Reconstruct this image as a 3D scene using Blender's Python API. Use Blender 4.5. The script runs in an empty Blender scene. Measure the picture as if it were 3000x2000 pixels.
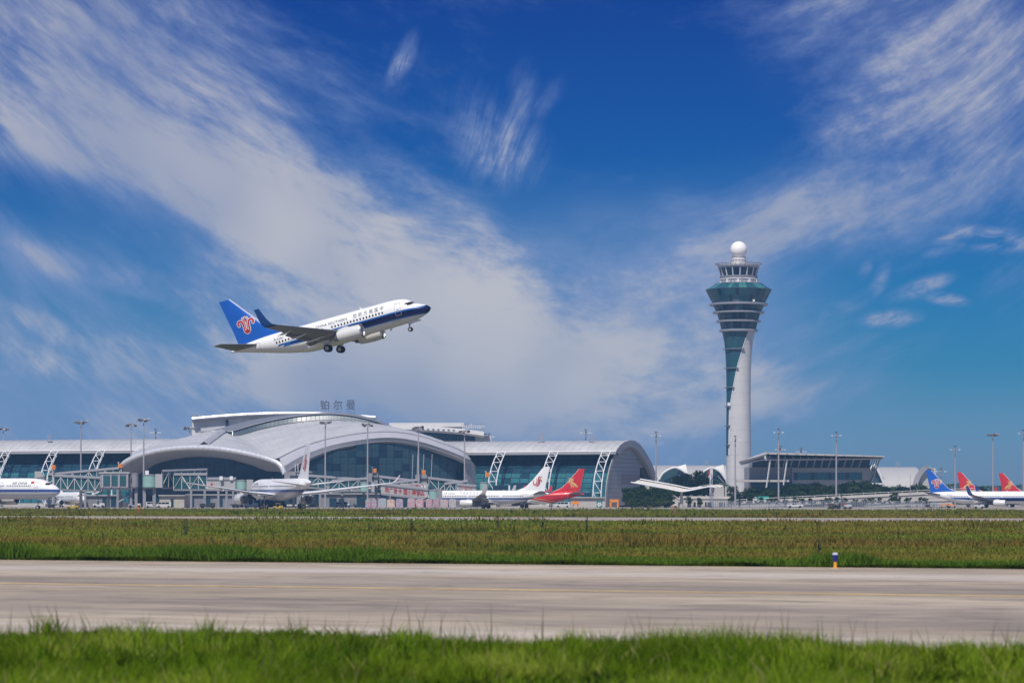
import bpy, bmesh, math, random
import numpy as np
from mathutils import Vector, Matrix, Euler

random.seed(11)
RNG = np.random.default_rng(11)
sc = bpy.context.scene
COL = sc.collection
R = math.radians
FPX = 3000 * 100 / 36          # focal length in photograph pixels
CAMH, HZ = 2.4, 1465.0         # eye height above the grass, horizon row

# ------------------------------------------------------------------ camera
cd = bpy.data.cameras.new('camera')
cd.lens, cd.sensor_width = 100, 36
cd.shift_y = (HZ - 1000) / 3000
cd.clip_start, cd.clip_end = 0.5, 20000
cd.dof.use_dof = True
cd.dof.focus_distance = 520
cd.dof.aperture_fstop = 2.0
cam = bpy.data.objects.new('camera', cd)
COL.objects.link(cam)
cam.location = (0, 0, CAMH)
cam.rotation_euler = (R(90), 0, 0)
sc.camera = cam

# ------------------------------------------------------------------ exposure and sampling
sc.view_settings.view_transform = 'Standard'
sc.view_settings.look = 'None'
sc.view_settings.exposure = 0.0
sc.view_settings.gamma = 1.0
sc.cycles.use_denoising = True
sc.cycles.max_bounces = 6
sc.cycles.diffuse_bounces = 3
sc.cycles.glossy_bounces = 3
sc.cycles.transmission_bounces = 4
sc.cycles.volume_bounces = 0
sc.cycles.transparent_max_bounces = 16
sc.cycles.sample_clamp_indirect = 4

# ------------------------------------------------------------------ sun
SUN_AZ, SUN_EL = 197.0, 54.0   # clockwise from straight ahead
sv = Vector((math.sin(R(SUN_AZ)) * math.cos(R(SUN_EL)), math.cos(R(SUN_AZ)) * math.cos(R(SUN_EL)), math.sin(R(SUN_EL))))
sd = bpy.data.lights.new('sun', 'SUN')
sd.energy, sd.angle, sd.color = 4.4, R(0.55), (1.0, 0.935, 0.84)
sun = bpy.data.objects.new('sun', sd)
COL.objects.link(sun)
sun.location = (0, 0, 300)
sun.rotation_euler = (-sv).to_track_quat('-Z', 'Y').to_euler()


# ------------------------------------------------------------------ node helper
class NT:
    def __init__(self, tree):
        self.t, self.n, self.l = tree, tree.nodes, tree.links

    def node(self, typ, **kw):
        nd = self.n.new(typ)
        for k, v in kw.items():
            setattr(nd, k, v)
        return nd

    def put(self, sock, v):
        if isinstance(v, bpy.types.NodeSocket):
            self.l.new(v, sock)
        elif v is not None:
            sock.default_value = v

    def m(self, op, a, b=None, c=None, clamp=False):
        nd = self.node('ShaderNodeMath', operation=op, use_clamp=clamp)
        for i, v in enumerate((a, b, c)):
            self.put(nd.inputs[i], v)
        return nd.outputs[0]

    def mix(self, f, a, b, typ='MIX'):
        nd = self.node('ShaderNodeMix', data_type='RGBA', blend_type=typ)
        self.put(nd.inputs[0], f)
        for i, v in ((6, a), (7, b)):
            if isinstance(v, (tuple, list)) and len(v) == 3:
                v = (*v, 1)
            self.put(nd.inputs[i], v)
        return nd.outputs[2]

    def sm(self, x, lo, hi, a=0.0, b=1.0):
        nd = self.node('ShaderNodeMapRange', interpolation_type='SMOOTHSTEP')
        self.put(nd.inputs[0], x)
        for i, v in enumerate((lo, hi, a, b)):
            self.put(nd.inputs[i + 1], v)
        return nd.outputs[0]

    def noise(self, vec, scale, detail=4, rough=.55, dist=0.0, dim='3D'):
        nd = self.node('ShaderNodeTexNoise', noise_dimensions=dim)
        if vec is not None:
            self.l.new(vec, nd.inputs['Vector'])
        nd.inputs['Scale'].default_value = scale
        nd.inputs['Detail'].default_value = detail
        nd.inputs['Roughness'].default_value = rough
        nd.inputs['Distortion'].default_value = dist
        return nd.outputs['Fac']

    def mapping(self, vec, loc=(0, 0, 0), rot=(0, 0, 0), scale=(1, 1, 1), typ='POINT'):
        nd = self.node('ShaderNodeMapping', vector_type=typ)
        self.put(nd.inputs[0], vec)
        nd.inputs[1].default_value = loc
        nd.inputs[2].default_value = rot
        nd.inputs[3].default_value = scale
        return nd.outputs[0]

    def turned(self, vec, loc, deg, scale):
        """turn first, then stretch: fibres run at deg above the horizontal"""
        return self.mapping(self.mapping(vec, loc, (0, 0, R(-deg))), scale=scale)

    def ramp(self, f, stops):
        nd = self.node('ShaderNodeValToRGB')
        self.put(nd.inputs[0], f)
        e = nd.color_ramp.elements
        while len(e) < len(stops):
            e.new(0.5)
        for el, (p, c) in zip(e, stops):
            el.position = p
            el.color = (*c, 1)
        return nd.outputs[0]


def lin(r, g, b):
    f = lambda v: (v / 255 / 12.92) if v <= 10 else ((v / 255 + .055) / 1.055) ** 2.4
    return (f(r), f(g), f(b))


# ------------------------------------------------------------------ world: daylight sky with drifting cirrus
world = bpy.data.worlds.new('World')
sc.world = world
world.use_nodes = True
W = NT(world.node_tree)
bg = W.n['Background']
bg.inputs[1].default_value = 0.1
sky = W.node('ShaderNodeTexSky', sky_type='NISHITA', sun_disc=False)
sky.sun_elevation, sky.sun_rotation = R(SUN_EL), R(SUN_AZ)
tc = W.node('ShaderNodeTexCoord')
sep = W.node('ShaderNodeSeparateXYZ')
W.l.new(tc.outputs['Generated'], sep.inputs[0])
DX, DY, DZ = sep.outputs
az = W.m('MULTIPLY', W.m('ARCTAN2', DX, DY), 8.3333)        # thousands of photo pixels right of straight ahead
el = W.m('MULTIPLY', W.m('ARCSINE', DZ), 8.3333)            # and above the horizon
cmb = W.node('ShaderNodeCombineXYZ')
W.l.new(az, cmb.inputs[0]); W.l.new(el, cmb.inputs[1])
UV = cmb.outputs[0]
tint = W.ramp(W.m('DIVIDE', el, 14.0, clamp=True), [
    (0.0, (.46, .64, 1.0)), (.012, (.27, .56, 1.0)), (.026, (.050, .38, .78)), (.045, (.016, .28, .68)),
    (.075, (.004, .160, .56)), (.105, (.002, .098, .47)), (.30, (.03, .16, .58)), (1.0, (.22, .42, .80))])
blue = W.mix(1.0, sky.outputs[0], tint, 'MULTIPLY')


def blob(px, py, rx, ry, rot, amp):
    v = W.mapping(UV, ((px - 1500) / 1000, (HZ - py) / 1000, 0), (0, 0, R(rot)), (rx / 1000, ry / 1000, 1), 'TEXTURE')
    g = W.node('ShaderNodeTexGradient', gradient_type='SPHERICAL')
    W.l.new(v, g.inputs[0])
    return W.m('MULTIPLY', W.sm(g.outputs['Fac'], 0.0, 0.85), amp)


BLOBS = [(150, 250, 1100, 640, -25, .50), (700, 380, 760, 460, -30, .34), (480, 540, 950, 240, -28, .26), (1120, 820, 1050, 330, -26, .46),
         (1600, 1010, 1100, 430, -3, .62), (1250, 1240, 1700, 340, 0, .40), (1000, 640, 620, 300, -30, .22), (500, 950, 1100, 420, -10, .20),
         (1340, 600, 360, 110, -34, .30), (1420, 660, 240, 60, -42, .2),
         (2500, 560, 800, 240, 10, .46), (2640, 380, 460, 140, 8, .26), (2750, 130, 800, 330, 5, .46), (2250, 40, 500, 100, 10, .16), (2950, 330, 340, 340, 0, .26),
         (2430, 1090, 520, 90, 18, .30), (2330, 1180, 620, 90, 10, .34), (2250, 690, 560, 200, 10, .40),
         (260, 795, 760, 80, -15, .26), (250, 985, 900, 70, -14, .28), (800, 1010, 520, 100, -8, .2), (450, 1110, 900, 80, -9, .24), (100, 480, 320, 70, -12, .20), (300, 1280, 1100, 160, -3, .2),
         (330, 640, 430, 160, -18, -.52), (350, 890, 480, 60, -14, -.16), (1900, 280, 640, 400, 0, -.52), (1640, 620, 420, 140, -8, -.36),
         (1250, 110, 480, 180, 10, -.14), (2750, 1130, 620, 300, 10, -.36), (2380, 860, 300, 140, 20, -.12), (40, 640, 300, 120, -10, -.25), (980, 420, 240, 110, -38, -.18), (480, 130, 260, 90, -38, -.16), (760, 200, 200, 70, -40, -.14)]
FEATHERS = [(1450, 430, 260, 200, -25, 1.0), (1400, 380, 190, 230, 15, .6), (1520, 330, 90, 230, -10, .7), (1590, 310, 60, 170, -38, .55), (1175, 200, 50, 160, -24, 1.0), (1160, 260, 60, 60, 0, .7), (960, 240, 90, 45, -20, .45), (1180, 560, 110, 40, -35, .4)]
PUFFS = [(2870, 712, 260, 62, -4, .95), (2770, 740, 120, 30, 14, .6), (2570, 830, 90, 40, 62, .7), (2530, 800, 60, 36, 70, .5), (2690, 850, 150, 44, 18, .9), (2750, 880, 120, 34, -10, .8), (2600, 940, 140, 44, 6, .95), (2480, 900, 130, 46, 28, .65), (2420, 920, 70, 36, 40, .5), (2490, 1010, 170, 28, 22, .55), (2350, 970, 60, 40, 20, .4), (160, 760, 420, 40, -18, .5), (420, 870, 380, 32, -16, .4)]
cover = None
for b in BLOBS:
    s_ = blob(*b)
    cover = s_ if cover is None else W.m('ADD', cover, s_)
# the same kind of broken cirrus goes on beyond the frame
far = W.m('MAXIMUM', W.sm(W.m('ABSOLUTE', az), 1.6, 2.6), W.sm(el, 1.5, 2.4))
cover = W.m('MULTIPLY_ADD', far, .36, cover)
# fibres follow long arcs, concave to the zenith
bow = W.m('MULTIPLY_ADD', W.m('MULTIPLY', az, az), -.26, W.m('MULTIPLY_ADD', az, .06, el))
cb = W.node('ShaderNodeCombineXYZ')
W.l.new(az, cb.inputs[0]); W.l.new(bow, cb.inputs[1])
warp = W.node('ShaderNodeTexNoise'); W.l.new(UV, warp.inputs['Vector'])
warp.inputs['Scale'].default_value = 1.5; warp.inputs['Detail'].default_value = 2; warp.inputs['Roughness'].default_value = .4
wv = W.node('ShaderNodeVectorMath', operation='MULTIPLY_ADD')
W.l.new(warp.outputs['Color'], wv.inputs[0]); wv.inputs[1].default_value = (.35, .16, 0); W.l.new(cb.outputs[0], wv.inputs[2])
fib = W.noise(W.mapping(wv.outputs[0], scale=(.62, 2.7, 1)), 3.0, 10, .66)
fine = W.noise(W.turned(wv.outputs[0], (3, 1, 0), -16, (1.5, 6.0, 1)), 5.0, 8, .7)
wisp = W.noise(W.turned(UV, (3, 1, 0), 128, (1.2, 4.0, 1)), 5.0, 8, .66, .25)
puff = W.noise(W.mapping(wv.outputs[0], (7, 2, 0), scale=(1, 1.7, 1)), 2.5, 11, .66, .15)
tex = W.m('MULTIPLY_ADD', fine, .14, W.m('MULTIPLY_ADD', puff, .54, W.m('MULTIPLY_ADD', wisp, .08, W.m('MULTIPLY', fib, .34))))
dens = W.m('MULTIPLY_ADD', W.m('SUBTRACT', tex, .545), 3.0, cover)
alpha = W.m('MULTIPLY', W.m('POWER', W.sm(dens, -.20, 1.06), 1.1), .84)


def layer(blobs, nz, gain, lo, hi, top):
    """sharper cloudlets: blobs eaten away by their own noise"""
    t = None
    for q in blobs:
        v = blob(*q)
        t = v if t is None else W.m('MAXIMUM', t, v)
    return W.m('MULTIPLY', W.sm(W.m('MULTIPLY', t, W.m('MULTIPLY_ADD', W.m('SUBTRACT', nz, .5), gain, 1.0)), lo, hi), top)


w2 = W.node('ShaderNodeVectorMath', operation='MULTIPLY_ADD')
W.l.new(warp.outputs['Color'], w2.inputs[0]); w2.inputs[1].default_value = (.30, .10, 0); W.l.new(UV, w2.inputs[2])
nf = W.noise(W.turned(w2.outputs[0], (1, 4, 0), 66, (.9, 5.5, 1)), 4.2, 9, .68, .2)
np_ = W.noise(W.turned(UV, (6, 3, 0), 20, (1.0, 2.4, 1)), 6.0, 9, .66, .5)
nf = W.m('MULTIPLY_ADD', nf, .6, W.m('MULTIPLY', W.noise(UV, 7.0, 8, .68, .3), .4))
a1 = layer(FEATHERS, nf, 5.0, .10, 1.9, .85)
a2 = layer(PUFFS, np_, 4.4, .06, 1.35, .85)
VEIL = [(1950, 880, 620, 420, 0, .62), (250, 1080, 1100, 460, -8, .55), (100, 760, 600, 150, -15, .4), (1550, 1020, 1250, 560, -3, .80), (950, 780, 1050, 360, -26, .42), (950, 1280, 2000, 320, 0, .75), (350, 380, 1000, 520, -25, .30), (2500, 600, 800, 260, 8, .22), (2750, 150, 700, 330, 0, .22)]
vs_ = None
for q in VEIL:
    v = blob(*q)
    vs_ = v if vs_ is None else W.m('ADD', vs_, v)
a3 = W.m('MINIMUM', W.m('MULTIPLY', vs_, W.m('MULTIPLY_ADD', W.m('SUBTRACT', puff, .5), 1.6, .62)), .62, clamp=True)
alpha = W.m('SUBTRACT', 1.0, W.m('MULTIPLY', W.m('SUBTRACT', 1.0, alpha), W.m('SUBTRACT', 1.0, a3)))
inv = W.m('MULTIPLY', W.m('SUBTRACT', 1.0, alpha), W.m('MULTIPLY', W.m('SUBTRACT', 1.0, a1), W.m('SUBTRACT', 1.0, a2)))
alpha = W.m('SUBTRACT', 1.0, inv)
dens = W.m('MAXIMUM', dens, W.m('MAXIMUM', a1, a2))
tone = W.noise(W.mapping(UV, (2, 9, 0)), .9, 3, .5)
ccol = W.mix(W.sm(tone, .38, .66), lin(158, 166, 190), lin(202, 200, 204))
ccol = W.mix(W.sm(dens, .30, .95), lin(128, 150, 196), ccol)
ccol10 = W.mix(1.0, ccol, (10, 10, 10), 'MULTIPLY')
W.l.new(W.mix(alpha, blue, ccol10), bg.inputs[0])


# ------------------------------------------------------------------ placing helpers
def P(px, py, d):
    """world point seen at a photo pixel when it stands d metres away"""
    return Vector(((px - 1500) * d / FPX, d, CAMH - (py - HZ) * d / FPX))


def X(px, d):
    return (px - 1500) * d / FPX


def Zp(py, d):
    return CAMH - (py - HZ) * d / FPX


YAW = R(22)
AX = Vector((math.cos(YAW), -math.sin(YAW), 0))      # along runway and terminal, to the right and nearer
BX = Vector((math.sin(YAW), math.cos(YAW), 0))       # away from the airfield
TO = Vector((0, 1000, 0))


def S_of(px, t=0.0):
    o = TO + BX * t
    u = (px - 1500) / FPX
    return (u * o.y - o.x) / (AX.x - u * AX.y)


def TP(s, t, z):
    return TO + AX * s + BX * t + Vector((0, 0, z))


# ------------------------------------------------------------------ materials
MATS = {}


def mat(name, col, rough=.5, metal=0.0, var=.12, scale=.6, bump=0.0, spec=.5, coat=0.0, trans=0.0):
    if name in MATS:
        return MATS[name]
    m = bpy.data.materials.new(name)
    m.use_nodes = True
    T = NT(m.node_tree)
    p = T.n['Principled BSDF']
    c = T.node('ShaderNodeTexCoord')
    n1 = T.noise(c.outputs['Object'], scale, 6, .62)
    n2 = T.noise(T.mapping(c.outputs['Object'], scale=(1, 1, .15)), scale * 4, 4, .6)
    f = T.m('MULTIPLY_ADD', T.m('SUBTRACT', n1, .5), var * 2.2, T.m('MULTIPLY_ADD', T.m('SUBTRACT', n2, .5), var * 1.2, 1.0))
    g = T.node('ShaderNodeCombineColor')
    for i in range(3):
        T.l.new(f, g.inputs[i])
    T.l.new(T.mix(1.0, (*col, 1), g.outputs[0], 'MULTIPLY'), p.inputs['Base Color'])
    T.l.new(T.m('MULTIPLY_ADD', T.m('SUBTRACT', n1, .5), .25, rough, clamp=True), p.inputs['Roughness'])
    p.inputs['Metallic'].default_value = metal
    p.inputs['Specular IOR Level'].default_value = spec
    p.inputs['Coat Weight'].default_value = coat
    p.inputs['Coat Roughness'].default_value = .08
    if bump:
        b = T.node('ShaderNodeBump')
        b.inputs['Strength'].default_value = bump
        b.inputs['Distance'].default_value = .05
        T.l.new(n1, b.inputs['Height'])
        T.l.new(b.outputs[0], p.inputs['Normal'])
    MATS[name] = m
    return m


def glassmat(name, col, rough=.12, var=.35, scale=.25, spec=.6):
    return mat(name, col, rough, 0, var, scale, 0, spec)


# ------------------------------------------------------------------ object helpers
ORI = {}


def tag(o, label=None, cat=None, group=None, kind=None):
    if label: o['label'] = label
    if cat: o['category'] = cat
    if group: o['group'] = group
    if kind: o['kind'] = kind
    return o


def empty(name, loc, label=None, cat=None, group=None):
    o = bpy.data.objects.new(name, None)
    COL.objects.link(o)
    o.location = loc
    o.empty_display_size = .5
    ORI[o.name] = Vector(loc)
    return tag(o, label, cat, group)


def link(name, me, parent=None, loc=None):
    o = bpy.data.objects.new(name, me)
    COL.objects.link(o)
    if parent:
        o.parent = parent
        ORI[o.name] = ORI.get(parent.name, Vector())
    if loc is not None:
        o.location = loc
    return o


class MB:
    """collects faces, then becomes ONE mesh object"""

    def __init__(self):
        self.v, self.f = [], []

    def add(self, vs, fs):
        k = len(self.v)
        self.v += [tuple(p) for p in vs]
        self.f += [tuple(i + k for i in f) for f in fs]
        return self

    def box(self, c, s, mtx=None):
        h = [Vector((x * s[0] / 2, y * s[1] / 2, z * s[2] / 2)) for z in (-1, 1) for y in (-1, 1) for x in (-1, 1)]
        if mtx is not None:
            h = [mtx @ p for p in h]
        return self.add([Vector(c) + p for p in h], [(0, 2, 3, 1), (4, 5, 7, 6), (0, 1, 5, 4), (2, 6, 7, 3), (0, 4, 6, 2), (1, 3, 7, 5)])

    def tbox(self, s0, s1, t0, t1, z0, z1):
        """box in the terminal's own axes"""
        c = [TP(s, t, z) for z in (z0, z1) for t in (t0, t1) for s in (s0, s1)]
        return self.add(c, [(0, 2, 3, 1), (4, 5, 7, 6), (0, 1, 5, 4), (2, 6, 7, 3), (0, 4, 6, 2), (1, 3, 7, 5)])

    def bar(self, a, b, w, h=None, up=(0, 0, 1)):
        a, b = Vector(a), Vector(b)
        h = h or w
        d = (b - a).normalized()
        upv = Vector(up)
        if abs(d.dot(upv)) > .98:
            upv = Vector((0, 1, 0))
        r = d.cross(upv).normalized()
        u = r.cross(d)
        vs = [p + r * (x * w / 2) + u * (y * h / 2) for p in (a, b) for x, y in ((-1, -1), (1, -1), (1, 1), (-1, 1))]
        return self.add(vs, [(0, 1, 2, 3), (7, 6, 5, 4), (0, 4, 5, 1), (1, 5, 6, 2), (2, 6, 7, 3), (3, 7, 4, 0)])

    def tube(self, pts, r, n=8, cap=True):
        pts = [Vector(p) for p in pts]
        rs = r if isinstance(r, (list, tuple)) else [r] * len(pts)
        rings, ref = [], None
        for i, p in enumerate(pts):
            d = (pts[min(i + 1, len(pts) - 1)] - pts[max(i - 1, 0)]).normalized()
            if ref is None:
                ref = Vector((0, 0, 1)) if abs(d.z) < .9 else Vector((1, 0, 0))
            a = d.cross(ref).normalized()
            b = a.cross(d).normalized()
            rings.append([p + (a * math.cos(2 * math.pi * k / n) + b * math.sin(2 * math.pi * k / n)) * rs[i] for k in range(n)])
        return self.loft(rings, True, cap)

    def loft(self, rings, closed=False, cap=False):
        n = len(rings[0])
        vs = [p for r in rings for p in r]
        fs = []
        for i in range(len(rings) - 1):
            for k in range(n if closed else n - 1):
                j = (k + 1) % n
                fs.append((i * n + k, i * n + j, (i + 1) * n + j, (i + 1) * n + k))
        if cap and closed:
            fs.append(tuple(range(n))[::-1])
            fs.append(tuple((len(rings) - 1) * n + k for k in range(n)))
        return self.add(vs, fs)

    def lathe(self, prof, c=(0, 0, 0), n=32, a0=0.0, a1=2 * math.pi, cap=False):
        """prof: (radius, z)"""
        c = Vector(c)
        full = abs(a1 - a0 - 2 * math.pi) < 1e-6
        k = n if full else n + 1
        rings = [[c + Vector((r * math.cos(a0 + (a1 - a0) * i / n), r * math.sin(a0 + (a1 - a0) * i / n), z)) for i in range(k)] for r, z in prof]
        return self.loft(rings, full, cap and full)

    def prism(self, poly, fn0, fn1):
        """poly in 2-D, fn0/fn1 map a 2-D point to either end face"""
        n = len(poly)
        vs = [fn0(*p) for p in poly] + [fn1(*p) for p in poly]
        fs = [tuple(range(n)), tuple(range(2 * n - 1, n - 1, -1))] + [(i, i + n, (i + 1) % n + n, (i + 1) % n) for i in range(n)]
        return self.add(vs, fs)

    def mesh(self, name, m, off=Vector((0, 0, 0)), smooth=False, bevel=0):
        me = bpy.data.meshes.new(name)
        me.from_pydata([(p[0] - off[0], p[1] - off[1], p[2] - off[2]) for p in self.v], [], self.f)
        bm = bmesh.new(); bm.from_mesh(me)
        if bevel:
            bmesh.ops.bevel(bm, geom=list(bm.edges), offset=bevel, segments=2, affect='EDGES', profile=.6)
        bmesh.ops.recalc_face_normals(bm, faces=bm.faces)
        bm.to_mesh(me); bm.free()
        for x in (m if isinstance(m, (list, tuple)) else [m]):
            me.materials.append(x)
        if smooth:
            me.shade_smooth()
            me.set_sharp_from_angle(angle=R(38))
        return me

    def build(self, name, m, parent=None, smooth=False, bevel=0, at=None):
        """world-coordinate faces; the mesh is stored relative to its thing's base"""
        off = ORI.get(parent.name, Vector()) if parent else Vector(at) if at is not None else Vector()
        o = link(name, self.mesh(name, m, off, smooth, bevel), parent)
        if parent is None and at is not None:
            o.location = at
            ORI[o.name] = Vector(at)
        return o


def herm(xs, ys, x):
    """smooth (monotone) interpolation through stations"""
    xs, ys = np.asarray(xs, float), np.asarray(ys, float)
    d = np.diff(ys) / np.diff(xs)
    m = np.zeros(len(xs))
    m[0], m[-1] = d[0], d[-1]
    for i in range(1, len(xs) - 1):
        m[i] = 0 if d[i - 1] * d[i] <= 0 else 2 * d[i - 1] * d[i] / (d[i - 1] + d[i])
    x = min(max(x, xs[0]), xs[-1])
    i = min(int(np.searchsorted(xs, x, 'right')) - 1, len(xs) - 2)
    h = xs[i + 1] - xs[i]
    t = (x - xs[i]) / h
    return float((2 * t**3 - 3 * t**2 + 1) * ys[i] + (t**3 - 2 * t**2 + t) * h * m[i] + (-2 * t**3 + 3 * t**2) * ys[i + 1] + (t**3 - t**2) * h * m[i + 1])


def curve3(pts, n):
    """smooth curve through 3-D points, n samples"""
    pts = [Vector(p) for p in pts]
    out = []
    for k in range(n):
        f = k / (n - 1) * (len(pts) - 1)
        i = min(int(f), len(pts) - 2)
        t = f - i
        p0, p1, p2, p3 = pts[max(i - 1, 0)], pts[i], pts[i + 1], pts[min(i + 2, len(pts) - 1)]
        out.append(.5 * ((2 * p1) + (p2 - p0) * t + (2 * p0 - 5 * p1 + 4 * p2 - p3) * t * t + (3 * p1 - p0 - 3 * p2 + p3) * t**3))
    return out


def text_mesh(body, size=1.0, font_shear=0.0, spacing=1.0, bold=0.0):
    """2-D outline faces of a string: list of (x, y) vertices and faces, x from 0"""
    cu = bpy.data.curves.new('lettering', 'FONT')
    cu.body, cu.size, cu.shear, cu.space_character = body, size, font_shear, spacing
    cu.offset = bold
    cu.resolution_u = 3
    ob = bpy.data.objects.new('lettering', cu)
    COL.objects.link(ob)
    me = bpy.data.meshes.new_from_object(ob.evaluated_get(bpy.context.evaluated_depsgraph_get()))
    vs = [(v.co.x, v.co.y) for v in me.vertices]
    fs = [tuple(p.vertices) for p in me.polygons]
    bpy.data.objects.remove(ob); bpy.data.meshes.remove(me); bpy.data.curves.remove(cu)
    if vs:
        x0 = min(v[0] for v in vs)
        vs = [(x - x0, y) for x, y in vs]
    return vs, fs


def ribbon(pts, ws, n=18):
    """2-D tapered brush stroke through pts -> (verts, faces)"""
    c = curve3([(x, y, 0) for x, y in pts], n)
    wk = list(ws) if isinstance(ws, (list, tuple)) else [ws, ws]
    vs, fs = [], []
    for i, p in enumerate(c):
        d = (c[min(i + 1, n - 1)] - c[max(i - 1, 0)]).normalized()
        q = Vector((-d.y, d.x, 0))
        w = float(np.interp(i / (n - 1) * (len(wk) - 1), range(len(wk)), wk)) / 2
        vs += [(p.x + q.x * w, p.y + q.y * w), (p.x - q.x * w, p.y - q.y * w)]
        if i:
            k = 2 * i
            fs.append((k - 2, k - 1, k + 1, k))
    for e, sgn in ((0, -1), (n - 1, 1)):                     # round ends
        d = (c[min(e + 1, n - 1)] - c[max(e - 1, 0)]).normalized() * sgn
        w = wk[0] / 2 if e == 0 else wk[-1] / 2
        k = len(vs)
        a0 = math.atan2(d.y, d.x)
        vs += [(c[e].x + w * math.cos(a0 + t), c[e].y + w * math.sin(a0 + t)) for t in np.linspace(-math.pi / 2, math.pi / 2, 7)]
        fs.append(tuple(range(k, k + 7)))
    return vs, fs


def copy_tree(o, parent=None):
    c = o.copy()
    COL.objects.link(c)
    c.parent = parent
    ORI[c.name] = ORI.get(o.name, Vector())
    for ch in o.children:
        copy_tree(ch, c)
    return c
# ------------------------------------------------------------------ lettering outlines (made while the scene is still small)
TXT = {k: text_mesh(*a) for k, a in {
    'southern': ('CHINA SOUTHERN', .78, 0, 1.06, .008), 'southern_cn': ('空 航 方 南 国 中', .86, 0, 1.0), 'southern_fwd': ('中 国 南 方 航 空', .86, 0, 1.0),
    'reg': ('B-5283', .62, 0, 1.1), 'skyteam': ('SKYTEAM', .42, 0, 1.1), 'airchina': ('AIR CHINA', 1.5, .12, 1.05, .03), 'airchina_small': ('AIR CHINA', .8, .15, 1.1, .01),
    'airchina_cn': ('中 国 国 际 航 空 公 司', .62, 0, 1.1), 'airlines': ('CHINA SOUTHERN', .75, 0, 1.1), 'reg2': ('B-5175', .6, 0, 1.1), 'reg3': ('B-5123', .6, 0, 1.1),
    'hotel': ('铂', 9.3, 0, 1.0, .05), 'hotel2': ('尔', 9.3, 0, 1.0, .05), 'hotel3': ('曼', 9.3, 0, 1.0, .05), 'pullman': ('pullman', 5.6, 0, 1.02, .02),
    'ad': ('用广发卡 圆小康梦', 2.15, 0, 1.0, .02), 'ad_small': ('广发', .8, 0, 1.0), 'ad2': ('广发卡', 1.6, 0, 1.0, .02), 'gate': ('15', 1.1), 'gate2': ('16', 1.1), 'gate3': ('17', 1.1)}.items()}


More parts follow.
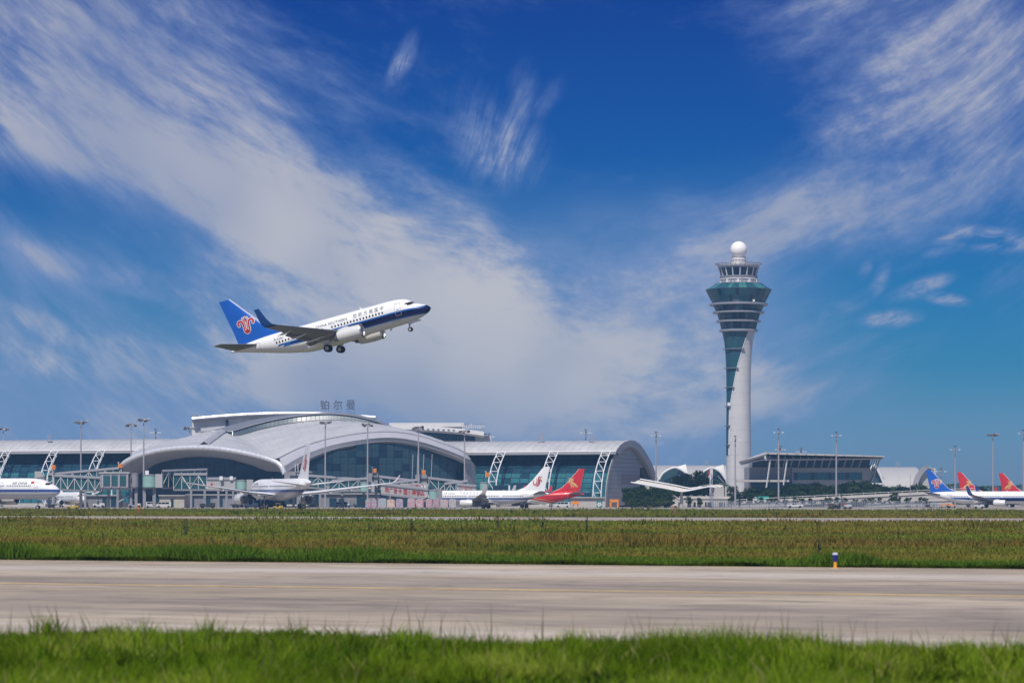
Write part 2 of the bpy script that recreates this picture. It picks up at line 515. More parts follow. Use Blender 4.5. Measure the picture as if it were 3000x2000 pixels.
# ------------------------------------------------------------------ ground surfaces
def surface_mat(name, kind):
    m = bpy.data.materials.new(name)
    m.use_nodes = True
    T = NT(m.node_tree)
    p = T.n['Principled BSDF']
    g = T.node('ShaderNodeNewGeometry')
    pos = g.outputs['Position']
    al = T.mapping(pos, rot=(0, 0, YAW), scale=(1, 1, 1))          # x now runs along the runway
    if kind == 'soil':
        a = T.noise(pos, .05, 6, .6)
        b = T.noise(pos, .9, 5, .6)
        c = T.mix(T.sm(a, .35, .65), (.060, .075, .022), (.095, .080, .034))
        c = T.mix(T.sm(b, .3, .7, 0, .5), c, (.035, .05, .014))
        p.inputs['Roughness'].default_value = .95
    else:
        dark = kind == 'runway'
        streak = T.noise(T.turned(al, (0, 0, 0), 1.0, (.11, .25, 1)), 1.0, 6, .62, .6)
        streak2 = T.noise(T.turned(al, (0, 0, 0), 3.0, (.20, .38, 1)), 1.0, 7, .66, 1.3)
        patch = T.sm(T.noise(T.mapping(al, scale=(.45, 1.2, 1)), .09, 8, .68), .32, .68)
        fine = T.noise(al, 3.0, 4, .6)
        base = T.mix(patch, (.33, .268, .195) if not dark else (.34, .30, .255), (.56, .468, .352) if not dark else (.44, .39, .335))
        c = T.mix(T.sm(streak, .45, .70, 0, .5), base, (.20, .175, .16))
        c = T.mix(T.sm(streak2, .52, .72, 0, .75), c, (.13, .11, .10))
        for dg, sd, am in ((5.5, 2, .6), (-4.0, 7, .5), (11.0, 12, .45)):
            arc = T.noise(T.turned(al, (sd, sd, 0), dg * 3, (.07, .5, 1)), 1.0, 5, .6, .8)
            c = T.mix(T.sm(arc, .57, .70, 0, am), c, (.12, .10, .09))
        if kind == 'taxiway':
            sp = T.node('ShaderNodeSeparateXYZ'); T.l.new(al, sp.inputs[0])
            # rubber laid down beside the centre line, paler concrete shoulder further out
            dy = T.m('SUBTRACT', sp.outputs[1], QC)
            wob = T.m('MULTIPLY_ADD', T.m('SUBTRACT', streak, .5), 4.0, dy)
            rub = T.m('MULTIPLY', T.sm(T.m('ABSOLUTE', T.m('SUBTRACT', wob, 3.2)), 1.0, 6.0, 1, 0), T.sm(streak2, .25, .6, .35, 1))
            c = T.mix(T.m('MULTIPLY', rub, .55), c, (.15, .13, .125))
            rub2 = T.m('MULTIPLY', T.sm(T.m('ABSOLUTE', T.m('ADD', wob, 12.5)), 1.5, 9.0, 1, 0), T.sm(streak2, .3, .62, .2, 1))
            c = T.mix(T.m('MULTIPLY', rub2, .5), c, (.15, .13, .125))
            c = T.mix(T.m('MULTIPLY', T.sm(T.m('ABSOLUTE', T.m('SUBTRACT', dy, 16.5)), 1.0, 4.5, 1, 0), .65), c, (.56, .50, .45))
            c = T.mix(T.m('MULTIPLY', T.sm(T.m('ABSOLUTE', T.m('ADD', dy, 23.5)), .5, 3.0, 1, 0), .6), c, (.55, .48, .41))
            # slab joints
            for ax, per in ((1, 4.6),):
                fr = T.m('ABSOLUTE', T.m('SUBTRACT', T.m('FRACT', T.m('DIVIDE', sp.outputs[ax], per)), .5))
                c = T.mix(T.sm(fr, .012, .02, .35, 0), c, (.16, .14, .13))
        blot = T.noise(T.mapping(al, (9, 9, 0), scale=(.8, 1.2, 1)), .35, 8, .7, .5)
        c = T.mix(T.sm(blot, .50, .70, 0, .62), c, (.15, .128, .108))
        c = T.mix(T.sm(fine, .3, .7, 0, .18), c, (.26, .23, .21))
        p.inputs['Roughness'].default_value = .85
        bmp = T.node('ShaderNodeBump'); bmp.inputs['Strength'].default_value = .25; bmp.inputs['Distance'].default_value = .02
        T.l.new(fine, bmp.inputs['Height']); T.l.new(bmp.outputs[0], p.inputs['Normal'])
    T.l.new(c, p.inputs['Base Color'])
    p.inputs['Specular IOR Level'].default_value = .3
    return m


def field(name, q0, q1, z, m, s0=-900, s1=700):
    """strip parallel to the runway; q = distance from the camera measured square to it"""
    vs = [AX * s + BX * q + Vector((0, 0, z)) for s, q in ((s0, q0), (s1, q0), (s1, q1), (s0, q1))]
    return tag(MB().add(vs, [(0, 1, 2, 3)]).build(name, m), kind='structure')


def Q_of(py, px=1500):
    """distance square to the runway of the ground seen at a pixel"""
    p = P(px, py, CAMH * FPX / (py - HZ))
    return p.x * BX.x + p.y * BX.y


QN, QF = Q_of(1890), Q_of(1654)              # near and far edge of the taxiway
QC = Q_of(1729)
soil = surface_mat('soil', 'soil')
tag(MB().add([(-3000, -120, 0), (3000, -120, 0), (3000, 4200, 0), (-3000, 4200, 0)], [(0, 1, 2, 3)]).build('ground', soil), kind='structure')
RN, RF = Q_of(1525), Q_of(1516)
AP = 640.0
field('taxiway', QN - .6, QF, .02, surface_mat('taxiway_concrete', 'taxiway'))
yel = mat('yellow_paint', (.50, .36, .17), .8, 0, .6, .35)
field('taxiway_centre_line', QC - .42, QC + .42, .026, yel)
field('taxiway_edge_line', QF - 1.2, QF - .9, .026, yel)
conc2 = surface_mat('runway_concrete', 'runway')
field('runway', RN, RF + 12, .02, conc2)
field('apron', AP, AP + 900, .03, conc2, -1400, 900)


# ------------------------------------------------------------------ grass
def grass_mat(name, stops, brown):
    m = bpy.data.materials.new(name)
    m.use_nodes = True
    T = NT(m.node_tree)
    T.n.remove(T.n['Principled BSDF'])
    out = T.n['Material Output']
    a = T.node('ShaderNodeAttribute', attribute_name='tint')
    g = T.node('ShaderNodeNewGeometry')
    al = T.mapping(g.outputs['Position'], rot=(0, 0, YAW))
    c = T.ramp(a.outputs['Fac'], stops)
    if brown:
        sp = T.node('ShaderNodeSeparateXYZ'); T.l.new(al, sp.inputs[0])
        n = T.noise(T.mapping(al, scale=(.02, .045, 1)), 1.0, 5, .6)
        c = T.mix(T.sm(n, .42, .58, 0, brown), c, (.34, .19, .06))
        nv = T.noise(T.mapping(al, scale=(.08, .2, 1)), 1.0, 4, .6)
        verge = T.sm(T.m('MULTIPLY_ADD', T.m('SUBTRACT', nv, .5), 16.0, sp.outputs[1]), QF + 5, QF + 13, 1, 0)
        c = T.mix(T.m('MULTIPLY', verge, .8), c, (.10, .19, .022))
        n4 = T.noise(T.mapping(al, (2, 8, 0), scale=(.012, .05, 1)), 1.0, 4, .55)
        c = T.mix(T.sm(n4, .54, .66, 0, .75), c, (.26, .33, .035))
        c = T.mix(T.sm(n4, .46, .34, 0, .6), c, (.10, .12, .03))
        n2 = T.noise(T.mapping(al, (5, 3, 0), scale=(.05, .09, 1)), 1.0, 4, .6)
        c = T.mix(T.sm(n2, .55, .75, 0, .7), c, (.10, .19, .028))
    else:
        n = T.noise(al, .55, 4, .6)
        c = T.mix(T.sm(n, .35, .65, 0, .55), c, (.14, .19, .012))
    df = T.node('ShaderNodeBsdfDiffuse'); T.l.new(c, df.inputs[0])
    tr = T.node('ShaderNodeBsdfTranslucent'); T.l.new(c, tr.inputs[0])
    mx = T.node('ShaderNodeMixShader'); mx.inputs[0].default_value = .38
    T.l.new(df.outputs[0], mx.inputs[1]); T.l.new(tr.outputs[0], mx.inputs[2])
    T.l.new(mx.outputs[0], out.inputs['Surface'])
    return m


def blades(name, pos, h, w, lean, tint, m, label):
    n = len(pos)
    th = RNG.uniform(0, 2 * np.pi, n)
    lx, ly = np.cos(th) * lean * h, np.sin(th) * lean * h
    fa = RNG.uniform(-1.2, 1.2, n)                                  # blade width direction, mostly across the view
    wx, wy = np.cos(fa) * w / 2, np.sin(fa) * w / 2
    V = np.zeros((n, 5, 3), np.float32)
    x, y = pos[:, 0], pos[:, 1]
    for k, (f, ww) in enumerate(((0, 1), (0, -1), (.55, .75), (.55, -.75), (1, 0))):
        V[:, k, 0] = x + wx * ww + lx * f * f
        V[:, k, 1] = y + wy * ww + ly * f * f
        V[:, k, 2] = h * f * (1 - .25 * lean * f)
    me = bpy.data.meshes.new(name)
    me.vertices.add(n * 5)
    me.vertices.foreach_set('co', V.ravel())
    b = (np.arange(n) * 5)[:, None]
    loops = np.concatenate([b + np.array([[0, 1, 3, 2]]), b + np.array([[2, 3, 4]])], 1).ravel()
    me.loops.add(n * 7)
    me.loops.foreach_set('vertex_index', loops.astype(np.int32))
    me.polygons.add(n * 2)
    st = np.stack([np.arange(n) * 7, np.arange(n) * 7 + 4], 1).ravel()
    me.polygons.foreach_set('loop_start', st.astype(np.int32))
    at = me.attributes.new('tint', 'FLOAT', 'POINT')
    hv = np.array([-.20, -.20, 0, 0, .12])[None, :]
    at.data.foreach_set('value', np.clip(tint[:, None] + hv * 0, 0, 1).astype(np.float32).ravel() if False else np.repeat(np.clip(tint, 0, 1), 5).astype(np.float32))
    me.update(calc_edges=True)
    me.materials.append(m)
    o = bpy.data.objects.new(name, me)
    COL.objects.link(o)
    return tag(o, label, 'grass', kind='stuff')


def noise2(x, y, f, seed):
    """cheap smooth value noise"""
    r = np.random.default_rng(seed)
    tab = r.random((256, 256))
    X_, Y_ = x * f + 1000, y * f + 1000
    i, j = np.floor(X_).astype(int), np.floor(Y_).astype(int)
    u, v = X_ - i, Y_ - j
    u, v = u * u * (3 - 2 * u), v * v * (3 - 2 * v)
    g = lambda a, b: tab[a % 256, b % 256]
    return (g(i, j) * (1 - u) + g(i + 1, j) * u) * (1 - v) + (g(i, j + 1) * (1 - u) + g(i + 1, j + 1) * u) * v


def sq(x, y):
    return np.asarray(x) * BX.x + np.asarray(y) * BX.y


# near bank: lush grass below the taxiway edge
n = 200000
yy = RNG.uniform(27, 56, n); xx = RNG.uniform(-1, 1, n) * (yy * .2 + 4)
edge = QN - .2 + (noise2(xx, yy, .5, 3) - .5) * 2.6
k = (sq(xx, yy) < edge) & (noise2(xx, yy, .9, 71) * .6 + noise2(xx, yy, 2.6, 72) * .4 > .30)
xx, yy = xx[k], yy[k]
big, sml = noise2(xx, yy, .35, 5), noise2(xx, yy, 1.6, 6)
h = (.05 + .42 * big ** 1.8 + .20 * sml ** 2.5) * RNG.uniform(.5, 1.3, len(xx))
w = RNG.uniform(.010, .026, len(xx))
lush = grass_mat('lush_grass', [(0, (.032, .075, .006)), (.35, (.085, .17, .008)), (.7, (.18, .31, .014)), (.93, (.32, .41, .04)), (1, (.46, .37, .18))], 0)
ti = -.04 + .75 * noise2(xx, yy, .45, 8) + .45 * noise2(xx, yy, 1.8, 9) + .30 * (RNG.random(len(xx)) - .4)
ti = np.clip(ti, 0, .94); ti[RNG.random(len(ti)) < .05] = 1.0
blades('near_grass', np.stack([xx, yy], 1), h, w, RNG.uniform(.15, .8, len(xx)), ti, lush, 'bright green long grass along the bottom edge')
# broad-leaved plants in dark clumps among the near grass
n = 60000
yy = RNG.uniform(30, 52, n); xx = RNG.uniform(-1, 1, n) * (yy * .2 + 3)
k = (sq(xx, yy) < QN - .6) & (noise2(xx, yy, .75, 41) * .6 + noise2(xx, yy, 2.1, 42) * .4 > .535)
xx, yy = xx[k], yy[k]
broad = grass_mat('broad_leaves', [(0, (.022, .055, .006)), (.5, (.065, .13, .010)), (1, (.15, .24, .02))], 0)
blades('broad_leaf_clumps', np.stack([xx, yy], 1), (.10 + .34 * noise2(xx, yy, .6, 43) ** 1.4) * RNG.uniform(.4, 1.1, len(xx)), RNG.uniform(.028, .06, len(xx)), RNG.uniform(.4, 1.1, len(xx)), .15 + .5 * noise2(xx, yy, 1.3, 44) + .3 * (RNG.random(len(xx)) - .3), broad, 'dark clumps of broad leaves in the near grass')
# tall tufts that break the top edge of the near bank
nt = 330
ty = RNG.uniform(36, 50, nt); tx = RNG.uniform(-1, 1, nt) * ty * .2
k = sq(tx, ty) < QN - .1
tx, ty = tx[k], ty[k]
m_ = 44
th = RNG.uniform(.22, .52, len(tx)) * (.6 + .7 * noise2(tx, ty, .45, 51))
px_ = np.repeat(tx, m_) + RNG.normal(0, .10, len(tx) * m_); py_ = np.repeat(ty, m_) + RNG.normal(0, .10, len(tx) * m_)
blades('tall_tufts', np.stack([px_, py_], 1), np.repeat(th, m_) * RNG.uniform(.5, 1.1, len(px_)), RNG.uniform(.010, .024, len(px_)), RNG.uniform(.1, .7, len(px_)), np.repeat(RNG.uniform(.0, .9, len(tx)), m_) + RNG.uniform(-.15, .15, len(px_)), lush, 'tall tufts of grass along the top of the near bank')
# grass at the taxiway's far edge, coloured near black to paint its shade
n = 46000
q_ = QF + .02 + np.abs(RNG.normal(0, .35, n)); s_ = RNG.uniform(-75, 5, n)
shade_toned = grass_mat('shade_toned_grass', [(0, (.006, .012, .004)), (.6, (.016, .030, .008)), (1, (.04, .065, .012))], 0)
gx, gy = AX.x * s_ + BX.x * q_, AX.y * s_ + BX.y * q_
blades('taxiway_edge_grass', np.stack([gx, gy], 1), (.06 + .16 * noise2(gx, gy, .5, 61)) * RNG.uniform(.6, 1.3, n), RNG.uniform(.02, .06, n), RNG.uniform(.2, .9, n), RNG.random(n) * .8, shade_toned, 'grass coloured dark as painted shade along the far edge of the taxiway')
# seeding stems that stand up over the near bank
n = 420
yy = RNG.uniform(40, 49, n); xx = RNG.uniform(-1, 1, n) * yy * .2
k = (sq(xx, yy) < QN) & (noise2(xx, yy, .5, 12) > .52)
xx, yy = np.concatenate([xx[k], X(1, 1) * 0 + (RNG.uniform(30, 330, 34) - 1500) / FPX * 46.5, (RNG.uniform(2380, 2990, 16) - 1500) / FPX * 42]), np.concatenate([yy[k], np.full(34, 46.5) + RNG.uniform(-1.5, 1.5, 34), np.full(16, 42.0)])
stem = grass_mat('seeding_stems', [(0, (.06, .085, .02)), (.5, (.10, .13, .03)), (1, (.15, .12, .05))], 0)
blades('seeding_stems', np.stack([xx, yy], 1), RNG.uniform(.4, .85, len(xx)), RNG.uniform(.012, .022, len(xx)), RNG.uniform(.05, .35, len(xx)), RNG.random(len(xx)), stem, 'thin seeding stems standing above the near grass')

# middle field between taxiway and runway
stops_mid = [(0, (.045, .090, .010)), (.4, (.17, .235, .028)), (.75, (.29, .31, .05)), (1, (.40, .33, .09))]
rough = grass_mat('rough_grass', stops_mid, .58)


def rough_field(name, q0, q1, n, seed, label, hh=(.22, .5), ww=(.10, .30), front=0):
    r = np.random.default_rng(seed)
    inv = r.uniform(0, 1, n) ** 1.0
    q = 1 / (1 / q0 + (1 / q1 - 1 / q0) * inv)                # even cover as seen from the eye
    # along-track spread grows with distance
    s = r.uniform(-1, 1, n) * (q * .26 + 12) - q * .40
    if front:
        q[:front] = q0 + np.abs(r.normal(0, 1.6, front))
        s[:front] = r.uniform(-1, 1, front) * (q0 * .26 + 12) - q0 * .40
    x = AX.x * s + BX.x * q; y = AX.y * s + BX.y * q
    b1, b2 = noise2(x, y, .06, seed + 1), noise2(x, y, .35, seed + 2)
    b3 = noise2(x, y, .34, seed + 3) * .5 + noise2(x, y, .07, seed + 4) * .5
    h = (hh[0] + (hh[1] - hh[0]) * b1) * r.uniform(.45, 1.3, n) * (1 + 1.2 * np.clip((b3 - .70) / .1, 0, 1))
    h *= 1 + .7 * np.clip((q - q1 + 40) / 40, 0, 1) * (noise2(x, y, .05, seed + 9) > .5)
    w = r.uniform(*ww, n) * np.clip(q / 330, .25, 1.3)
    t = .22 + .34 * b2 + .5 * (r.random(n) - .35)
    if front:
        t[:front] *= .55
    dark = (b3 > .74)
    t[dark] *= .35
    return blades(name, np.stack([x, y], 1), h, w, r.uniform(.1, .7, n), t, rough, label)


rough_field('middle_grass', QF + .15, RN - 1, 260000, 21, 'rough green and brown grass between taxiway and runway', (.14, .38), (.09, .22), 26000)
rough_field('far_grass', RF + 13, AP - 1, 120000, 31, 'strip of rough green grass in front of the apron', (.2, .5), (.10, .26))


# tall weeds that stand above the fields
def weed(px, d, hm, label):
    base = Vector((X(px, d), d, 0))
    o = empty('tall_weed', base, label, 'weed', 'tall weeds in the grass fields')
    r = random.Random(int(px * 7 + d))
    mb, lf = MB(), MB()
    for k in range(3 if hm < 1.4 else 2):
        top = base + Vector((r.uniform(-.25, .25) * hm * .4, r.uniform(-.2, .2), hm * r.uniform(.75, 1)))
        b0 = base + Vector((r.uniform(-.15, .15), r.uniform(-.15, .15), 0))
        mb.tube([b0, b0.lerp(top, .5) + Vector((r.uniform(-.06, .06), 0, 0)), top], [.03, .024, .012], 5)
        for j in range(16):
            f = r.uniform(.15, 1)
            p = b0.lerp(top, f)
            a = r.uniform(0, 6.28)
            l = hm * r.uniform(.10, .22) * (1.15 - f * .6)
            tip = p + Vector((math.cos(a) * l, math.sin(a) * l * .6, l * r.uniform(.1, .7)))
            q = Vector((-math.sin(a), 0, .3)) * l * .28
            lf.add([p, p.lerp(tip, .5) + q, tip, p.lerp(tip, .5) - q], [(0, 1, 2, 3)])
    gm = mat('weed_leaf', (.035, .062, .018), .8, 0, .4, 1.5)
    mb.build('stem', gm, o)
    lf.build('foliage', gm, o)


for i, (px, d, hm, lb) in enumerate([
        (1592, 232, 1.35, 'tall dark weed in front of the red tailed jet'), (1458, 228, 1.6, 'slender tall weed left of the red tailed jet'),
        (1717, 236, 1.2, 'tall dark weed in front of the last facade truss'), (545, 190, 1.2, 'upright weed in the middle grass under the glass arch'),
        (690, 150, .62, 'low dark bushy weed clump near the middle of the field'), (735, 152, .6, 'dark bushy weed clump right beside another clump'),
        (800, 158, .66, 'narrow weed in the middle field below the silver lip'), (1835, 142, .62, 'dark round weed clump below the trees'),
        (2400, 128, .8, 'upright weed left of the blue marker post'), (1085, 205, 1.0, 'thin upright weed below the advertising bridge'),
        (2010, 330, .8, 'dark weed in the far grass under the flagpoles'), (300, 170, .6, 'low weed clump at the left of the middle field'),
        (1205, 215, 1.1, 'weed standing below the painted cargo pallets'), (2630, 170, .7, 'weed clump below the long overpass'), (620, 148, .5, 'small dark weed left of the paired clumps')]):
    weed(px, d, hm, lb)

# taxiway edge marker
dm = CAMH * FPX / (1665 - HZ)
b = Vector((X(2447, dm), dm, .02))
mk = empty('edge_marker', b, 'blue and yellow edge marker post beside the taxiway', 'marker post')
MB().lathe([(.0, 0), (.17, 0), (.17, .012), (.06, .02), (.06, .24), (.0, .24)], b, 16).build('post', mat('marker_yellow', (.75, .36, .05), .5, 0, .1, 3), mk, True)
MB().lathe([(.0, .235), (.075, .235), (.095, .30), (.10, .47), (.0, .47)], b, 16).build('sleeve', mat('marker_blue', (.01, .02, .20), .35, 0, .1, 3), mk, True)
MB().lathe([(.105, .465), (.11, .49), (.095, .53), (.05, .55), (0, .555)], b, 16).build('cap', mat('marker_cap', (.5, .55, .6), .4, 0, .1, 3), mk, True)
# ------------------------------------------------------------------ aircraft
WHITE = (.80, .80, .79)
jet_tyre = mat('tyre_rubber', (.016, .016, .018), .8, 0, .2, 3)
jet_hub = mat('wheel_hub', (.45, .45, .45), .45, .3, .15, 4)
jet_strut = mat('gear_metal', (.22, .22, .24), .45, .5, .2, 3)
jet_dark = mat('intake_dark', (.010, .011, .014), .6, 0, .2, 2)
jet_metal = mat('bare_metal', (.48, .48, .50), .3, .85, .1, 2)
jet_grey = mat('wing_grey', (.21, .215, .235), .45, 0, .18, .5)
jet_pale = mat('pale_wing', (.76, .76, .76), .4, 0, .12, .4)
jet_under = mat('flap_grey', (.20, .20, .21), .5, 0, .22, .8)
jet_nac = mat('nacelle_paint', (.66, .66, .65), .32, 0, .10, .7, coat=.3)
win_dark = mat('window_glass', (.030, .028, .030), .15, 0, .2, 2)
ink = mat('dark_lettering', (.06, .065, .085), .5, 0, .05, 2)
line_grey = mat('panel_line', (.32, .33, .35), .5, 0, .05, 2)
logo_red = mat('logo_red', (.42, .022, .022), .45, 0, .08, 2)
logo_white = mat('logo_white', (.80, .76, .76), .45, 0, .05, 2)
logo_gold = mat('logo_gold', (.68, .47, .17), .45, 0, .08, 2)
sz_red = mat('bright_red_paint', (.58, .022, .026), .32, 0, .10, .5, coat=.3)
tip_blue = mat('winglet_blue', (.008, .05, .20), .35, 0, .1, .8)
so_blue = mat('tail_blue_paint', (.010, .105, .47), .32, 0, .12, .5, coat=.3)
white_paint = mat('white_paint', WHITE, .32, 0, .05, .4, coat=.3)

J737 = dict(
    zt=[(0, -.62), (.25, -.28), (.8, .08), (1.6, .42), (2.15, .66), (3.1, 1.42), (3.9, 1.75), (5.2, 1.94), (6.8, 2.0), (20.8, 2.0), (25.5, 1.95), (29, 1.72), (31, 1.45), (32.2, 1.18)],
    zb=[(0, -.62), (.25, -.95), (.8, -1.28), (1.8, -1.6), (3.2, -1.84), (5, -1.97), (6.8, -2.0), (19.2, -2.0), (21.5, -1.82), (24, -1.28), (27, -.45), (30, .38), (31.6, .76), (32.2, .86)],
    w=[(0, .03), (.25, .42), (.8, .80), (1.8, 1.22), (3.2, 1.58), (5, 1.82), (6.8, 1.88), (19.5, 1.88), (22.5, 1.78), (25.5, 1.40), (28.5, .92), (31, .45), (32.2, .18)],
    L=32.2, cz=3.25, cut=13.0, X0=15.0,
    wing=[(0, 10.6, 8.4, -1.35, .13), (1.9, 11.1, 7.7, -1.25, .12), (5.2, 13.3, 5.0, -.85, .115), (16.2, 18.5, 1.75, .75, .10)],
    winglet=[(16.75, 19.0, 1.5, .98, .10, 40), (16.95, 19.6, 1.2, 1.9, .09, 72), (17.1, 20.35, .75, 3.6, .08, 80)],
    eng=dict(y=4.83, s=9.6, z=-1.72, r=1.0, l=3.9), pyl=(11.2, 16.0),
    stab=[(0, 26.9, 4.6, .95, .10), (1.0, 27.6, 4.0, 1.02, .10), (7.1, 31.0, 1.35, 1.75, .09)],
    fin=[(1.55, 21.6, 30.9), (2.25, 23.4, 30.98), (2.9, 25.0, 31.1), (3.6, 25.9, 31.2), (8.85, 30.7, 32.4)],
    main=(16.2, 2.86, .56, 2, .44), nose=(3.9, .345, .2), win=(7.0, 25.2, .51, .38), winsize=(.13, .19), doors=((4.6, .85), (27.6, .75)))


def stretch(sp, d1, d2, base=13.0):
    """-800: plugs ahead of and behind the wing"""
    q = {k: v for k, v in sp.items()}
    f = lambda s: s + (d1 if s > 9 else 0) + (d2 if s > 19 else 0)
    for k in ('zt', 'zb', 'w'):
        q[k] = [(f(s), v) for s, v in sp[k]]
    q['L'] = f(sp['L']); q['X0'] = sp['X0'] + d1
    q['wing'] = [(y, s + d1, c, z, t) for y, s, c, z, t in sp['wing']]
    q['winglet'] = [(y, s + d1, *r) for y, s, *r in sp['winglet']]
    e = dict(sp['eng']); e['s'] += d1; q['eng'] = e
    q['pyl'] = tuple(v + d1 for v in sp['pyl'])
    q['stab'] = [(y, s + d1 + d2, *r) for y, s, *r in sp['stab']]
    q['fin'] = [(z, a + d1 + d2, b + d1 + d2) for z, a, b in sp['fin']]
    q['main'] = (sp['main'][0] + d1, *sp['main'][1:])
    q['win'] = (sp['win'][0], sp['win'][1] + d1 + d2, *sp['win'][2:])
    q['doors'] = (sp['doors'][0], (sp['doors'][1][0] + d1 + d2, sp['doors'][1][1]))
    return q


J738 = stretch(J737, 3.0, 2.9)
J330 = dict(
    zt=[(0, -.7), (.35, -.1), (1.0, .5), (2.0, 1.1), (3.2, 1.72), (4.6, 2.26), (6.4, 2.65), (9, 2.82), (44, 2.82), (50, 2.74), (55, 2.42), (58.0, 1.95), (58.8, 1.7)],
    zb=[(0, -.7), (.35, -1.3), (1.0, -1.75), (2.0, -2.12), (3.6, -2.48), (6, -2.74), (9, -2.82), (36, -2.82), (40, -2.55), (45, -1.65), (50, -.55), (55, .55), (58, 1.12), (58.8, 1.25)],
    w=[(0, .04), (.35, .62), (1.0, 1.12), (2.0, 1.62), (3.6, 2.18), (6, 2.64), (9, 2.82), (37, 2.82), (43, 2.58), (49, 1.86), (54, 1.05), (57.6, .5), (58.8, .26)],
    L=58.8, cz=5.5, X0=28.0,
    wing=[(0, 18.0, 13.2, -1.75, .13), (2.8, 19.8, 11.5, -1.6, .13), (9.4, 24.4, 7.2, -.95, .115), (29.0, 36.6, 2.5, 1.65, .10)],
    winglet=[(29.5, 37.0, 2.2, 1.8, .09, 30), (30.2, 37.9, 1.7, 2.6, .08, 50), (30.9, 39.1, .85, 3.9, .08, 58)],
    eng=dict(y=9.37, s=18.4, z=-2.75, r=1.55, l=5.6), pyl=(20.5, 28.5),
    stab=[(0, 48.8, 6.8, .95, .10), (1.4, 49.6, 6.0, 1.05, .10), (9.7, 54.6, 2.2, 2.0, .09)],
    fin=[(2.35, 44.2, 56.0), (3.2, 46.2, 56.1), (4.2, 47.5, 56.2), (11.9, 54.2, 57.9)],
    main=(30.5, 5.35, .70, 4, .62), nose=(6.7, .52, .3), win=(7.6, 49.0, .535, .75), winsize=(.14, .2), doors=((5.9, .95), (16.5, .95), (51.3, .9)))


def foil(tc, n=9):
    """closed symmetric section, chord 0..1 -> [(c, +-t)]"""
    xs = [.5 * (1 - math.cos(math.pi * i / n)) for i in range(n + 1)]
    f = lambda x: 5 * tc * (.2969 * math.sqrt(x) - .126 * x - .3516 * x * x + .2843 * x**3 - .1036 * x**4)
    return [(x, f(x)) for x in xs] + [(x, -f(x) * .8) for x in xs[-2:0:-1]]


def fuselage_mat(key, sp):
    name = 'fuselage_' + key
    if name in MATS:
        return MATS[name]
    m = mat(name, WHITE, .34, 0, .05, .35, spec=.35, coat=.12)
    T = NT(m.node_tree)
    p = T.n['Principled BSDF']
    shade = p.inputs['Base Color'].links[0].from_socket
    c = T.node('ShaderNodeTexCoord')
    s = T.node('ShaderNodeSeparateXYZ'); T.l.new(c.outputs['Object'], s.inputs[0])
    st = T.m('SUBTRACT', sp['X0'], s.outputs[0])            # metres aft of the nose
    z = T.m('SUBTRACT', s.outputs[2], sp['cz'])             # above the centreline
    band = lambda v, lo, hi: T.m('MULTIPLY', T.m('GREATER_THAN', v, lo), T.m('LESS_THAN', v, hi))
    col = shade
    put = lambda msk, cc: T.mix(msk, col, cc)
    belly = mat('dummy_belly', (.5, .5, .5)) if False else None
    if key.startswith('southern'):
        L = sp['L']
        # stripe runs to the nose; its ends are cut on the slant
        e1 = T.m('ADD', st, T.m('MULTIPLY', z, 1.2))
        droop = T.m('MULTIPLY', T.sm(st, 0.0, 6.0, 1, 0), .12)
        zz = T.m('ADD', z, droop)
        up = T.sm(st, L - 20, L - 9.5, 0, .62)                  # lower edge climbs toward the tail
        col = put(T.m('MULTIPLY', band(zz, T.m('ADD', up, -1.16), .04), T.m('LESS_THAN', e1, L - 9.3)), (.028, .13, .42))
        col = put(T.m('MULTIPLY', band(zz, -.26, .04), T.m('LESS_THAN', e1, L - 8.1)), (.028, .13, .42))
        col = put(T.m('MULTIPLY', band(zz, T.m('ADD', up, -.98), -.18), T.m('LESS_THAN', e1, L - 10.3)), (.003, .006, .060))
        col = put(T.m('LESS_THAN', T.m('ADD', st, T.m('MULTIPLY', T.m('ABSOLUTE', T.m('ADD', z, .62)), .9)), 1.15), (.003, .006, .060))
    elif key.startswith('airchina'):
        k = sp['zt'][8][1] / 2.0
        col = put(T.m('LESS_THAN', z, -.62 * k), (.56, .57, .60))
        col = put(band(z, -.62 * k, -.16 * k), (.030, .080, .30))
        col = put(band(z, -.72 * k, -.66 * k), (.30, .36, .48))
        col = put(band(z, -.16 * k, -.07 * k), (.60, .62, .66))
    elif key.startswith('shenzhen'):
        L = sp['L']
        # red rear body sweeping down and forward, gold and red ribbons under it
        f = T.m('SUBTRACT', T.m('SUBTRACT', st, L - 15.5), T.m('MULTIPLY', z, -3.4))
        rear = T.m('MAXIMUM', T.m('GREATER_THAN', z, T.m('MULTIPLY_ADD', T.sm(st, L - 17, L - 4, 1, 0), 1.5, -1.35)), T.m('GREATER_THAN', z, 1.25))
        col = put(band(z, T.m('MULTIPLY_ADD', T.sm(st, L - 19, L - 7, 1, 0), 1.5, -1.95), 9), (.62, .40, .17))
        col = put(band(z, T.m('MULTIPLY_ADD', T.sm(st, L - 19, L - 7, 1, 0), 1.5, -1.86), 9), (.55, .03, .03))
        col = put(band(z, T.m('MULTIPLY_ADD', T.sm(st, L - 18, L - 6, 1, 0), 1.5, -1.62), 9), (.66, .46, .22))
        col = put(band(z, T.m('MULTIPLY_ADD', T.sm(st, L - 17.5, L - 5.5, 1, 0), 1.5, -1.54), 9), (.58, .022, .026))
    T.l.new(col, p.inputs['Base Color'])
    return m


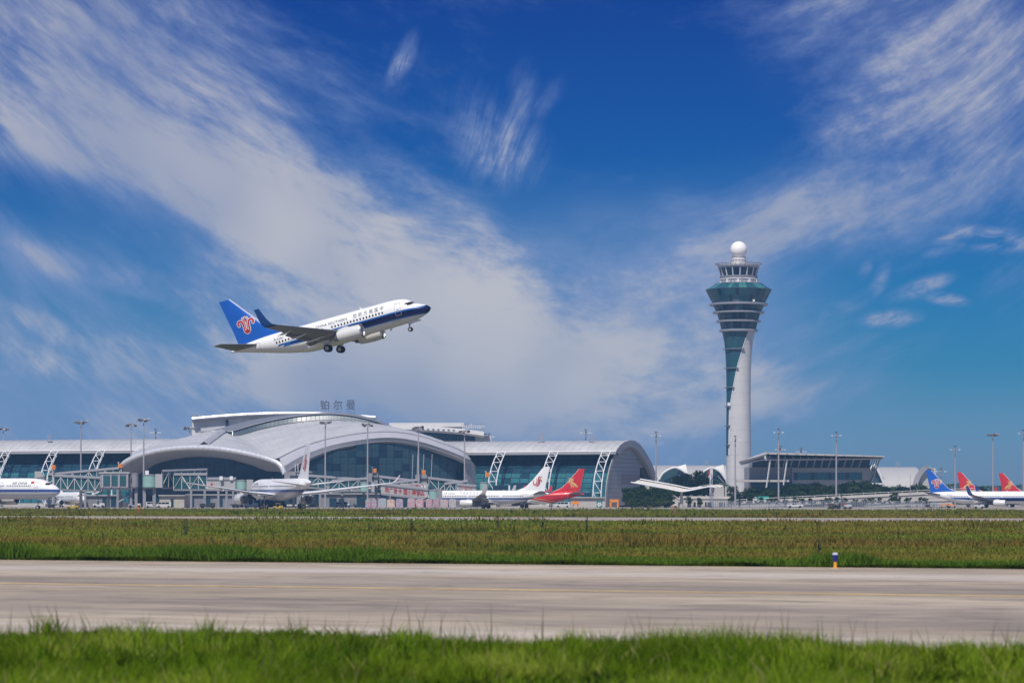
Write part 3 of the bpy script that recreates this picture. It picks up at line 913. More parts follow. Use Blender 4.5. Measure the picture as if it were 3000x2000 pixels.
def jet(name, label, sp, key, loc, heading, pitch=0.0, roll=0.0, single_windows=False, flex=0.0, letters=(), fin_logo=None, fin_mat=None, tip_mat=None, group=None):
    root = empty(name, loc, label, 'airplane', group)
    ORI[root.name] = Vector()
    root.rotation_euler = (R(roll), R(-pitch), R(heading))
    cz, X0, L = sp['cz'], sp['X0'], sp['L']
    g = lambda k, s: herm([a for a, _ in sp[k]], [b for _, b in sp[k]], s)

    def surf(s, th, side, off=0.0):
        t, b, w = g('zt', s), g('zb', s), g('w', s)
        zc, hh = (t + b) / 2, (t - b) / 2
        y, z = w * math.sin(th), zc + hh * math.cos(th)
        nn = Vector((0, math.sin(th) / max(w, .05), math.cos(th) / max(hh, .05))).normalized()
        return Vector((X0 - s, side * (y + nn.y * off), cz + z + nn.z * off))

    def th_of(s, z):
        t, b = g('zt', s), g('zb', s)
        return math.acos(max(-1, min(1, (z - (t + b) / 2) / ((t - b) / 2))))

    # fuselage
    ss = [0, .06, .15, .3, .5, .8, 1.2, 1.6, 2.15, 2.6, 3.1, 3.6, 4.3, 5.2, 6.2, 7.5]
    if L > 50:
        ss = [v * 1.45 for v in ss]
    ss += list(np.linspace(ss[-1] + 1.3, L, 44))
    n = 40
    rings = [[surf(s, 2 * math.pi * k / n, 1) for k in range(n)] for s in ss]
    mb = MB().loft(rings, True, True)
    body = mb.build('fuselage', fuselage_mat(key, sp), root, True)
    # wing-body fairing
    fw = sp['wing'][0]; w0 = sp['w'][6][1]
    f0, f1 = fw[1] - .6, fw[1] + fw[2] + 2.6
    rr = []
    for i in range(13):
        u = i / 12
        k = math.sin(math.pi * u) ** .5
        s = f0 + (f1 - f0) * u
        zb_ = g('zb', s)
        rr.append([Vector((X0 - s, w0 * 1.02 * k * math.cos(a) , cz + zb_ + .55 * w0 * .6 + math.sin(a) * (.55 * w0 * .6 + .16 * w0 * k))) for a in np.linspace(0, -math.pi, 13)])
    MB().loft(rr).build('wing_fairing', white_paint if key.startswith('south') else jet_nac, root, True)

    def strake(stations, side, z_of=None):
        rings = []
        for st in stations:
            y, s, c, z, tc = st[:5]
            phi = R(st[5]) if len(st) > 5 else 0
            ny, nz = -math.sin(phi), math.cos(phi)
            rings.append([Vector((X0 - (s + u * c), side * (y + ny * t * c), cz + z + nz * t * c)) for u, t in foil(tc)])
        return MB().loft(rings, True, True)

    def flexed(stn):
        return [(y, s, c, z + flex * (y / stn[-1][0]) ** 2, tc, *r) for y, s, c, z, tc, *r in stn]

    for side in (1, -1):
        wing = flexed(sp['wing'])
        wo = strake(wing, side).build('wing', jet_pale if L > 50 else jet_grey, root, True)
        wl = [(*wing[-1][:5], 8)] + [(y, s, c, z + flex, tc, a) for y, s, c, z, tc, a in sp['winglet']]
        strake(wl, side).build('winglet', tip_mat or white_paint, wo, True)
        # trailing flaps, partly down, and their fairings
        a, b = wing[1], wing[2]
        mid = [wing[2][i] + (wing[3][i] - wing[2][i]) * .52 for i in range(5)]
        for q0, q1 in ((a, b), (b, mid)):
            e0 = Vector((X0 - (q0[1] + q0[2] * .90), side * (q0[0] + .25), cz + q0[3] - .10)); e1 = Vector((X0 - (q1[1] + q1[2] * .90), side * (q1[0] - .1), cz + q1[3] - .08))
            c0, c1 = q0[2] * .14, q1[2] * .20
            d0, d1 = Vector((-c0, 0, -c0 * .24)), Vector((-c1, 0, -c1 * .24))
            up = Vector((0, 0, .10))
            MB().add([e0 + up, e1 + up, e1 + d1, e0 + d0, e0 - up, e1 - up, e1 + d1 - up * .3, e0 + d0 - up * .3],
                     [(0, 1, 2, 3), (4, 7, 6, 5), (0, 4, 5, 1), (1, 5, 6, 2), (2, 6, 7, 3), (3, 7, 4, 0)]).build('flap', jet_under, wo)
        for fr in (.22, .48, .72) if L < 50 else (.2, .4, .6, .78):
            i = 2 if fr > .26 else 1
            y = 1.9 + (wing[3][0] - 1.9) * fr
            k = (y - wing[i][0]) / (wing[i + 1][0] - wing[i][0])
            q = [wing[i][j] + (wing[i + 1][j] - wing[i][j]) * k for j in range(5)]
            sc_ = L / 32.2
            rad = [.02, .13 * sc_, .17 * sc_, .13 * sc_, .02]
            pts = [Vector((X0 - (q[1] + q[2] * u), side * y, cz + q[3] - dz * sc_)) for u, dz in ((.45, .10), (.65, .26), (.88, .34), (1.08, .36), (1.28, .40))]
            MB().tube(pts, rad, 8).build('flap_fairing', jet_nac, wo, True)
        # stabiliser
        strake(sp['stab'], side).build('stabilizer', jet_pale if L > 50 else jet_grey, root, True)
        # engine
        e = sp['eng']
        c = Vector((X0 - e['s'], side * e['y'], cz + e['z'] + flex * .15))
        r_, l_ = e['r'], e['l']
        ax = lambda prof, m_, nm, par: MB().loft([[c + Vector((-x, rad * math.cos(t), rad * math.sin(t) * (.96 if nm == 'engine' else 1))) for t in np.linspace(0, 2 * math.pi, 33)[:-1]] for rad, x in prof], True).build(nm, m_, par, True)
        nac = ax([(r_ * .80, .55), (r_ * .83, .10), (r_ * .90, .0), (r_ * .96, .10), (r_ * 1.02, .45), (r_ * 1.06, l_ * .4), (r_ * 1.02, l_ * .7), (r_ * .88, l_), (r_ * .80, l_)], jet_nac, 'engine', root)
        ax([(r_ * .815, .12), (r_ * .83, .04), (r_ * .895, -.02), (r_ * .965, .06), (r_ * 1.008, .24)], jet_metal, 'intake_lip', nac)
        ax([(.01, .28), (r_ * .2, .5), (r_ * .28, .75), (r_ * .82, .78), (r_ * .82, .5)], jet_dark, 'fan', nac)
        ax([(r_ * .80, l_ - .02), (r_ * .62, l_ + .25 * r_), (r_ * .50, l_ + .75 * r_), (r_ * .30, l_ + .75 * r_), (.02, l_ + 1.6 * r_)], jet_strut, 'exhaust', nac)
        p0, p1 = sp['pyl']
        zt_ = c.z + r_ * .95
        zw = cz + wing[1][3] + (wing[2][3] - wing[1][3]) * min(1, (e['y'] - wing[1][0]) / (wing[2][0] - wing[1][0])) + .1
        pr = [(p0, zt_ - .05), (p0 + .8, zt_ + .28), ((p0 + p1) / 2, zw + .12), (p1, zw), (p1, zw - .35), (p1 - 1.5, c.z + r_ * .55), (p0 + 1.2, c.z + r_ * .6)]
        MB().prism(pr, lambda s, z: Vector((X0 - s, c.y - .18, z)), lambda s, z: Vector((X0 - s, c.y + .18, z))).build('pylon', jet_nac, nac)
        # main gear
        ms, my, mr, nw, gap = sp['main']
        top = Vector((X0 - ms, side * my * .98, cz + wing[1][3] - .1)); hub = Vector((X0 - ms, side * my, mr))
        gm = MB().tube([top, hub + Vector((0, 0, .05))], [.16 * mr / .56, .10 * mr / .56], 10)
        gm.tube([hub + Vector((.0, -gap, 0)), hub + Vector((0, gap, 0))], .07 * mr / .56, 8)
        gm.bar(top + Vector((.9, -side * .4, 0)), hub.lerp(top, .45), .10)
        gm.bar(hub.lerp(top, .35) + Vector((-.05, 0, 0)), hub + Vector((-.38, 0, .12)), .07)
        gear = gm.build('landing_gear', jet_strut, root, True)
        axles = [0] if nw == 2 else [-mr * 1.05, mr * 1.05]
        if nw == 4:
            gm2 = MB().bar(hub + Vector((axles[0], 0, 0)), hub + Vector((axles[1], 0, 0)), .22)
            gm2.build('bogie', jet_strut, gear)
        wheelset(gear, [hub + Vector((a_, q * gap, 0)) for a_ in axles for q in (-1, 1)], mr)
        if nw == 2:
            MB().bar(top + Vector((0, side * .28, -.1)), hub.lerp(top, .42) + Vector((0, side * .3, 0)), .06, 1.1, (1, 0, 0)).build('gear_door', jet_nac, gear)
    # nose gear
    ns, nr, ng = sp['nose']
    top = Vector((X0 - ns, 0, cz + g('zb', ns) + .25)); hub = Vector((X0 - ns, 0, nr))
    gm = MB().tube([top, hub], [.11 * nr / .345, .075 * nr / .345], 8)
    gm.bar(top + Vector((1.0, 0, -.1)), hub.lerp(top, .5), .08)
    gm.tube([hub + Vector((0, -ng, 0)), hub + Vector((0, ng, 0))], .05, 6)
    gear = gm.build('nose_gear', jet_strut, root, True)
    wheelset(gear, [hub + Vector((0, q * ng, 0)) for q in (-1, 1)], nr)
    for q in (-1, 1):
        sgn = nr / .345
        c0 = top + Vector((.95 * sgn, q * .36 * sgn, -.1)); 
        MB().box(c0 + Vector((0, q * .05, -.16 * sgn)), (1.7 * sgn, .04, .22 * sgn)).build('gear_door', white_paint, gear)

    # fin: station curve so the dorsal fillet flows into the leading edge
    fz = [f[0] for f in sp['fin']]; fl = [f[1] for f in sp['fin']]; ft = [f[2] for f in sp['fin']]
    tcf = .095

    def fin_le(z): return herm(fz, fl, z)
    def fin_te(z): return float(np.interp(z, fz, ft))

    def fin_half(x_s, z):
        le, te = fin_le(z), fin_te(z)
        c_ = te - le
        u = min(max((x_s - le) / c_, 0), 1)
        ce = min(c_, fin_te(fz[3]) - fl[3])                     # thin fillet stays thin
        return 5 * tcf * (.2969 * math.sqrt(u) - .126 * u - .3516 * u * u + .2843 * u**3 - .1036 * u**4) * ce

    zs = list(np.linspace(fz[0] - .35, fz[3], 12)) + list(np.linspace(fz[3], fz[-1], 9))[1:]
    rings = []
    for z in zs:
        zz = max(z, fz[0])
        le, te = fin_le(zz), fin_te(zz)
        row = []
        us = [.5 * (1 - math.cos(math.pi * i / 12)) for i in range(13)]
        row += [Vector((X0 - (le + u * (te - le)), fin_half(le + u * (te - le), zz), cz + z)) for u in us]
        row += [Vector((X0 - (le + u * (te - le)), -fin_half(le + u * (te - le), zz), cz + z)) for u in us[-2:0:-1]]
        rings.append(row)
    fin = MB().loft(rings, True, True).build('fin', fin_mat or white_paint, root, True)
    # pale leading edge strip
    le_pts = [Vector((X0 - fin_le(max(z, fz[0])) , 0, cz + z)) for z in zs[3:]]
    MB().tube(le_pts, .06 * L / 32.2, 6).build('leading_edge', logo_white, fin, True)

    def decal(shape, m_, nm, parent, fn):
        vs, fs = shape
        o_ = MB().add([fn(*v) for v in vs], fs)
        me = o_.mesh(nm, m_)
        return link(nm, me, parent)

    if fin_logo:
        kind, ls, lz, size = fin_logo
        for side in (1, -1):
            # local x toward the tail on the starboard side when seen from outside -> emblem is mirrored to face the nose
            sx = -1 if side == -1 else 1
            for lay, (shape, m_) in enumerate(LOGOS[kind]):
                fn = lambda x, y, off=.02 + .012 * lay: (lambda s_, z_: Vector((X0 - s_, side * (fin_half(s_, z_) + off), cz + z_)))(ls + x * size * 1, lz + y * size)
                decal(shape, m_, 'tail_emblem', fin, fn)
    # cabin windows
    w0_, w1_, pitch_, wz = sp['win']
    wa, wb = sp['winsize']
    holes = [w0_ + pitch_ * k for k in range(int((w1_ - w0_) / pitch_))]
    skip = {17, 18} if L < 36 else {14, 33, 34}
    holes = [s for i, s in enumerate(holes) if i not in skip]
    for side in (1, -1):
        allw = MB()
        for s in holes:
            ring = [surf(s + wa * math.cos(a_), th_of(s, wz + wb * math.sin(a_)), side, .022) for a_ in np.linspace(0, 2 * math.pi, 11)[:-1]]
            if single_windows:
                MB().add(ring, [tuple(range(10))]).build('window', win_dark, root)
            else:
                allw.add(ring, [tuple(range(10))])
        if not single_windows:
            tag(allw.build('window_row', win_dark, root), kind='stuff')
        # doors drawn by their seams
        for ds, dw in sp['doors']:
            kk = sp['zt'][8][1] / 2.0
            zl, zh = -.62 * kk, 1.18 * kk
            ms_, tk = MB(), .028 * kk
            def strip(s0, z0, s1, z1, nn=6):
                r0, r1 = [], []
                for i in range(nn + 1):
                    u = i / nn
                    s_, z_ = s0 + (s1 - s0) * u, z0 + (z1 - z0) * u
                    if abs(s1 - s0) < 1e-6:
                        r0.append(surf(s_ - tk, th_of(s_, z_), side, .018)); r1.append(surf(s_ + tk, th_of(s_, z_), side, .018))
                    else:
                        r0.append(surf(s_, th_of(s_, z_ - tk), side, .018)); r1.append(surf(s_, th_of(s_, z_ + tk), side, .018))
                ms_.loft([r0, r1])
            a_, b_ = ds - dw / 2, ds + dw / 2
            strip(a_, zl, a_, zh); strip(b_, zl, b_, zh); strip(a_, zl, b_, zl, 2); strip(a_, zh, b_, zh, 2)
            do = ms_.build('door', line_grey, root)
            MB().add([surf(ds + dw * .2 * c_, th_of(ds, z_), side, .022) for c_, z_ in ((-1, .18 * kk), (1, .18 * kk), (1, .25 * kk), (-1, .25 * kk))], [(0, 1, 2, 3)]).build('handle', ink, do)
        # cockpit panes
        k2 = 1.0 if L < 50 else 1.42
        zw0 = .50 if L < 50 else .95
        hw = .50 if L < 50 else .72
        sA = 2.20 if L < 50 else 2.35
        panes_ = [((sA, .04, .42), (sA + .02, .47, .44)), ((sA + .05, .53, .44), (sA + .42, 1.0, .44)), ((sA + .52, 1.04, .44), (sA + 1.12, 1.38, .36))]
        for (s0, a0, _), (s1, a1, _) in panes_:
            grid = []
            for j in range(5):
                row = []
                for i in range(5):
                    u, v = i / 4, j / 4
                    s_ = s0 + (s1 - s0) * u + v * hw * .62 * (1 - .35 * u)
                    # widths grow around the nose: use angle from the crown at that height
                    z_ = zw0 + v * hw * (.95 - .15 * u)
                    th_full = th_of(s_, min(z_, g('zt', s_) - .02))
                    th = th_full * (a0 + (a1 - a0) * u) / 1.38 if a1 < 1.1 else th_full * (.78 + .22 * u)
                    if a1 >= 1.1:
                        s_ = sA + .30 + .95 * u + v * hw * .35 * (1 - u)
                        th = th_of(s_, min(z_, g('zt', s_) - .02))
                    elif a0 > .5:
                        s_ = sA + .02 + .26 * u + v * hw * .55
                        th = th_of(s_, min(z_, g('zt', s_) - .02)) * (.62 + .34 * u)
                    else:
                        s_ = sA - .10 + .04 * u + v * hw * .75
                        th = th_of(s_, min(z_, g('zt', s_) - .02)) * (.06 + .50 * u)
                    row.append(surf(s_, th, side, .02))
                grid.append(row)
            MB().loft(grid).build('windshield', win_dark, root, True)
    # lettering wrapped on to the skin
    for tkey, s_at, z_at, sides, m_, width in letters:
        vs, fs = TXT[tkey]
        kw = width / max(v[0] for v in vs)
        vs = [(x * kw, y * kw) for x, y in vs]
        for side in sides:
            fn = lambda x, y: (lambda s_: surf(s_, th_of(s_, z_at + y), side, .024))((s_at + width / 2 - x) if side == -1 else (s_at - width / 2 + x))
            decal((vs, fs), m_, 'lettering', root, fn)
    # little aerials
    for s_, up in ((L * .32, 1), (L * .46, -1), (L * .2, -1)):
        z0 = cz + (g('zt', s_) if up > 0 else g('zb', s_)) - .05 * up
        MB().prism([(s_, z0), (s_ + .45, z0), (s_ + .6, z0 + .42 * up), (s_ + .42, z0 + .42 * up)], lambda s, z: Vector((X0 - s, -.03, z)), lambda s, z: Vector((X0 - s, .03, z))).build('antenna', jet_nac, root)
    # tail cone exhaust
    MB().tube([Vector((X0 - L + .25, 0, cz + g('zt', L) * .5 + g('zb', L) * .5)), Vector((X0 - L - .12, 0, cz + g('zt', L) * .5 + g('zb', L) * .5))], .16 * L / 32.2, 12).build('tail_exhaust', jet_strut, root, True)
    if key.startswith('shenzhen'):
        pass
    return root


_WHEEL = {}


def wheelset(gear, hubs, r):
    if r not in _WHEEL:
        ty = MB().loft([[Vector((rad * math.cos(t), y, rad * math.sin(t))) for t in np.linspace(0, 2 * math.pi, 25)[:-1]] for rad, y in ((r * .55, -.17 * r / .56), (r * .86, -.2 * r / .56), (r * .98, -.13 * r / .56), (r, 0), (r * .98, .13 * r / .56), (r * .86, .2 * r / .56), (r * .55, .17 * r / .56))], True)
        hb = MB().loft([[Vector((rad * math.cos(t), y, rad * math.sin(t))) for t in np.linspace(0, 2 * math.pi, 17)[:-1]] for rad, y in ((.02, -.12 * r / .56), (r * .3, -.16 * r / .56), (r * .56, -.15 * r / .56), (r * .56, .15 * r / .56), (r * .3, .16 * r / .56), (.02, .12 * r / .56))], True)
        _WHEEL[r] = (ty.mesh('tyre', jet_tyre, smooth=True), hb.mesh('rim', jet_hub, smooth=True))
    for h_ in hubs:
        link('tyre', _WHEEL[r][0], gear, h_)
        link('rim', _WHEEL[r][1], gear, h_)


# ------------------------------------------------------------------ tail emblems, drawn as brush strokes in a unit square (x toward the tail)
def merged(parts):
    vs, fs = [], []
    for v, f in parts:
        k = len(vs)
        vs += v
        fs += [tuple(i + k for i in q) for q in f]
    return vs, fs


def disc(x, y, r, n=14):
    return [(x + r * math.cos(a), y + r * math.sin(a)) for a in np.linspace(0, 2 * math.pi, n + 1)[:-1]], [tuple(range(n))]


def flower(grow):
    k = []
    for sg in (-1, 1):
        k.append(ribbon([(sg * .45, .07), (sg * .50, .19), (sg * .41, .31), (sg * .26, .29), (sg * .18, .14), (sg * .16, -.20)], [.11 + grow, .125 + grow, .125 + grow, .115 + grow, .105 + grow, .10 + grow]))
        k.append(ribbon([(sg * .17, .36), (sg * .09, .27), (sg * .06, .10), (sg * .055, -.20)], [.04 + grow, .06 + grow, .06 + grow, .055 + grow]))
        k.append(disc(sg * .15, .46, .04 + grow / 2))
    k.append(disc(0, .50, .045 + grow / 2))
    k.append(([(-.09 - grow / 2, .37), (.09 + grow / 2, .37), (0, .22)], [(0, 1, 2)]))
    k.append(([(-.22 - grow / 2, -.17), (-.10, -.28 + grow / 3), (0, -.20 + grow / 2), (.10, -.28 + grow / 3), (.22 + grow / 2, -.17), (.19 + grow / 2, -.36), (.09, -.47 - grow / 2), (-.09, -.47 - grow / 2), (-.19 - grow / 2, -.36)], [tuple(range(9))]))
    return merged(k)


def phoenix():
    k = [ribbon([(.46, .50), (.25, .47), (.10, .36), (.09, .18), (.02, -.02), (-.10, -.20), (-.22, -.28)][::-1] if False else [(.46, .50), (.22, .46), (.08, .34), (.10, .12), (.07, -.16), (-.05, -.38), (-.20, -.50)], [.02, .10, .12, .12, .11, .10, .03]),
         ribbon([(.46, .38), (.30, .34), (.22, .22), (.22, .04), (.20, -.20), (.08, -.42), (-.10, -.55)], [.02, .07, .10, .11, .11, .09, .02]),
         ribbon([(.20, .04), (.32, .15), (.42, .08), (.38, -.04), (.32, -.02)], [.05, .08, .09, .07, .04]),
         ribbon([(-.10, .30), (-.06, .10), (-.08, -.14), (-.18, -.30), (-.32, -.34), (-.42, -.22), (-.44, .04)], [.03, .08, .10, .11, .12, .11, .06]),
         ribbon([(-.44, .06), (-.46, .14)], [.09, .05], 5)]
    return merged(k)


def roc():
    k = [ribbon([(.50, .44), (.30, .40), (.05, .36), (-.16, .46)], [.02, .07, .08, .01]),
         ribbon([(.42, .28), (.20, .26), (-.02, .22), (-.10, .28)], [.02, .07, .09, .02]),
         ribbon([(.44, -.02), (.42, .10), (.26, .14), (.08, .06), (-.14, -.14), (-.36, -.44)], [.06, .10, .12, .12, .12, .06]),
         ribbon([(.34, -.08), (.24, -.04), (.10, -.14), (-.04, -.32), (-.12, -.50)], [.04, .09, .10, .10, .05]),
         ribbon([(.10, -.02), (-.12, -.06), (-.34, -.24), (-.50, -.48)], [.06, .10, .10, .03]),
         ribbon([(.22, -.20), (.14, -.34), (.08, -.52)], [.04, .09, .04])]
    return merged(k)


def flipx(shape):
    return [(-x, y) for x, y in shape[0]], shape[1]


LOGOS = {'flower': [(flower(.07), logo_white), (flower(0), logo_red)], 'phoenix': [(flipx(phoenix()) if False else phoenix(), logo_red)], 'roc': [(flipx(roc()), logo_gold)]}

# ------------------------------------------------------------------ the jet that has just lifted off
D1 = 427.0
southern_letters = [('southern', 15.2, .78, (-1, 1), ink, 5.1), ('southern_cn', 9.2, .82, (-1,), ink, 4.9), ('southern_fwd', 9.2, .82, (1,), ink, 4.9), ('reg', 23.9, .72, (-1, 1), ink, 1.6), ('skyteam', 5.3, -1.45, (-1, 1), line_grey, 1.4)]
jet('departing_jet', 'white and blue jet climbing in the air with wheels still down', J737, 'southern', P(1004, 963, D1) - Vector((0, 0, 3.25)), -16, 13.9, 1.5,
    single_windows=True, flex=.35, letters=southern_letters, fin_logo=('flower', 28.9, 4.3, 2.55), fin_mat=so_blue, tip_mat=tip_blue)
# ------------------------------------------------------------------ terminal buildings
roof_white = mat('roof_metal', (.47, .47, .47), .42, .0, .26, .10)
roof_hall = mat('hall_roof_metal', (.54, .535, .53), .42, .0, .24, .09)
cladding = mat('grey_cladding', (.36, .36, .37), .5, .0, .12, .3)
soffit = mat('soffit_grey', (.40, .40, .44), .55, 0, .10, .2)
silver = mat('polished_lip', (.80, .80, .82), .28, .35, .06, .5)
teal = glassmat('teal_glass', (.030, .135, .160), .16, .5, .18)
teal_dark = glassmat('dark_teal_glass', (.014, .050, .078), .14, .5, .12)
hall_glass = glassmat('hall_glass', (.040, .085, .115), .10, .9, .16)
navy = glassmat('navy_glass', (.012, .030, .060), .14, .4, .2)
frame_dark = mat('mullion', (.05, .065, .075), .5, .2, .1, .5)
steel_white = mat('white_steel', (.76, .76, .77), .4, 0, .06, .5)
steel_grey = mat('grey_steel', (.30, .30, .33), .5, 0, .15, .5)
dark_base = mat('dark_concrete', (.075, .08, .095), .8, 0, .3, .2)
beige = mat('beige_render', (.46, .42, .37), .8, 0, .15, .3)
conc = mat('pale_concrete', (.46, .44, .41), .8, 0, .16, .15)
orange = mat('orange_paint', (.75, .26, .03), .5, 0, .12, 1)


def pane_mesh(pts, m, thick, nrm):
    a = [Vector(p) for p in pts]
    b = [p - nrm * thick for p in a]
    return MB().add(a + b, [(0, 1, 2, 3), (7, 6, 5, 4), (0, 4, 5, 1), (1, 5, 6, 2), (2, 6, 7, 3), (3, 7, 4, 0)]).mesh('pane', m)


def concourse(label, s0, s1, zk, truss_s, gable, ncol, tbase=0.0, facade_s=None):
    prof_g = [(0, 1.2), (.35, 5), (1.3, 8.5), (2.8, 11.6), (4.9, 14.6), (7.6, 17.2), (10.2, 19.3)]            # edge of the gable, (t, z)
    prof_f = [(4.0, 1.2), (4.5, 5), (5.6, 8.5), (7.2, 11.6), (9.2, 14.6), (11.2, 17.2), (13.0, 19.3)]         # curved glass, set back under the eave
    prof_r = [(6.6, 19.2), (7.2, 20.1), (10.5, 21.6), (15, 22.9), (21, 23.6), (26, 23.5), (32, 22.2), (39, 19.0), (45, 15.2), (50.5, 10.4)]
    ev = lambda pr, z: float(np.interp(z, [q[1] for q in pr], [q[0] for q in pr]))
    base = TP((s0 + s1) / 2, tbase + 20, 0)
    root = empty('terminal_concourse', base, label, 'terminal')
    t_ = lambda t: t + tbase
    # roof shell with thickness
    up = [[TP(s, t_(t), z * zk) for t, z in prof_r] for s in (s0, s1)]
    lo = [[TP(s, t_(t) + .2, z * zk - .9) for t, z in prof_r] for s in (s0, s1)]
    n = len(prof_r)
    mb = MB().loft(up).loft(lo)
    for k in range(n - 1):
        for e in (0, 1):
            mb.add([up[e][k], up[e][k + 1], lo[e][k + 1], lo[e][k]], [(0, 1, 2, 3)])
    rf = mb.build('roof', roof_white, root, True)
    # standing seams as thin ribs, eave gutter
    for i in range(int((s1 - s0) / 3) + 1):
        s = s0 + .4 + i * 3
        if s < s1 - .3:
            MB().tube([TP(s, t_(t), z * zk + .06) for t, z in prof_r[:6]], .05, 4).build('seam', roof_white, rf)
    MB().tbox(s0, s1, t_(6.3), t_(7.0), 18.55 * zk, 19.25 * zk).build('gutter', cladding, rf)
    MB().tube([TP(s0, t_(6.55), 19.5 * zk), TP(s1, t_(6.55), 19.5 * zk)], .22, 8).build('gutter_pipe', steel_white, rf, True)
    # inner dark shell and base
    fs = facade_s or (s0, s1)
    MB().loft([[TP(s, t_(t) + .5, z * zk) for t, z in prof_f] for s in fs]).build('mullion_frame', frame_dark, root, True)
    MB().tbox(fs[0], fs[1], t_(1.6), t_(15), 0, 1.25 * zk).build('plinth', conc, root)
    MB().tbox(s0 + 1, s1 - 4.5, t_(15.5), t_(46), 0, 10 * zk).build('core', dark_base, root)
    # curved panes, one mesh per row shared along the building
    nrow = 10
    zs = np.linspace(1.25, 19.2, nrow + 1)
    cw = (fs[1] - fs[0]) / ncol
    for r in range(nrow):
        za, zb = zs[r] + .10, zs[r + 1] - .06
        pts = [AX * (.10) + BX * ev(prof_f, za) + Vector((0, 0, za * zk)), AX * (cw - .12) + BX * ev(prof_f, za) + Vector((0, 0, za * zk)),
               AX * (cw - .12) + BX * ev(prof_f, zb) + Vector((0, 0, zb * zk)), AX * (.10) + BX * ev(prof_f, zb) + Vector((0, 0, zb * zk))]
        me = pane_mesh(pts, teal if r < 6 else teal_dark, .12, -BX)  # upper rows take darker glass: shade under the eave put into the colour
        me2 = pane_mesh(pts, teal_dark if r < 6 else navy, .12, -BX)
        rr = random.Random(r)
        for c in range(ncol):
            o = TP(fs[0] + c * cw, tbase, 0)
            link('pane', me2 if rr.random() < .07 else me, root, o - base)
    # white lattice trusses standing in front of the glass
    off = [(-3.0, 0.6), (-2.8, 5), (-1.9, 9), (-.2, 12.6), (2.4, 15.8), (4.8, 18.0), (6.8, 19.6)]
    for s in truss_s:
        tr = None
        ch = []
        for ds, dt in ((-1.55, 0), (1.45, 0), (.55, 2.4)):
            ch.append([TP(s + ds, t_(t) + dt * (1 if dt else 0), z * zk) for t, z in off])
        cs = [curve3(c_, 13) for c_ in ch]
        tr = MB().tube(cs[0], .20, 8).tube(cs[1], .20, 8).tube(cs[2], .15, 8).build('truss', steel_white, root, True)
        for k in range(0, 13, 2):
            MB().tube([cs[0][k], cs[1][k]], .13, 6).build('brace', steel_white, tr)
            if k < 12:
                MB().tube([cs[0][k + 2], cs[1][k]], .10, 6).build('brace', steel_white, tr)
                MB().tube([cs[2][min(k + 1, 12)], cs[1][k]], .09, 6).build('brace', steel_white, tr)
                MB().tube([cs[2][min(k + 1, 12)], cs[1][k + 2]], .09, 6).build('brace', steel_white, tr)
        MB().tbox(s - 2.2, s + 2.2, t_(-4.2), t_(-1.8), 0, .7).build('footing', conc, root)
    # gable end
    if gable:
        gz = list(np.linspace(.6, 21.6, 15))
        back = lambda z: float(np.interp(z, [10.4, 15.2, 19.0, 22.2, 23.5], [48.5, 43, 37, 30, 24])) if z > 10.4 else 48.5
        front = lambda z: ev(prof_g, z) + .4 if z < 19.3 else float(np.interp(z, [19.3, 20.5, 22, 22.8], [10.6, 11.5, 15, 19]))
        for i in range(len(gz) - 1):
            za, zb = gz[i] + .05, gz[i + 1] - .03
            fa, fb, ba, bb = front(za), front(zb), back(za), back(zb)
            cut = 36.0 if za < 13 else 99
            sw = s1 - 1.6
            poly = [(fa, za), (min(ba, cut), za), (min(bb, cut), zb), (fb, zb)]
            MB().prism(poly, lambda t, z: TP(sw, t_(t), z * zk), lambda t, z: TP(sw - .35, t_(t), z * zk)).build('cladding_row', cladding, root)
        # pale corner strip, rim of the vault, recessed triangular opening with strut
        MB().loft([[TP(s1 - 1.5, t_(ev(prof_g, z)) + .1, z * zk) for z in np.linspace(.6, 17, 9)], [TP(s1 - 1.5, t_(ev(prof_g, z)) + 1.9, z * zk) for z in np.linspace(.6, 17, 9)]]).build('corner_strip', conc, root)
        rim_o = [TP(s1 + .1, t_(t), z * zk + .05) for t, z in prof_r]
        inner = [(9.5, 18.3), (10.5, 18.9), (13, 20.0), (16.4, 20.9), (21, 21.4), (25, 21.1), (30, 19.8), (36, 17.0), (42, 13.4), (47, 9.2)]
        rim_i = [TP(s1 + .1, t_(t), z * zk) for t, z in inner]
        rim_b = [TP(s1 - 1.4, t_(t), z * zk) for t, z in inner]
        MB().loft([rim_o, rim_i, rim_b]).build('vault_rim', cladding, root, True)
        MB().prism([(36.2, 0), (46, 0), (46, 9.8), (36.2, 13.6)], lambda t, z: TP(s1 - 3.2, t_(t), z * zk), lambda t, z: TP(s1 - 3.6, t_(t), z * zk)).build('glazed_recess', navy, root)
        MB().bar(TP(s1 - 1.8, t_(36.3), 13.2 * zk), TP(s1 - 1.8, t_(43.5), 9.0 * zk), .9, .5).build('strut', frame_dark, root)
        MB().tbox(s1 - 2.5, s1 - .6, t_(43), t_(51), 8.6 * zk, 10.0 * zk).build('beam', conc, root)
        MB().prism([(17, 8.2), (35.5, 8.2), (35.5, 11.6), (17, 11.6)], lambda t, z: TP(s1 - 1.52, t_(t), z * zk), lambda t, z: TP(s1 - 1.58, t_(t), z * zk)).build('weathered_panel', mat('rusty_panel', (.30, .26, .26), .6, 0, .25, .3), root)
    return root


sR0, sR1 = S_of(1235), S_of(1786)
concourse('right terminal wing with barrel roof, rounded grey gable end and white trusses', sR0, sR1, 1.0, [S_of(p, -2) for p in (1443, 1598, 1752)], True, 16, 0.0, (S_of(1345), sR1 - 1.7))
sL0, sL1 = S_of(-260), S_of(500)
concourse('left terminal wing with barrel roof and teal glass behind white trusses', sL0, sL1, 1.085, [S_of(p, -2) for p in (-160, -14, 126, 264)], False, 24, 0.0, (S_of(-120), S_of(480)))

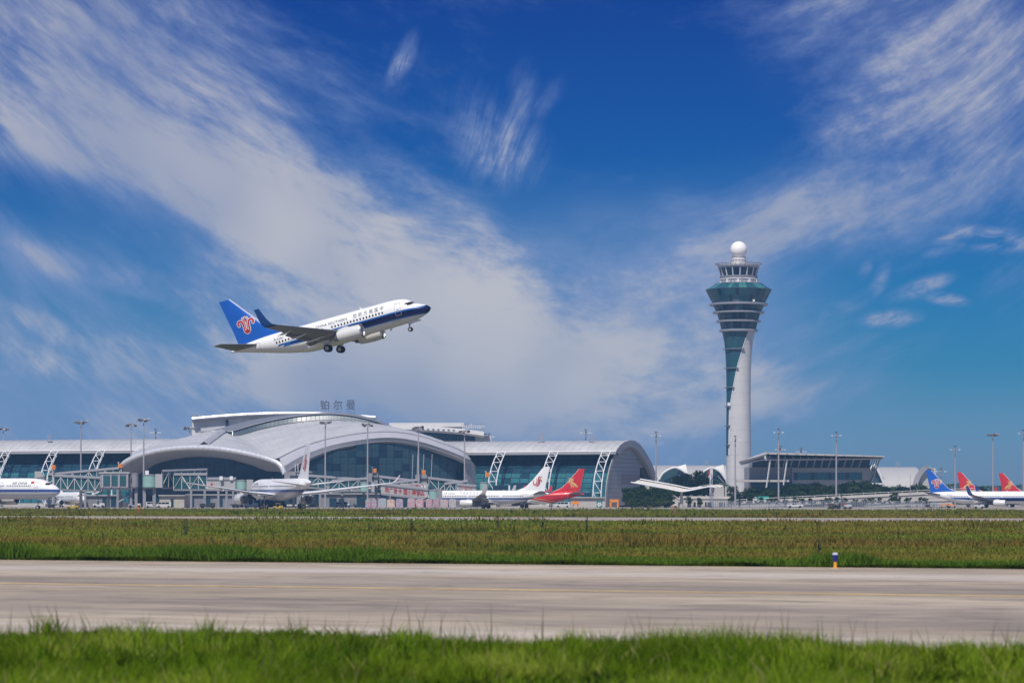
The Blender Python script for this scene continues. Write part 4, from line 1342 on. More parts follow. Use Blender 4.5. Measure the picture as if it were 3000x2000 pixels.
# ------------------------------------------------------------------ central hall
hall = empty('terminal_hall', P(840, 1478, 990), 'large domed terminal hall with silver front lip and glazed arches', 'terminal')
Lp = [(352, 1376, 992), (366, 1354, 988), (410, 1333, 984), (480, 1317, 979), (560, 1311, 974), (640, 1314, 969), (720, 1327, 965), (785, 1344, 961), (820, 1361, 959), (834, 1388, 958)]
Rp = [(834, 1388, 958), (818, 1341, 962), (880, 1311, 968), (960, 1286, 974), (1060, 1269, 980), (1150, 1265, 984), (1230, 1277, 988), (1300, 1300, 990), (1355, 1322, 992), (1378, 1345, 993)]
Lc = curve3([P(*p) for p in Lp], 61)
Rc = curve3([P(*p) for p in Rp[1:]], 61)
# the roof skin: front edge (both arches) lofted back to the ridge
front = curve3([P(*p) for p in [(380, 1342, 990), (480, 1316, 981), (560, 1310, 976), (640, 1313, 971), (720, 1325, 967), (785, 1341, 964), (818, 1340, 963), (880, 1310, 969), (960, 1285, 975), (1060, 1268, 981), (1150, 1264, 985), (1230, 1276, 989), (1300, 1299, 991), (1365, 1328, 993)]], 80)
ridge = curve3([P(*p) for p in [(398, 1322, 1075), (460, 1302, 1075), (540, 1281, 1072), (600, 1266, 1068), (650, 1263, 1064), (690, 1276, 1060), (760, 1258, 1058), (840, 1241, 1057), (920, 1232, 1056), (1000, 1232, 1056), (1070, 1240, 1056), (1150, 1258, 1058), (1250, 1284, 1062), (1366, 1326, 1070)]], 80)
rows = []
for j in range(9):
    u = j / 8
    row = []
    for k in range(80):
        a, b = front[k], ridge[k]
        p = a.lerp(b, u)
        p.z += math.sin(math.pi * u) * 1.1
        row.append(p)
    rows.append(row)
back = [Vector((p.x + 12, p.y + 60, max(4, p.z - 16))) for p in ridge]
hr = MB().loft(rows + [back]).build('roof', roof_hall, hall, True)
for k in range(2, 80, 2):
    MB().tube([rows[j][k] + Vector((0, -.02, .05)) for j in range(9)], .045, 4).build('seam', roof_hall, hr)
# front lip: segmented silver tube
SEG = 46
lip = curve3([P(*p) for p in Lp], SEG * 3 + 1)
me_dummy = None
for k in range(SEG):
    q = lip[k * 3:k * 3 + 4]
    q = [q[0].lerp(q[1], .06)] + q[1:3] + [q[2].lerp(q[3], .94)]
    MB().tube(q, .85, 10).build('lip_segment', silver, hall, True)
MB().tube(lip, .72, 8).build('lip_core', cladding, hall, True)
# soffit from the lip back to the glazed arch
G = curve3([P(*p) for p in [(372, 1392, 1004), (410, 1386, 1001), (455, 1360, 998), (505, 1346, 995), (565, 1339, 992), (620, 1341, 989), (680, 1350, 986), (730, 1364, 982), (775, 1379, 978), (828, 1381, 972)]], 61)
MB().loft([[p + Vector((0, .1, -.45)) for p in Lc], [a.lerp(b, .5) + Vector((0, 0, -.25)) for a, b in zip(Lc, G)], G]).build('soffit', soffit, hall, True)


def glass_arch(curve, zbot, depth, nc, nr, m_list, seed, nm='pane'):
    """upright glazing below an arch; panes run up behind the band above them"""
    c0, c1 = curve[0], curve[-1]
    ax = Vector((c1.x - c0.x, c1.y - c0.y, 0)); w = ax.length; ax.normalize()
    bk = Vector((-ax.y, ax.x, 0))
    if bk.y < 0: bk = -bk
    o0 = Vector((c0.x, c0.y, 0)) + bk * depth
    ztop = lambda s: float(np.interp(s, *zip(*sorted(((p - Vector((c0.x, c0.y, 0))).dot(ax), p.z) for p in curve))))
    cw = w / nc
    zmax = max(p.z for p in curve)
    rh = (zmax - zbot) / nr
    MB().add([o0 + bk * .5 + Vector((0, 0, zbot)), o0 + bk * .5 + ax * w + Vector((0, 0, zbot))] + [o0 + bk * .5 + ax * (w * k / 30) + Vector((0, 0, ztop(w * k / 30) + .3)) for k in range(30, -1, -1)], [tuple(range(33))]).build('mullion_frame', frame_dark, hall)
    mes = []
    for m_ in m_list:
        pts = [ax * .07 + Vector((0, 0, .07)), ax * (cw - .07) + Vector((0, 0, .07)), ax * (cw - .07) + Vector((0, 0, rh - .07)), ax * .07 + Vector((0, 0, rh - .07))]
        mes.append(pane_mesh(pts, m_, .1, -bk))
    rr = random.Random(seed)
    for c in range(nc):
        for r in range(nr):
            if zbot + r * rh + rh * .25 < ztop((c + .5) * cw):
                pc = o0 + ax * (c * cw) + Vector((0, 0, zbot + r * rh))
                f = r / nr
                k = 0 if rr.random() > .06 + .22 * f * (len(m_list) > 2) else rr.randrange(1, len(m_list))
                link(nm, mes[k], hall, pc - ORI[hall.name])


glass_arch(G, 1.0, .8, 16, 6, [navy, teal_dark], 3)
# right arch: dark edge, pale band, lower lip, then glazing
def shift(c, dz, dy=0.0):
    return [p + Vector((0, dy, dz)) for p in c]


low = curve3([P(*p) for p in [(836, 1384, 960), (900, 1345, 966), (980, 1315, 972), (1070, 1298, 978), (1150, 1292, 982), (1230, 1303, 986), (1310, 1327, 988), (1358, 1346, 990), (1379, 1349, 993)]], 61)
MB().loft([Rc, [a.lerp(b, .30) + Vector((0, -1.2, 0)) for a, b in zip(Rc, low)], [a.lerp(b, .62) + Vector((0, -1.6, 0)) for a, b in zip(Rc, low)], low]).build('arch_band', soffit, hall, True)
MB().tube(shift(Rc, .05, -.1), .22, 6).build('arch_edge', steel_grey, hall, True)
MB().loft([low, shift(low, -.75, 1.0), shift(low, -1.25, 3.2)]).build('arch_lip', cladding, hall, True)
MB().tube(shift(low, 0, -.15), .14, 6).build('arch_edge', steel_grey, hall, True)
low2 = shift(low, -1.0, 3.2)
glass_arch(low2, 1.0, .6, 24, 9, [hall_glass, teal_dark, navy], 5)
# side cheek of the arch and thin posts in front of the glazing
for px_ in (1145, 1206, 1220, 1238, 1262):
    MB().tube([P(px_, 1440, 984), P(px_ + 4, 1330 if px_ > 1200 else 1300, 984)], .10, 6).build('glazing_post', mat('glazing_post', (.45, .52, .55), .4, 0, .1, 1), hall)
MB().loft([[P(1362, 1350, 992), P(1362, 1470, 992)], [P(1380, 1348, 994), P(1382, 1470, 996)], [P(1392, 1362, 1000), P(1400, 1470, 1003)]]).build('side_cheek', cladding, hall, True)
# ridge skylight monitor
top = curve3([P(*p) for p in [(682, 1263, 1059), (740, 1246, 1057), (800, 1231, 1056), (870, 1219, 1055), (940, 1213, 1055), (985, 1213, 1055), (1040, 1219, 1055), (1090, 1231, 1055), (1120, 1241, 1056), (1180, 1264, 1058)]], 49)
bot = curve3([P(*p) for p in [(686, 1281, 1058), (745, 1263, 1056), (800, 1249, 1055), (870, 1237, 1054), (940, 1231, 1054), (985, 1231, 1054), (1040, 1237, 1054), (1090, 1246, 1054), (1120, 1252, 1055), (1182, 1270, 1057)]], 49)
sky_m = mat('skylight_glass', (.085, .115, .14), .3, 0, .25, .3)
mon = MB().loft([bot, top]).build('skylight', frame_dark, hall, True)
for k in range(48):
    a0, a1, b0, b1 = bot[k].lerp(top[k], .08), bot[k + 1].lerp(top[k + 1], .08), bot[k].lerp(top[k], .90), bot[k + 1].lerp(top[k + 1], .90)
    e = Vector((0, -.12, 0))
    MB().add([a0.lerp(a1, .06) + e, a0.lerp(a1, .94) + e, b0.lerp(b1, .94) + e, b0.lerp(b1, .06) + e], [(0, 1, 2, 3)]).build('skylight_pane', sky_m, mon)
ttop = curve3([P(*p) for p in [(622, 1261, 1075), (680, 1245, 1076), (740, 1230, 1078), (800, 1220, 1080), (870, 1212, 1082), (940, 1209, 1084), (1000, 1210, 1084), (1060, 1217, 1084), (1110, 1233, 1080), (1180, 1262, 1074)]], 49)
MB().loft([shift(top, .15, -.6), shift(ttop, .1)]).build('monitor_roof', mat('monitor_roof', (.19, .20, .22), .5, 0, .12, .3), hall, True)
MB().tube(shift(top, .1, -.6), .16, 6).build('monitor_edge', steel_grey, hall, True)
# gable end of the monitor and the spine that runs down the roof from it
e0, e1 = P(624, 1262, 1074), P(682, 1263, 1059)
MB().add([e0, e1, P(686, 1279, 1058), P(618, 1277, 1070)], [(0, 1, 2, 3)]).build('monitor_gable', teal_dark, hall)
for a, b in ((e0, e1), (e1, P(681, 1278, 1058)), (e0, P(619, 1276, 1070))):
    MB().bar(a + Vector((0, -.3, 0)), b + Vector((0, -.3, 0)), .28).build('gable_frame', steel_white, hall)
kf = min(range(80), key=lambda k: abs((front[k].x / front[k].y) * FPX + 1500 - 588)); kr = min(range(80), key=lambda k: abs((ridge[k].x / ridge[k].y) * FPX + 1500 - 650))
sp0 = []
for j in range(8, 0, -1):
    kk = kf + (kr - kf) * j / 8
    i0 = int(kk)
    sp0.append(rows[j][i0].lerp(rows[j][min(i0 + 1, 79)], kk - i0))
MB().loft([[p + Vector((-1.6, 0, .15)) for p in sp0], [p + Vector((0, 0, 1.0)) for p in sp0], [p + Vector((1.7, 0, .1)) for p in sp0]]).build('roof_spine', roof_white, hall, True)
MB().tube([p + Vector((1.9, -.1, .2)) for p in sp0], .28, 6).build('spine_edge', steel_grey, hall)
MB().loft([[P(352, 1470, 1004), P(840, 1470, 980)], [P(352, 1486, 1004), P(840, 1486, 980)]]).build('base_wall', dark_base, hall)

# ------------------------------------------------------------------ hotel behind the hall
DH = 1150
hot = empty('hotel_building', P(900, 1480, DH), 'white hotel block with curved silver roof edge rising behind the hall', 'hotel')
wallw = mat('white_render', (.62, .61, .60), .7, 0, .10, .2)


def slab(px0, py0, px1, py1, d0, d1, m, nm, parent, dz=0):
    a, b = P(px0, py1, d0), P(px1, py0, d0)
    return MB().box(((a.x + b.x) / 2, (d0 + d1) / 2, (a.z + b.z) / 2), (b.x - a.x, d1 - d0, b.z - a.z)).build(nm, m, parent)


slab(563, 1228, 588, 1480, DH + 1.2, DH + 30, wallw, 'corner_wall', hot)
slab(588, 1229, 662, 1480, DH, DH + 30, mat('hotel_grey', (.50, .50, .51), .6, 0, .1, .2), 'wall', hot)
slab(661, 1222, 669, 1480, DH - .6, DH + 30, navy, 'stair_glazing', hot)
slab(669, 1228, 712, 1480, DH + .5, DH + 30, wallw, 'wall', hot)
slab(712, 1221, 900, 1480, DH + 1, DH + 30, wallw, 'wall', hot)
slab(580, 1262, 640, 1266, DH - .5, DH, steel_grey, 'vent_band', hot)
slab(596, 1247, 606, 1250, DH - .3, DH, steel_grey, 'vent', hot)
edge = curve3([P(*p) for p in [(563, 1226, DH - 2), (640, 1219, DH - 2), (720, 1213.5, DH - 2), (800, 1210.5, DH - 2), (880, 1210, DH - 2), (960, 1212, DH - 2), (1100, 1222, DH - 2)]], 121)
for k in range(40):
    q = edge[k * 3:k * 3 + 4]
    MB().tube([q[0].lerp(q[1], .05)] + q[1:3] + [q[2].lerp(q[3], .95)], .62, 8).build('roof_edge_segment', silver, hot, True)
MB().loft([[p + Vector((0, -.3, -.5)) for p in edge], [p + Vector((0, .6, -1.5)) for p in edge], [p + Vector((0, 3.5, -1.6)) for p in edge]]).build('roof_fascia', steel_grey, hot, True)
MB().loft([edge, [p + Vector((0, 34, .5)) for p in edge]]).build('roof', roof_white, hot, True)
for px_ in (685, 700, 733, 741, 750):
    slab(px_, 1217, px_ + 5, 1226, DH - 1, DH + 1, steel_grey, 'roof_fan', hot)
# plant room / mast on the far corner
slab(563, 1216, 574, 1228, DH + 3, DH + 8, steel_grey, 'roof_plant', hot)
MB().tube([P(571, 1217, DH + 4), P(571, 1208, DH + 4)], [.12, .05], 6).build('mast', steel_grey, hot)
# right wing of the hotel
hw_ = empty('hotel_wing', P(1290, 1480, DH), 'long low hotel wing with overhanging dark glazed upper floor', 'hotel')
rt = [P(1128, 1243, DH - 4), P(1250, 1248, DH - 4), P(1340, 1254, DH - 4), P(1418, 1264, DH - 4)]
tp = curve3(rt, 13)
MB().loft([tp, shift(tp, -1.6, -.3), [P(1128, 1262, DH - 4), P(1200, 1264, DH - 4)][:0] or shift(tp, -2.4, .6)]).build('roof_fascia', wallw, hw_, True)
MB().loft([tp, shift(tp, .4, 36)]).build('roof', roof_white, hw_, True)
slab(1140, 1238, 1360, 1250, DH + 6, DH + 26, wallw, 'roof_parapet', hw_)
MB().prism([(1120, 1262), (1432, 1270), (1408, 1277), (1120, 1276)], lambda a, b: P(a, b, DH - 3), lambda a, b: P(a, b, DH + 20)).build('overhang', navy, hw_)
for i in range(22):
    x0 = 1178 + i * 9.6
    slab(x0, 1276, x0 + 8.4, 1288, DH - 1.2, DH - .9, teal_dark if i % 3 else navy, 'window', hw_)
slab(1170, 1274, 1392, 1290, DH - .8, DH + 20, frame_dark, 'glazed_floor', hw_)
slab(1170, 1287, 1392, 1480, DH - .4, DH + 20, conc, 'wall', hw_)
slab(1391, 1276, 1440, 1480, DH - .6, DH + 18, mat('hotel_grey', (.5, .5, .51)), 'end_wall', hw_)
for i in range(9):
    slab(1206 + i * 15, 1253 + i * .5, 1212 + i * 15, 1255.5 + i * .5, DH - 4.6, DH - 4.2, steel_grey, 'fascia_slot', hw_)
# roof signs: each one thing, made of letters on a scaffold
blue_letter = mat('slate_letter', (.075, .09, .125), .5, 0, .08, .3)
for key, pxc, nm, lb in (('hotel', 951, '铂', 'first and leftmost dark Chinese character on the hotel roof'), ('hotel2', 989.5, '尔', 'middle dark Chinese character on the hotel roof'), ('hotel3', 1027.5, '曼', 'last and rightmost dark Chinese character on the hotel roof')):
    vs, fs = TXT[key]
    c = P(pxc, 1200, DH + 6)
    wv = max(v[0] for v in vs); y0 = min(v[1] for v in vs); y1 = max(v[1] for v in vs)
    kx, kz = 26 * DH / FPX / wv, 29 * DH / FPX / (y1 - y0)
    o = empty('roof_sign_character', Vector((c.x, DH + 6, Zp(1214, DH))), lb, 'sign letter', 'Chinese roof sign')
    n = len(vs)
    pts = [Vector((c.x + (x - wv / 2) * kx, DH + 6, c.z + (y - y0) * kz)) for x, y in vs]
    MB().add(pts, fs).add([p + Vector((0, .5, 0)) for p in pts], fs).build('character', blue_letter, o)
    sc_ = MB()
    for dx in (-1.5, -.5, .5, 1.5):
        sc_.bar((c.x + dx, DH + 6.9, Zp(1216, DH)), (c.x + dx, DH + 6.9, Zp(1174, DH)), .07)
    for zz in (1204, 1196, 1186, 1178):
        sc_.bar((c.x - 1.9, DH + 6.9, Zp(zz, DH)), (c.x + 1.9, DH + 6.9, Zp(zz, DH)), .06)
    for k in range(3):
        sc_.bar((c.x - 1.5 + k, DH + 7, Zp(1216, DH)), (c.x - .5 + k, DH + 7, Zp(1204, DH)), .05)
    sc_.build('scaffold', mat('sign_scaffold', (.16, .18, .22), .5, 0, .1, 1), o)
vs, fs = TXT['pullman']
wv = max(v[0] for v in vs); y0 = min(v[1] for v in vs); y1 = max(v[1] for v in vs)
o = empty('roof_sign_word', P(1386, 1262, DH), 'pale word sign on a scaffold above the hotel wing', 'sign')
kx = 64 * DH / FPX / wv
x0 = X(1355, DH); zb0 = Zp(1259, DH)
pts = [Vector((x0 + x * kx, DH - 2, zb0 + (y - y0) * 18 * DH / FPX / (y1 - y0))) for x, y in vs]
MB().add(pts, fs).add([p + Vector((0, .4, 0)) for p in pts], fs).build('word', mat('pale_letter', (.62, .64, .68), .4, 0, .05, .5), o)
sc_ = MB()
for k in range(13):
    x = X(1352 + k * 5.6, DH)
    sc_.bar((x, DH - 1.2, Zp(1271, DH)), (x, DH - 1.2, Zp(1241, DH)), .07)
for zz in (1243, 1250, 1257, 1264):
    sc_.bar((X(1352, DH), DH - 1.2, Zp(zz, DH)), (X(1420, DH), DH - 1.2, Zp(zz, DH)), .06)
for k in range(12):
    x = X(1352 + k * 5.6, DH); x2 = X(1357.6 + k * 5.6, DH)
    sc_.bar((x, DH - 1.1, Zp(1270, DH)), (x2, DH - 1.1, Zp(1260, DH)), .05)
sc_.build('scaffold', mat('sign_scaffold', (.3, .33, .38)), o)
# lattice box on the hotel roof right of the monitor
o = empty('roof_lattice', P(1112, 1243, DH - 8), 'grey lattice frame on the roof behind the skylight end', 'antenna frame')
fr = MB()
for a in range(1100, 1125, 6):
    fr.bar(P(a, 1246, DH - 8), P(a, 1221, DH - 8), .12)
    fr.bar(P(a, 1246, DH - 8), P(min(a + 6, 1124), 1221, DH - 8), .09)
for b_ in (1222, 1230, 1238, 1245):
    fr.bar(P(1100, b_, DH - 8), P(1124, b_, DH - 8), .10)
fr.build('lattice', steel_grey, o)
slab(1098, 1238, 1126, 1252, DH - 7.6, DH - 4, wallw, 'plinth', o)


# small service frames that stand on the roofs
def roof_frame(px, py0, py1, w, d, label):
    o = empty('roof_frame', P(px, py0, d), label, 'roof frame', 'frames on the terminal roofs')
    for sx in (-1, 1):
        for dd in (0, 2.0):
            MB().tube([P(px + sx * w / 2, py0, d + dd), P(px + sx * w / 2, py1, d + dd)], .16, 6).build('leg', steel_grey, o)
    for k, pyb in enumerate(np.linspace(py1, py0, 4)[:3]):
        m = MB()
        for dd in (0, 2.0):
            m.bar(P(px - w * .62, pyb, d + dd), P(px + w * .62, pyb, d + dd), .2)
        m.bar(P(px - w / 2, pyb, d), P(px - w / 2, pyb, d + 2), .15).bar(P(px + w / 2, pyb, d), P(px + w / 2, pyb, d + 2), .15)
        m.build('crossbar', steel_grey, o)


roof_frame(144, 1291, 1275, 9, 1085, 'twin post frame on the left terminal roof')
roof_frame(1583, 1292, 1270, 14, 1012, 'larger frame on the right terminal roof')
roof_frame(1732, 1292, 1276, 9, 1004, 'smaller frame near the gable end of the right terminal roof')
# ------------------------------------------------------------------ control tower
DT = 1203.0
K = DT / FPX
TC = Vector((X(2164, DT), DT, 0))
tow = empty('control_tower', TC, 'tall control tower with flared teal glass head and white radome', 'control tower')
zt_ = lambda py: Zp(py, DT)
shaft_m = mat('tower_shell', (.56, .555, .55), .42, 0, .14, .12)
sh = [(36, 1490), (36, 1320), (35.4, 1240), (35.0, 1172), (35.4, 1110), (36.0, 1080), (37.5, 1045), (40, 1015), (43.5, 990), (49, 968)]
sr = [(r * K, zt_(y)) for r, y in sh]
radius_at = lambda z: herm([q[1] for q in sr], [q[0] for q in sr], z)
MB().lathe([(radius_at(z), z) for z in np.linspace(sr[0][1], sr[-1][1], 40)], TC, 64).build('shaft', shaft_m, tow, True)
# faint shell joints
for z in np.arange(6, 72, 5.2):
    MB().lathe([(radius_at(z) + .02, z), (radius_at(z) + .05, z + .05), (radius_at(z) + .02, z + .10)], TC, 64).build('shell_joint', mat('shell_joint', (.43, .43, .44), .5, 0, .1, .3), tow)
# glazed strip: wraps the left flank, widening upward
tow_teal = glassmat('tower_teal', (.018, .088, .115), .14, .35, .12, .45)
tow_navy = glassmat('tower_navy', (.006, .030, .062), .14, .4, .15, .45)
bnd = [(973, 2189), (1000, 2179), (1030, 2170), (1066, 2159), (1115, 2149), (1158, 2142), (1201, 2135.5), (1333, 2133.8)]


def ang(py):
    px = float(np.interp(py, [b[0] for b in bnd], [b[1] for b in bnd]))
    r = radius_at(zt_(py)) / K
    return math.asin(max(-1, min(1, (px - 2164) / r)))            # 0 faces the camera


rows_ = list(np.linspace(1333, 973, 27))
A_BACK = -math.pi * .95
for i in range(26):
    za, zb = zt_(rows_[i]), zt_(rows_[i + 1])
    a0, a1 = ang(rows_[i]), ang(rows_[i + 1])
    nseg = 7
    for k in range(nseg):
        q = []
        for (z, ae, e) in ((za, a0, .05), (zb, a1, -.05)):
            for u in (k / nseg + .006, (k + 1) / nseg - .006):
                a = A_BACK + (ae - A_BACK) * u
                r = radius_at(z) + .14
                q.append(TC + Vector((math.sin(a) * r, -math.cos(a) * r, z + e)))
        mid = []
        for (z, ae, e) in ((za, a0, .05), (zb, a1, -.05)):
            a = A_BACK + (ae - A_BACK) * ((k + .5) / nseg)
            r = radius_at(z) + .14
            mid.append(TC + Vector((math.sin(a) * r, -math.cos(a) * r, z + e)))
        MB().add([q[0], mid[0], q[1], q[3], mid[1], q[2]], [(0, 1, 4, 5), (1, 2, 3, 4)]).build('pane', tow_teal, tow)
MB().loft([[TC + Vector((math.sin(A_BACK + (ang(py) - A_BACK) * u) * (radius_at(zt_(py)) + .06), -math.cos(A_BACK + (ang(py) - A_BACK) * u) * (radius_at(zt_(py)) + .06), zt_(py))) for u in np.linspace(0, 1, 22)] for py in rows_]).build('pane_backing', frame_dark, tow, True)
edge_pts = [TC + Vector((math.sin(ang(py)) * (radius_at(zt_(py)) + .1), -math.cos(ang(py)) * (radius_at(zt_(py)) + .1), zt_(py))) for py in np.linspace(1333, 973, 30)]
MB().tube(edge_pts, .16, 6).build('strip_edge', steel_white, tow, True)
ledge_m = mat('ledge_metal', (.30, .30, .33), .4, .2, .1, .5)
for py in (1023, 1079, 1135, 1191, 1247, 1303):
    z = zt_(py); r0 = radius_at(z)
    a1 = ang(py) + .12
    pr = [(r0, z - .18), (r0 + 1.0, z - .12), (r0 + 1.05, z + .12), (r0, z + .2)]
    ring = []
    for r, zz in pr:
        ring.append([TC + Vector((math.sin(a) * r, -math.cos(a) * r, zz)) for a in np.linspace(-math.pi * .95, a1, 28)])
    MB().loft(ring).build('maintenance_ledge', ledge_m, tow, True)


def flare(py0, r0, py1, r1, n, m, m2, nm='pane', p2=.3, ro=0.0):
    """ring of flat panes between two radii"""
    za, zb = zt_(py0), zt_(py1)
    ra, rb = r0 * K, r1 * K
    mes = []
    for mm in (m, m2):
        h = math.pi / n * .94
        e = .04
        pts = [Vector((-math.sin(h) * ra, -math.cos(h) * ra, za + e)), Vector((math.sin(h) * ra, -math.cos(h) * ra, za + e)), Vector((math.sin(h) * rb, -math.cos(h) * rb, zb - e)), Vector((-math.sin(h) * rb, -math.cos(h) * rb, zb - e))]
        mes.append(pane_mesh(pts, mm, .12, Vector((0, -1, 0))))
    rr = random.Random(int(py0))
    for k in range(n):
        o = link(nm, mes[1] if rr.random() < p2 else mes[0], tow)
        o.rotation_euler = (0, 0, 2 * math.pi * k / n + ro)
    MB().lathe([(ra - .25, za), (rb - .25, zb)], TC, 64).build('pane_backing', frame_dark, tow, True)


def ring(py0, py1, r0, m, nm='ledge_ring', r1=None, inner=None):
    za, zb = zt_(py1), zt_(py0)
    r1 = r1 or r0
    i_ = (inner or r0 - 14) * K
    return MB().lathe([(i_, za), (r0 * K - .15, za), (r0 * K, za + .15), (r1 * K, zb - .15), (r1 * K - .15, zb), (i_, zb)], TC, 64).build(nm, m, tow, True)


lm = mat('ring_metal', (.34, .34, .37), .35, .3, .1, .4)
flare(967, 50.5, 944, 55.5, 40, tow_navy, tow_teal, p2=.15)
flare(940, 57.5, 918, 63.0, 40, tow_navy, tow_teal, p2=.15)
flare(914, 65.5, 896, 74.0, 44, tow_navy, tow_teal, p2=.25)
flare(889, 76.5, 869, 87.0, 52, tow_teal, tow_navy, p2=.12)
flare(869, 87.0, 850, 96.0, 52, tow_teal, tow_navy, p2=.06)
flare(849, 95.5, 832, 68.5, 52, tow_teal, glassmat('pale_teal_glass', (.05, .20, .19), .2, .3, .3), p2=.5)
ring(966, 972, 56.5, lm); ring(939.5, 944.5, 65, lm); ring(913.5, 918.5, 75.5, lm); ring(889.5, 895.5, 85.5, lm)
ring(848.5, 850.5, 96.6, frame_dark)
ring(830.5, 832.5, 69, lm)
cabw = mat('cab_wall', (.52, .49, .50), .5, 0, .12, .5)
MB().lathe([(54 * K, zt_(831)), (54 * K, zt_(818)), (40 * K, zt_(818))], TC, 48).build('equipment_floor', cabw, tow, True)
for k in range(14):
    a = -1.3 + k * .2
    c = TC + Vector((math.sin(a) * 56 * K, -math.cos(a) * 56 * K, zt_(828) + (k * 37 % 5) * .12))
    MB().box(c, (.7, .7, 1.0 + (k * 53 % 4) * .3), Matrix.Rotation(a, 3, 'Z')).build('equipment_box', steel_grey if k % 3 else steel_white, tow)
ring(817.5, 820, 57, steel_white, 'gallery_rim'); ring(809.5, 817.5, 55.5, mat('gallery_dark', (.20, .20, .23), .5, 0, .1, .5), 'gallery')
flare(809.5, 50, 786, 57, 16, glassmat('cab_glass', (.008, .020, .055), .08, .3, .2), tow_navy, 'cab_window', .2, .19)
for k in range(16):
    a = 2 * math.pi * (k + .5) / 16 + .19
    p = lambda r, py: TC + Vector((math.sin(a) * r * K, -math.cos(a) * r * K, zt_(py)))
    MB().bar(p(51, 810), p(58, 785), .34).build('cab_post', steel_white if k % 1 == 0 else lm, tow)
ring(781.5, 786, 60.5, lm, 'cab_roof_rim', inner=2)
ring(776, 781.5, 55.5, mat('roof_deck', (.36, .33, .36), .6, 0, .2, .5), 'roof_deck', inner=2)
for py, r in ((774, 68), (777.5, 62), (772.5, 67)):
    MB().tube([TC + Vector((math.cos(a) * r * K, math.sin(a) * r * K, zt_(py))) for a in np.linspace(0, 2 * math.pi, 49)], .10, 6).build('railing', ledge_m, tow)
for k in range(28):
    a = 2 * math.pi * k / 28
    MB().bar(TC + Vector((math.cos(a) * 58 * K, math.sin(a) * 58 * K, zt_(783))), TC + Vector((math.cos(a) * 67.5 * K, math.sin(a) * 67.5 * K, zt_(773))), .12).build('railing_bracket', ledge_m, tow)
pedw = mat('pedestal', (.62, .59, .58), .5, 0, .1, .4)
MB().lathe([(24 * K, zt_(777)), (22.5 * K, zt_(768)), (19.5 * K, zt_(753)), (2 * K, zt_(753))], TC, 32).build('radome_base', pedw, tow, True)
for k in range(14):
    a = 2 * math.pi * k / 14
    p = lambda r, py: TC + Vector((math.sin(a) * r * K, -math.cos(a) * r * K, zt_(py)))
    MB().bar(p(24, 776), p(19.8, 753), .16).build('base_rib', steel_grey, tow)
for py, r in ((753, 20.2), (763, 22.2)):
    MB().tube([TC + Vector((math.cos(a) * r * K, math.sin(a) * r * K, zt_(py))) for a in np.linspace(0, 2 * math.pi, 33)], .14, 6).build('base_hoop', steel_grey, tow)
rz, rr_ = zt_(731.5), 24.4 * K
MB().lathe([(math.cos(b) * rr_, rz + math.sin(b) * rr_) for b in np.linspace(-1.03, math.pi / 2, 22)], TC, 40).build('radome', mat('radome_white', (.90, .88, .83), .5, 0, .03, .3), tow, True)
MB().tube([TC + Vector((0, 0, rz + rr_ - .05)), TC + Vector((0, 0, rz + rr_ + 1.6))], [.10, .03], 6).build('lightning_rod', steel_grey, tow)
MB().tube([TC + Vector((34 * K, 0, zt_(776))), TC + Vector((34 * K, 0, zt_(764)))], [.14, .05], 6).build('aerial', steel_grey, tow)
c = TC + Vector((math.sin(.5) * 80 * K, -math.cos(.5) * 80 * K, zt_(885)))
MB().box(c, (.8, .5, .9)).build('lamp', steel_white, tow)
MB().box(TC + Vector((-31 * K, -20 * K, zt_(1184))), (1.0, .8, 1.3)).build('dish_box', steel_white, tow)
MB().prism([(2140, 1480), (2190, 1480), (2155, 1420), (2140, 1432)], lambda a, b: P(a, b, DT - 6), lambda a, b: P(a, b, DT + 4)).build('base_fin', shaft_m, tow)

# ------------------------------------------------------------------ office building beside the tower
DO = 1120
off = empty('office_building', P(2380, 1480, DO), 'grey office building with sloping overhanging roof beside the control tower', 'office')
offw = mat('office_wall', (.36, .355, .36), .6, 0, .10, .2)
slab(2196, 1368, 2540, 1480, DO + 8, DO + 34, offw, 'wall', off)
slab(2204, 1337, 2548, 1371, DO + 8.5, DO + 15.5, navy, 'clerestory', off)
slab(2320, 1370, 2550, 1450, DO + 5.5, DO + 8, offw, 'front_wall', off)
for i in range(16):
    x0 = 2325 + i * 12.6
    slab(x0, 1384, x0 + 11.2, 1405, DO + 5.2, DO + 5.5, teal if i % 4 else teal_dark, 'window', off)
for i in range(5):
    x0 = 2325 + i * 13
    slab(x0, 1417, x0 + 11, 1428, DO + 5.2, DO + 5.5, teal_dark, 'window', off)
slab(2158, 1405, 2312, 1411, DO - 2, DO + 8, conc, 'terrace_slab', off)
slab(2200, 1411, 2318, 1440, DO + 4, DO + 8, navy, 'ground_glazing', off)
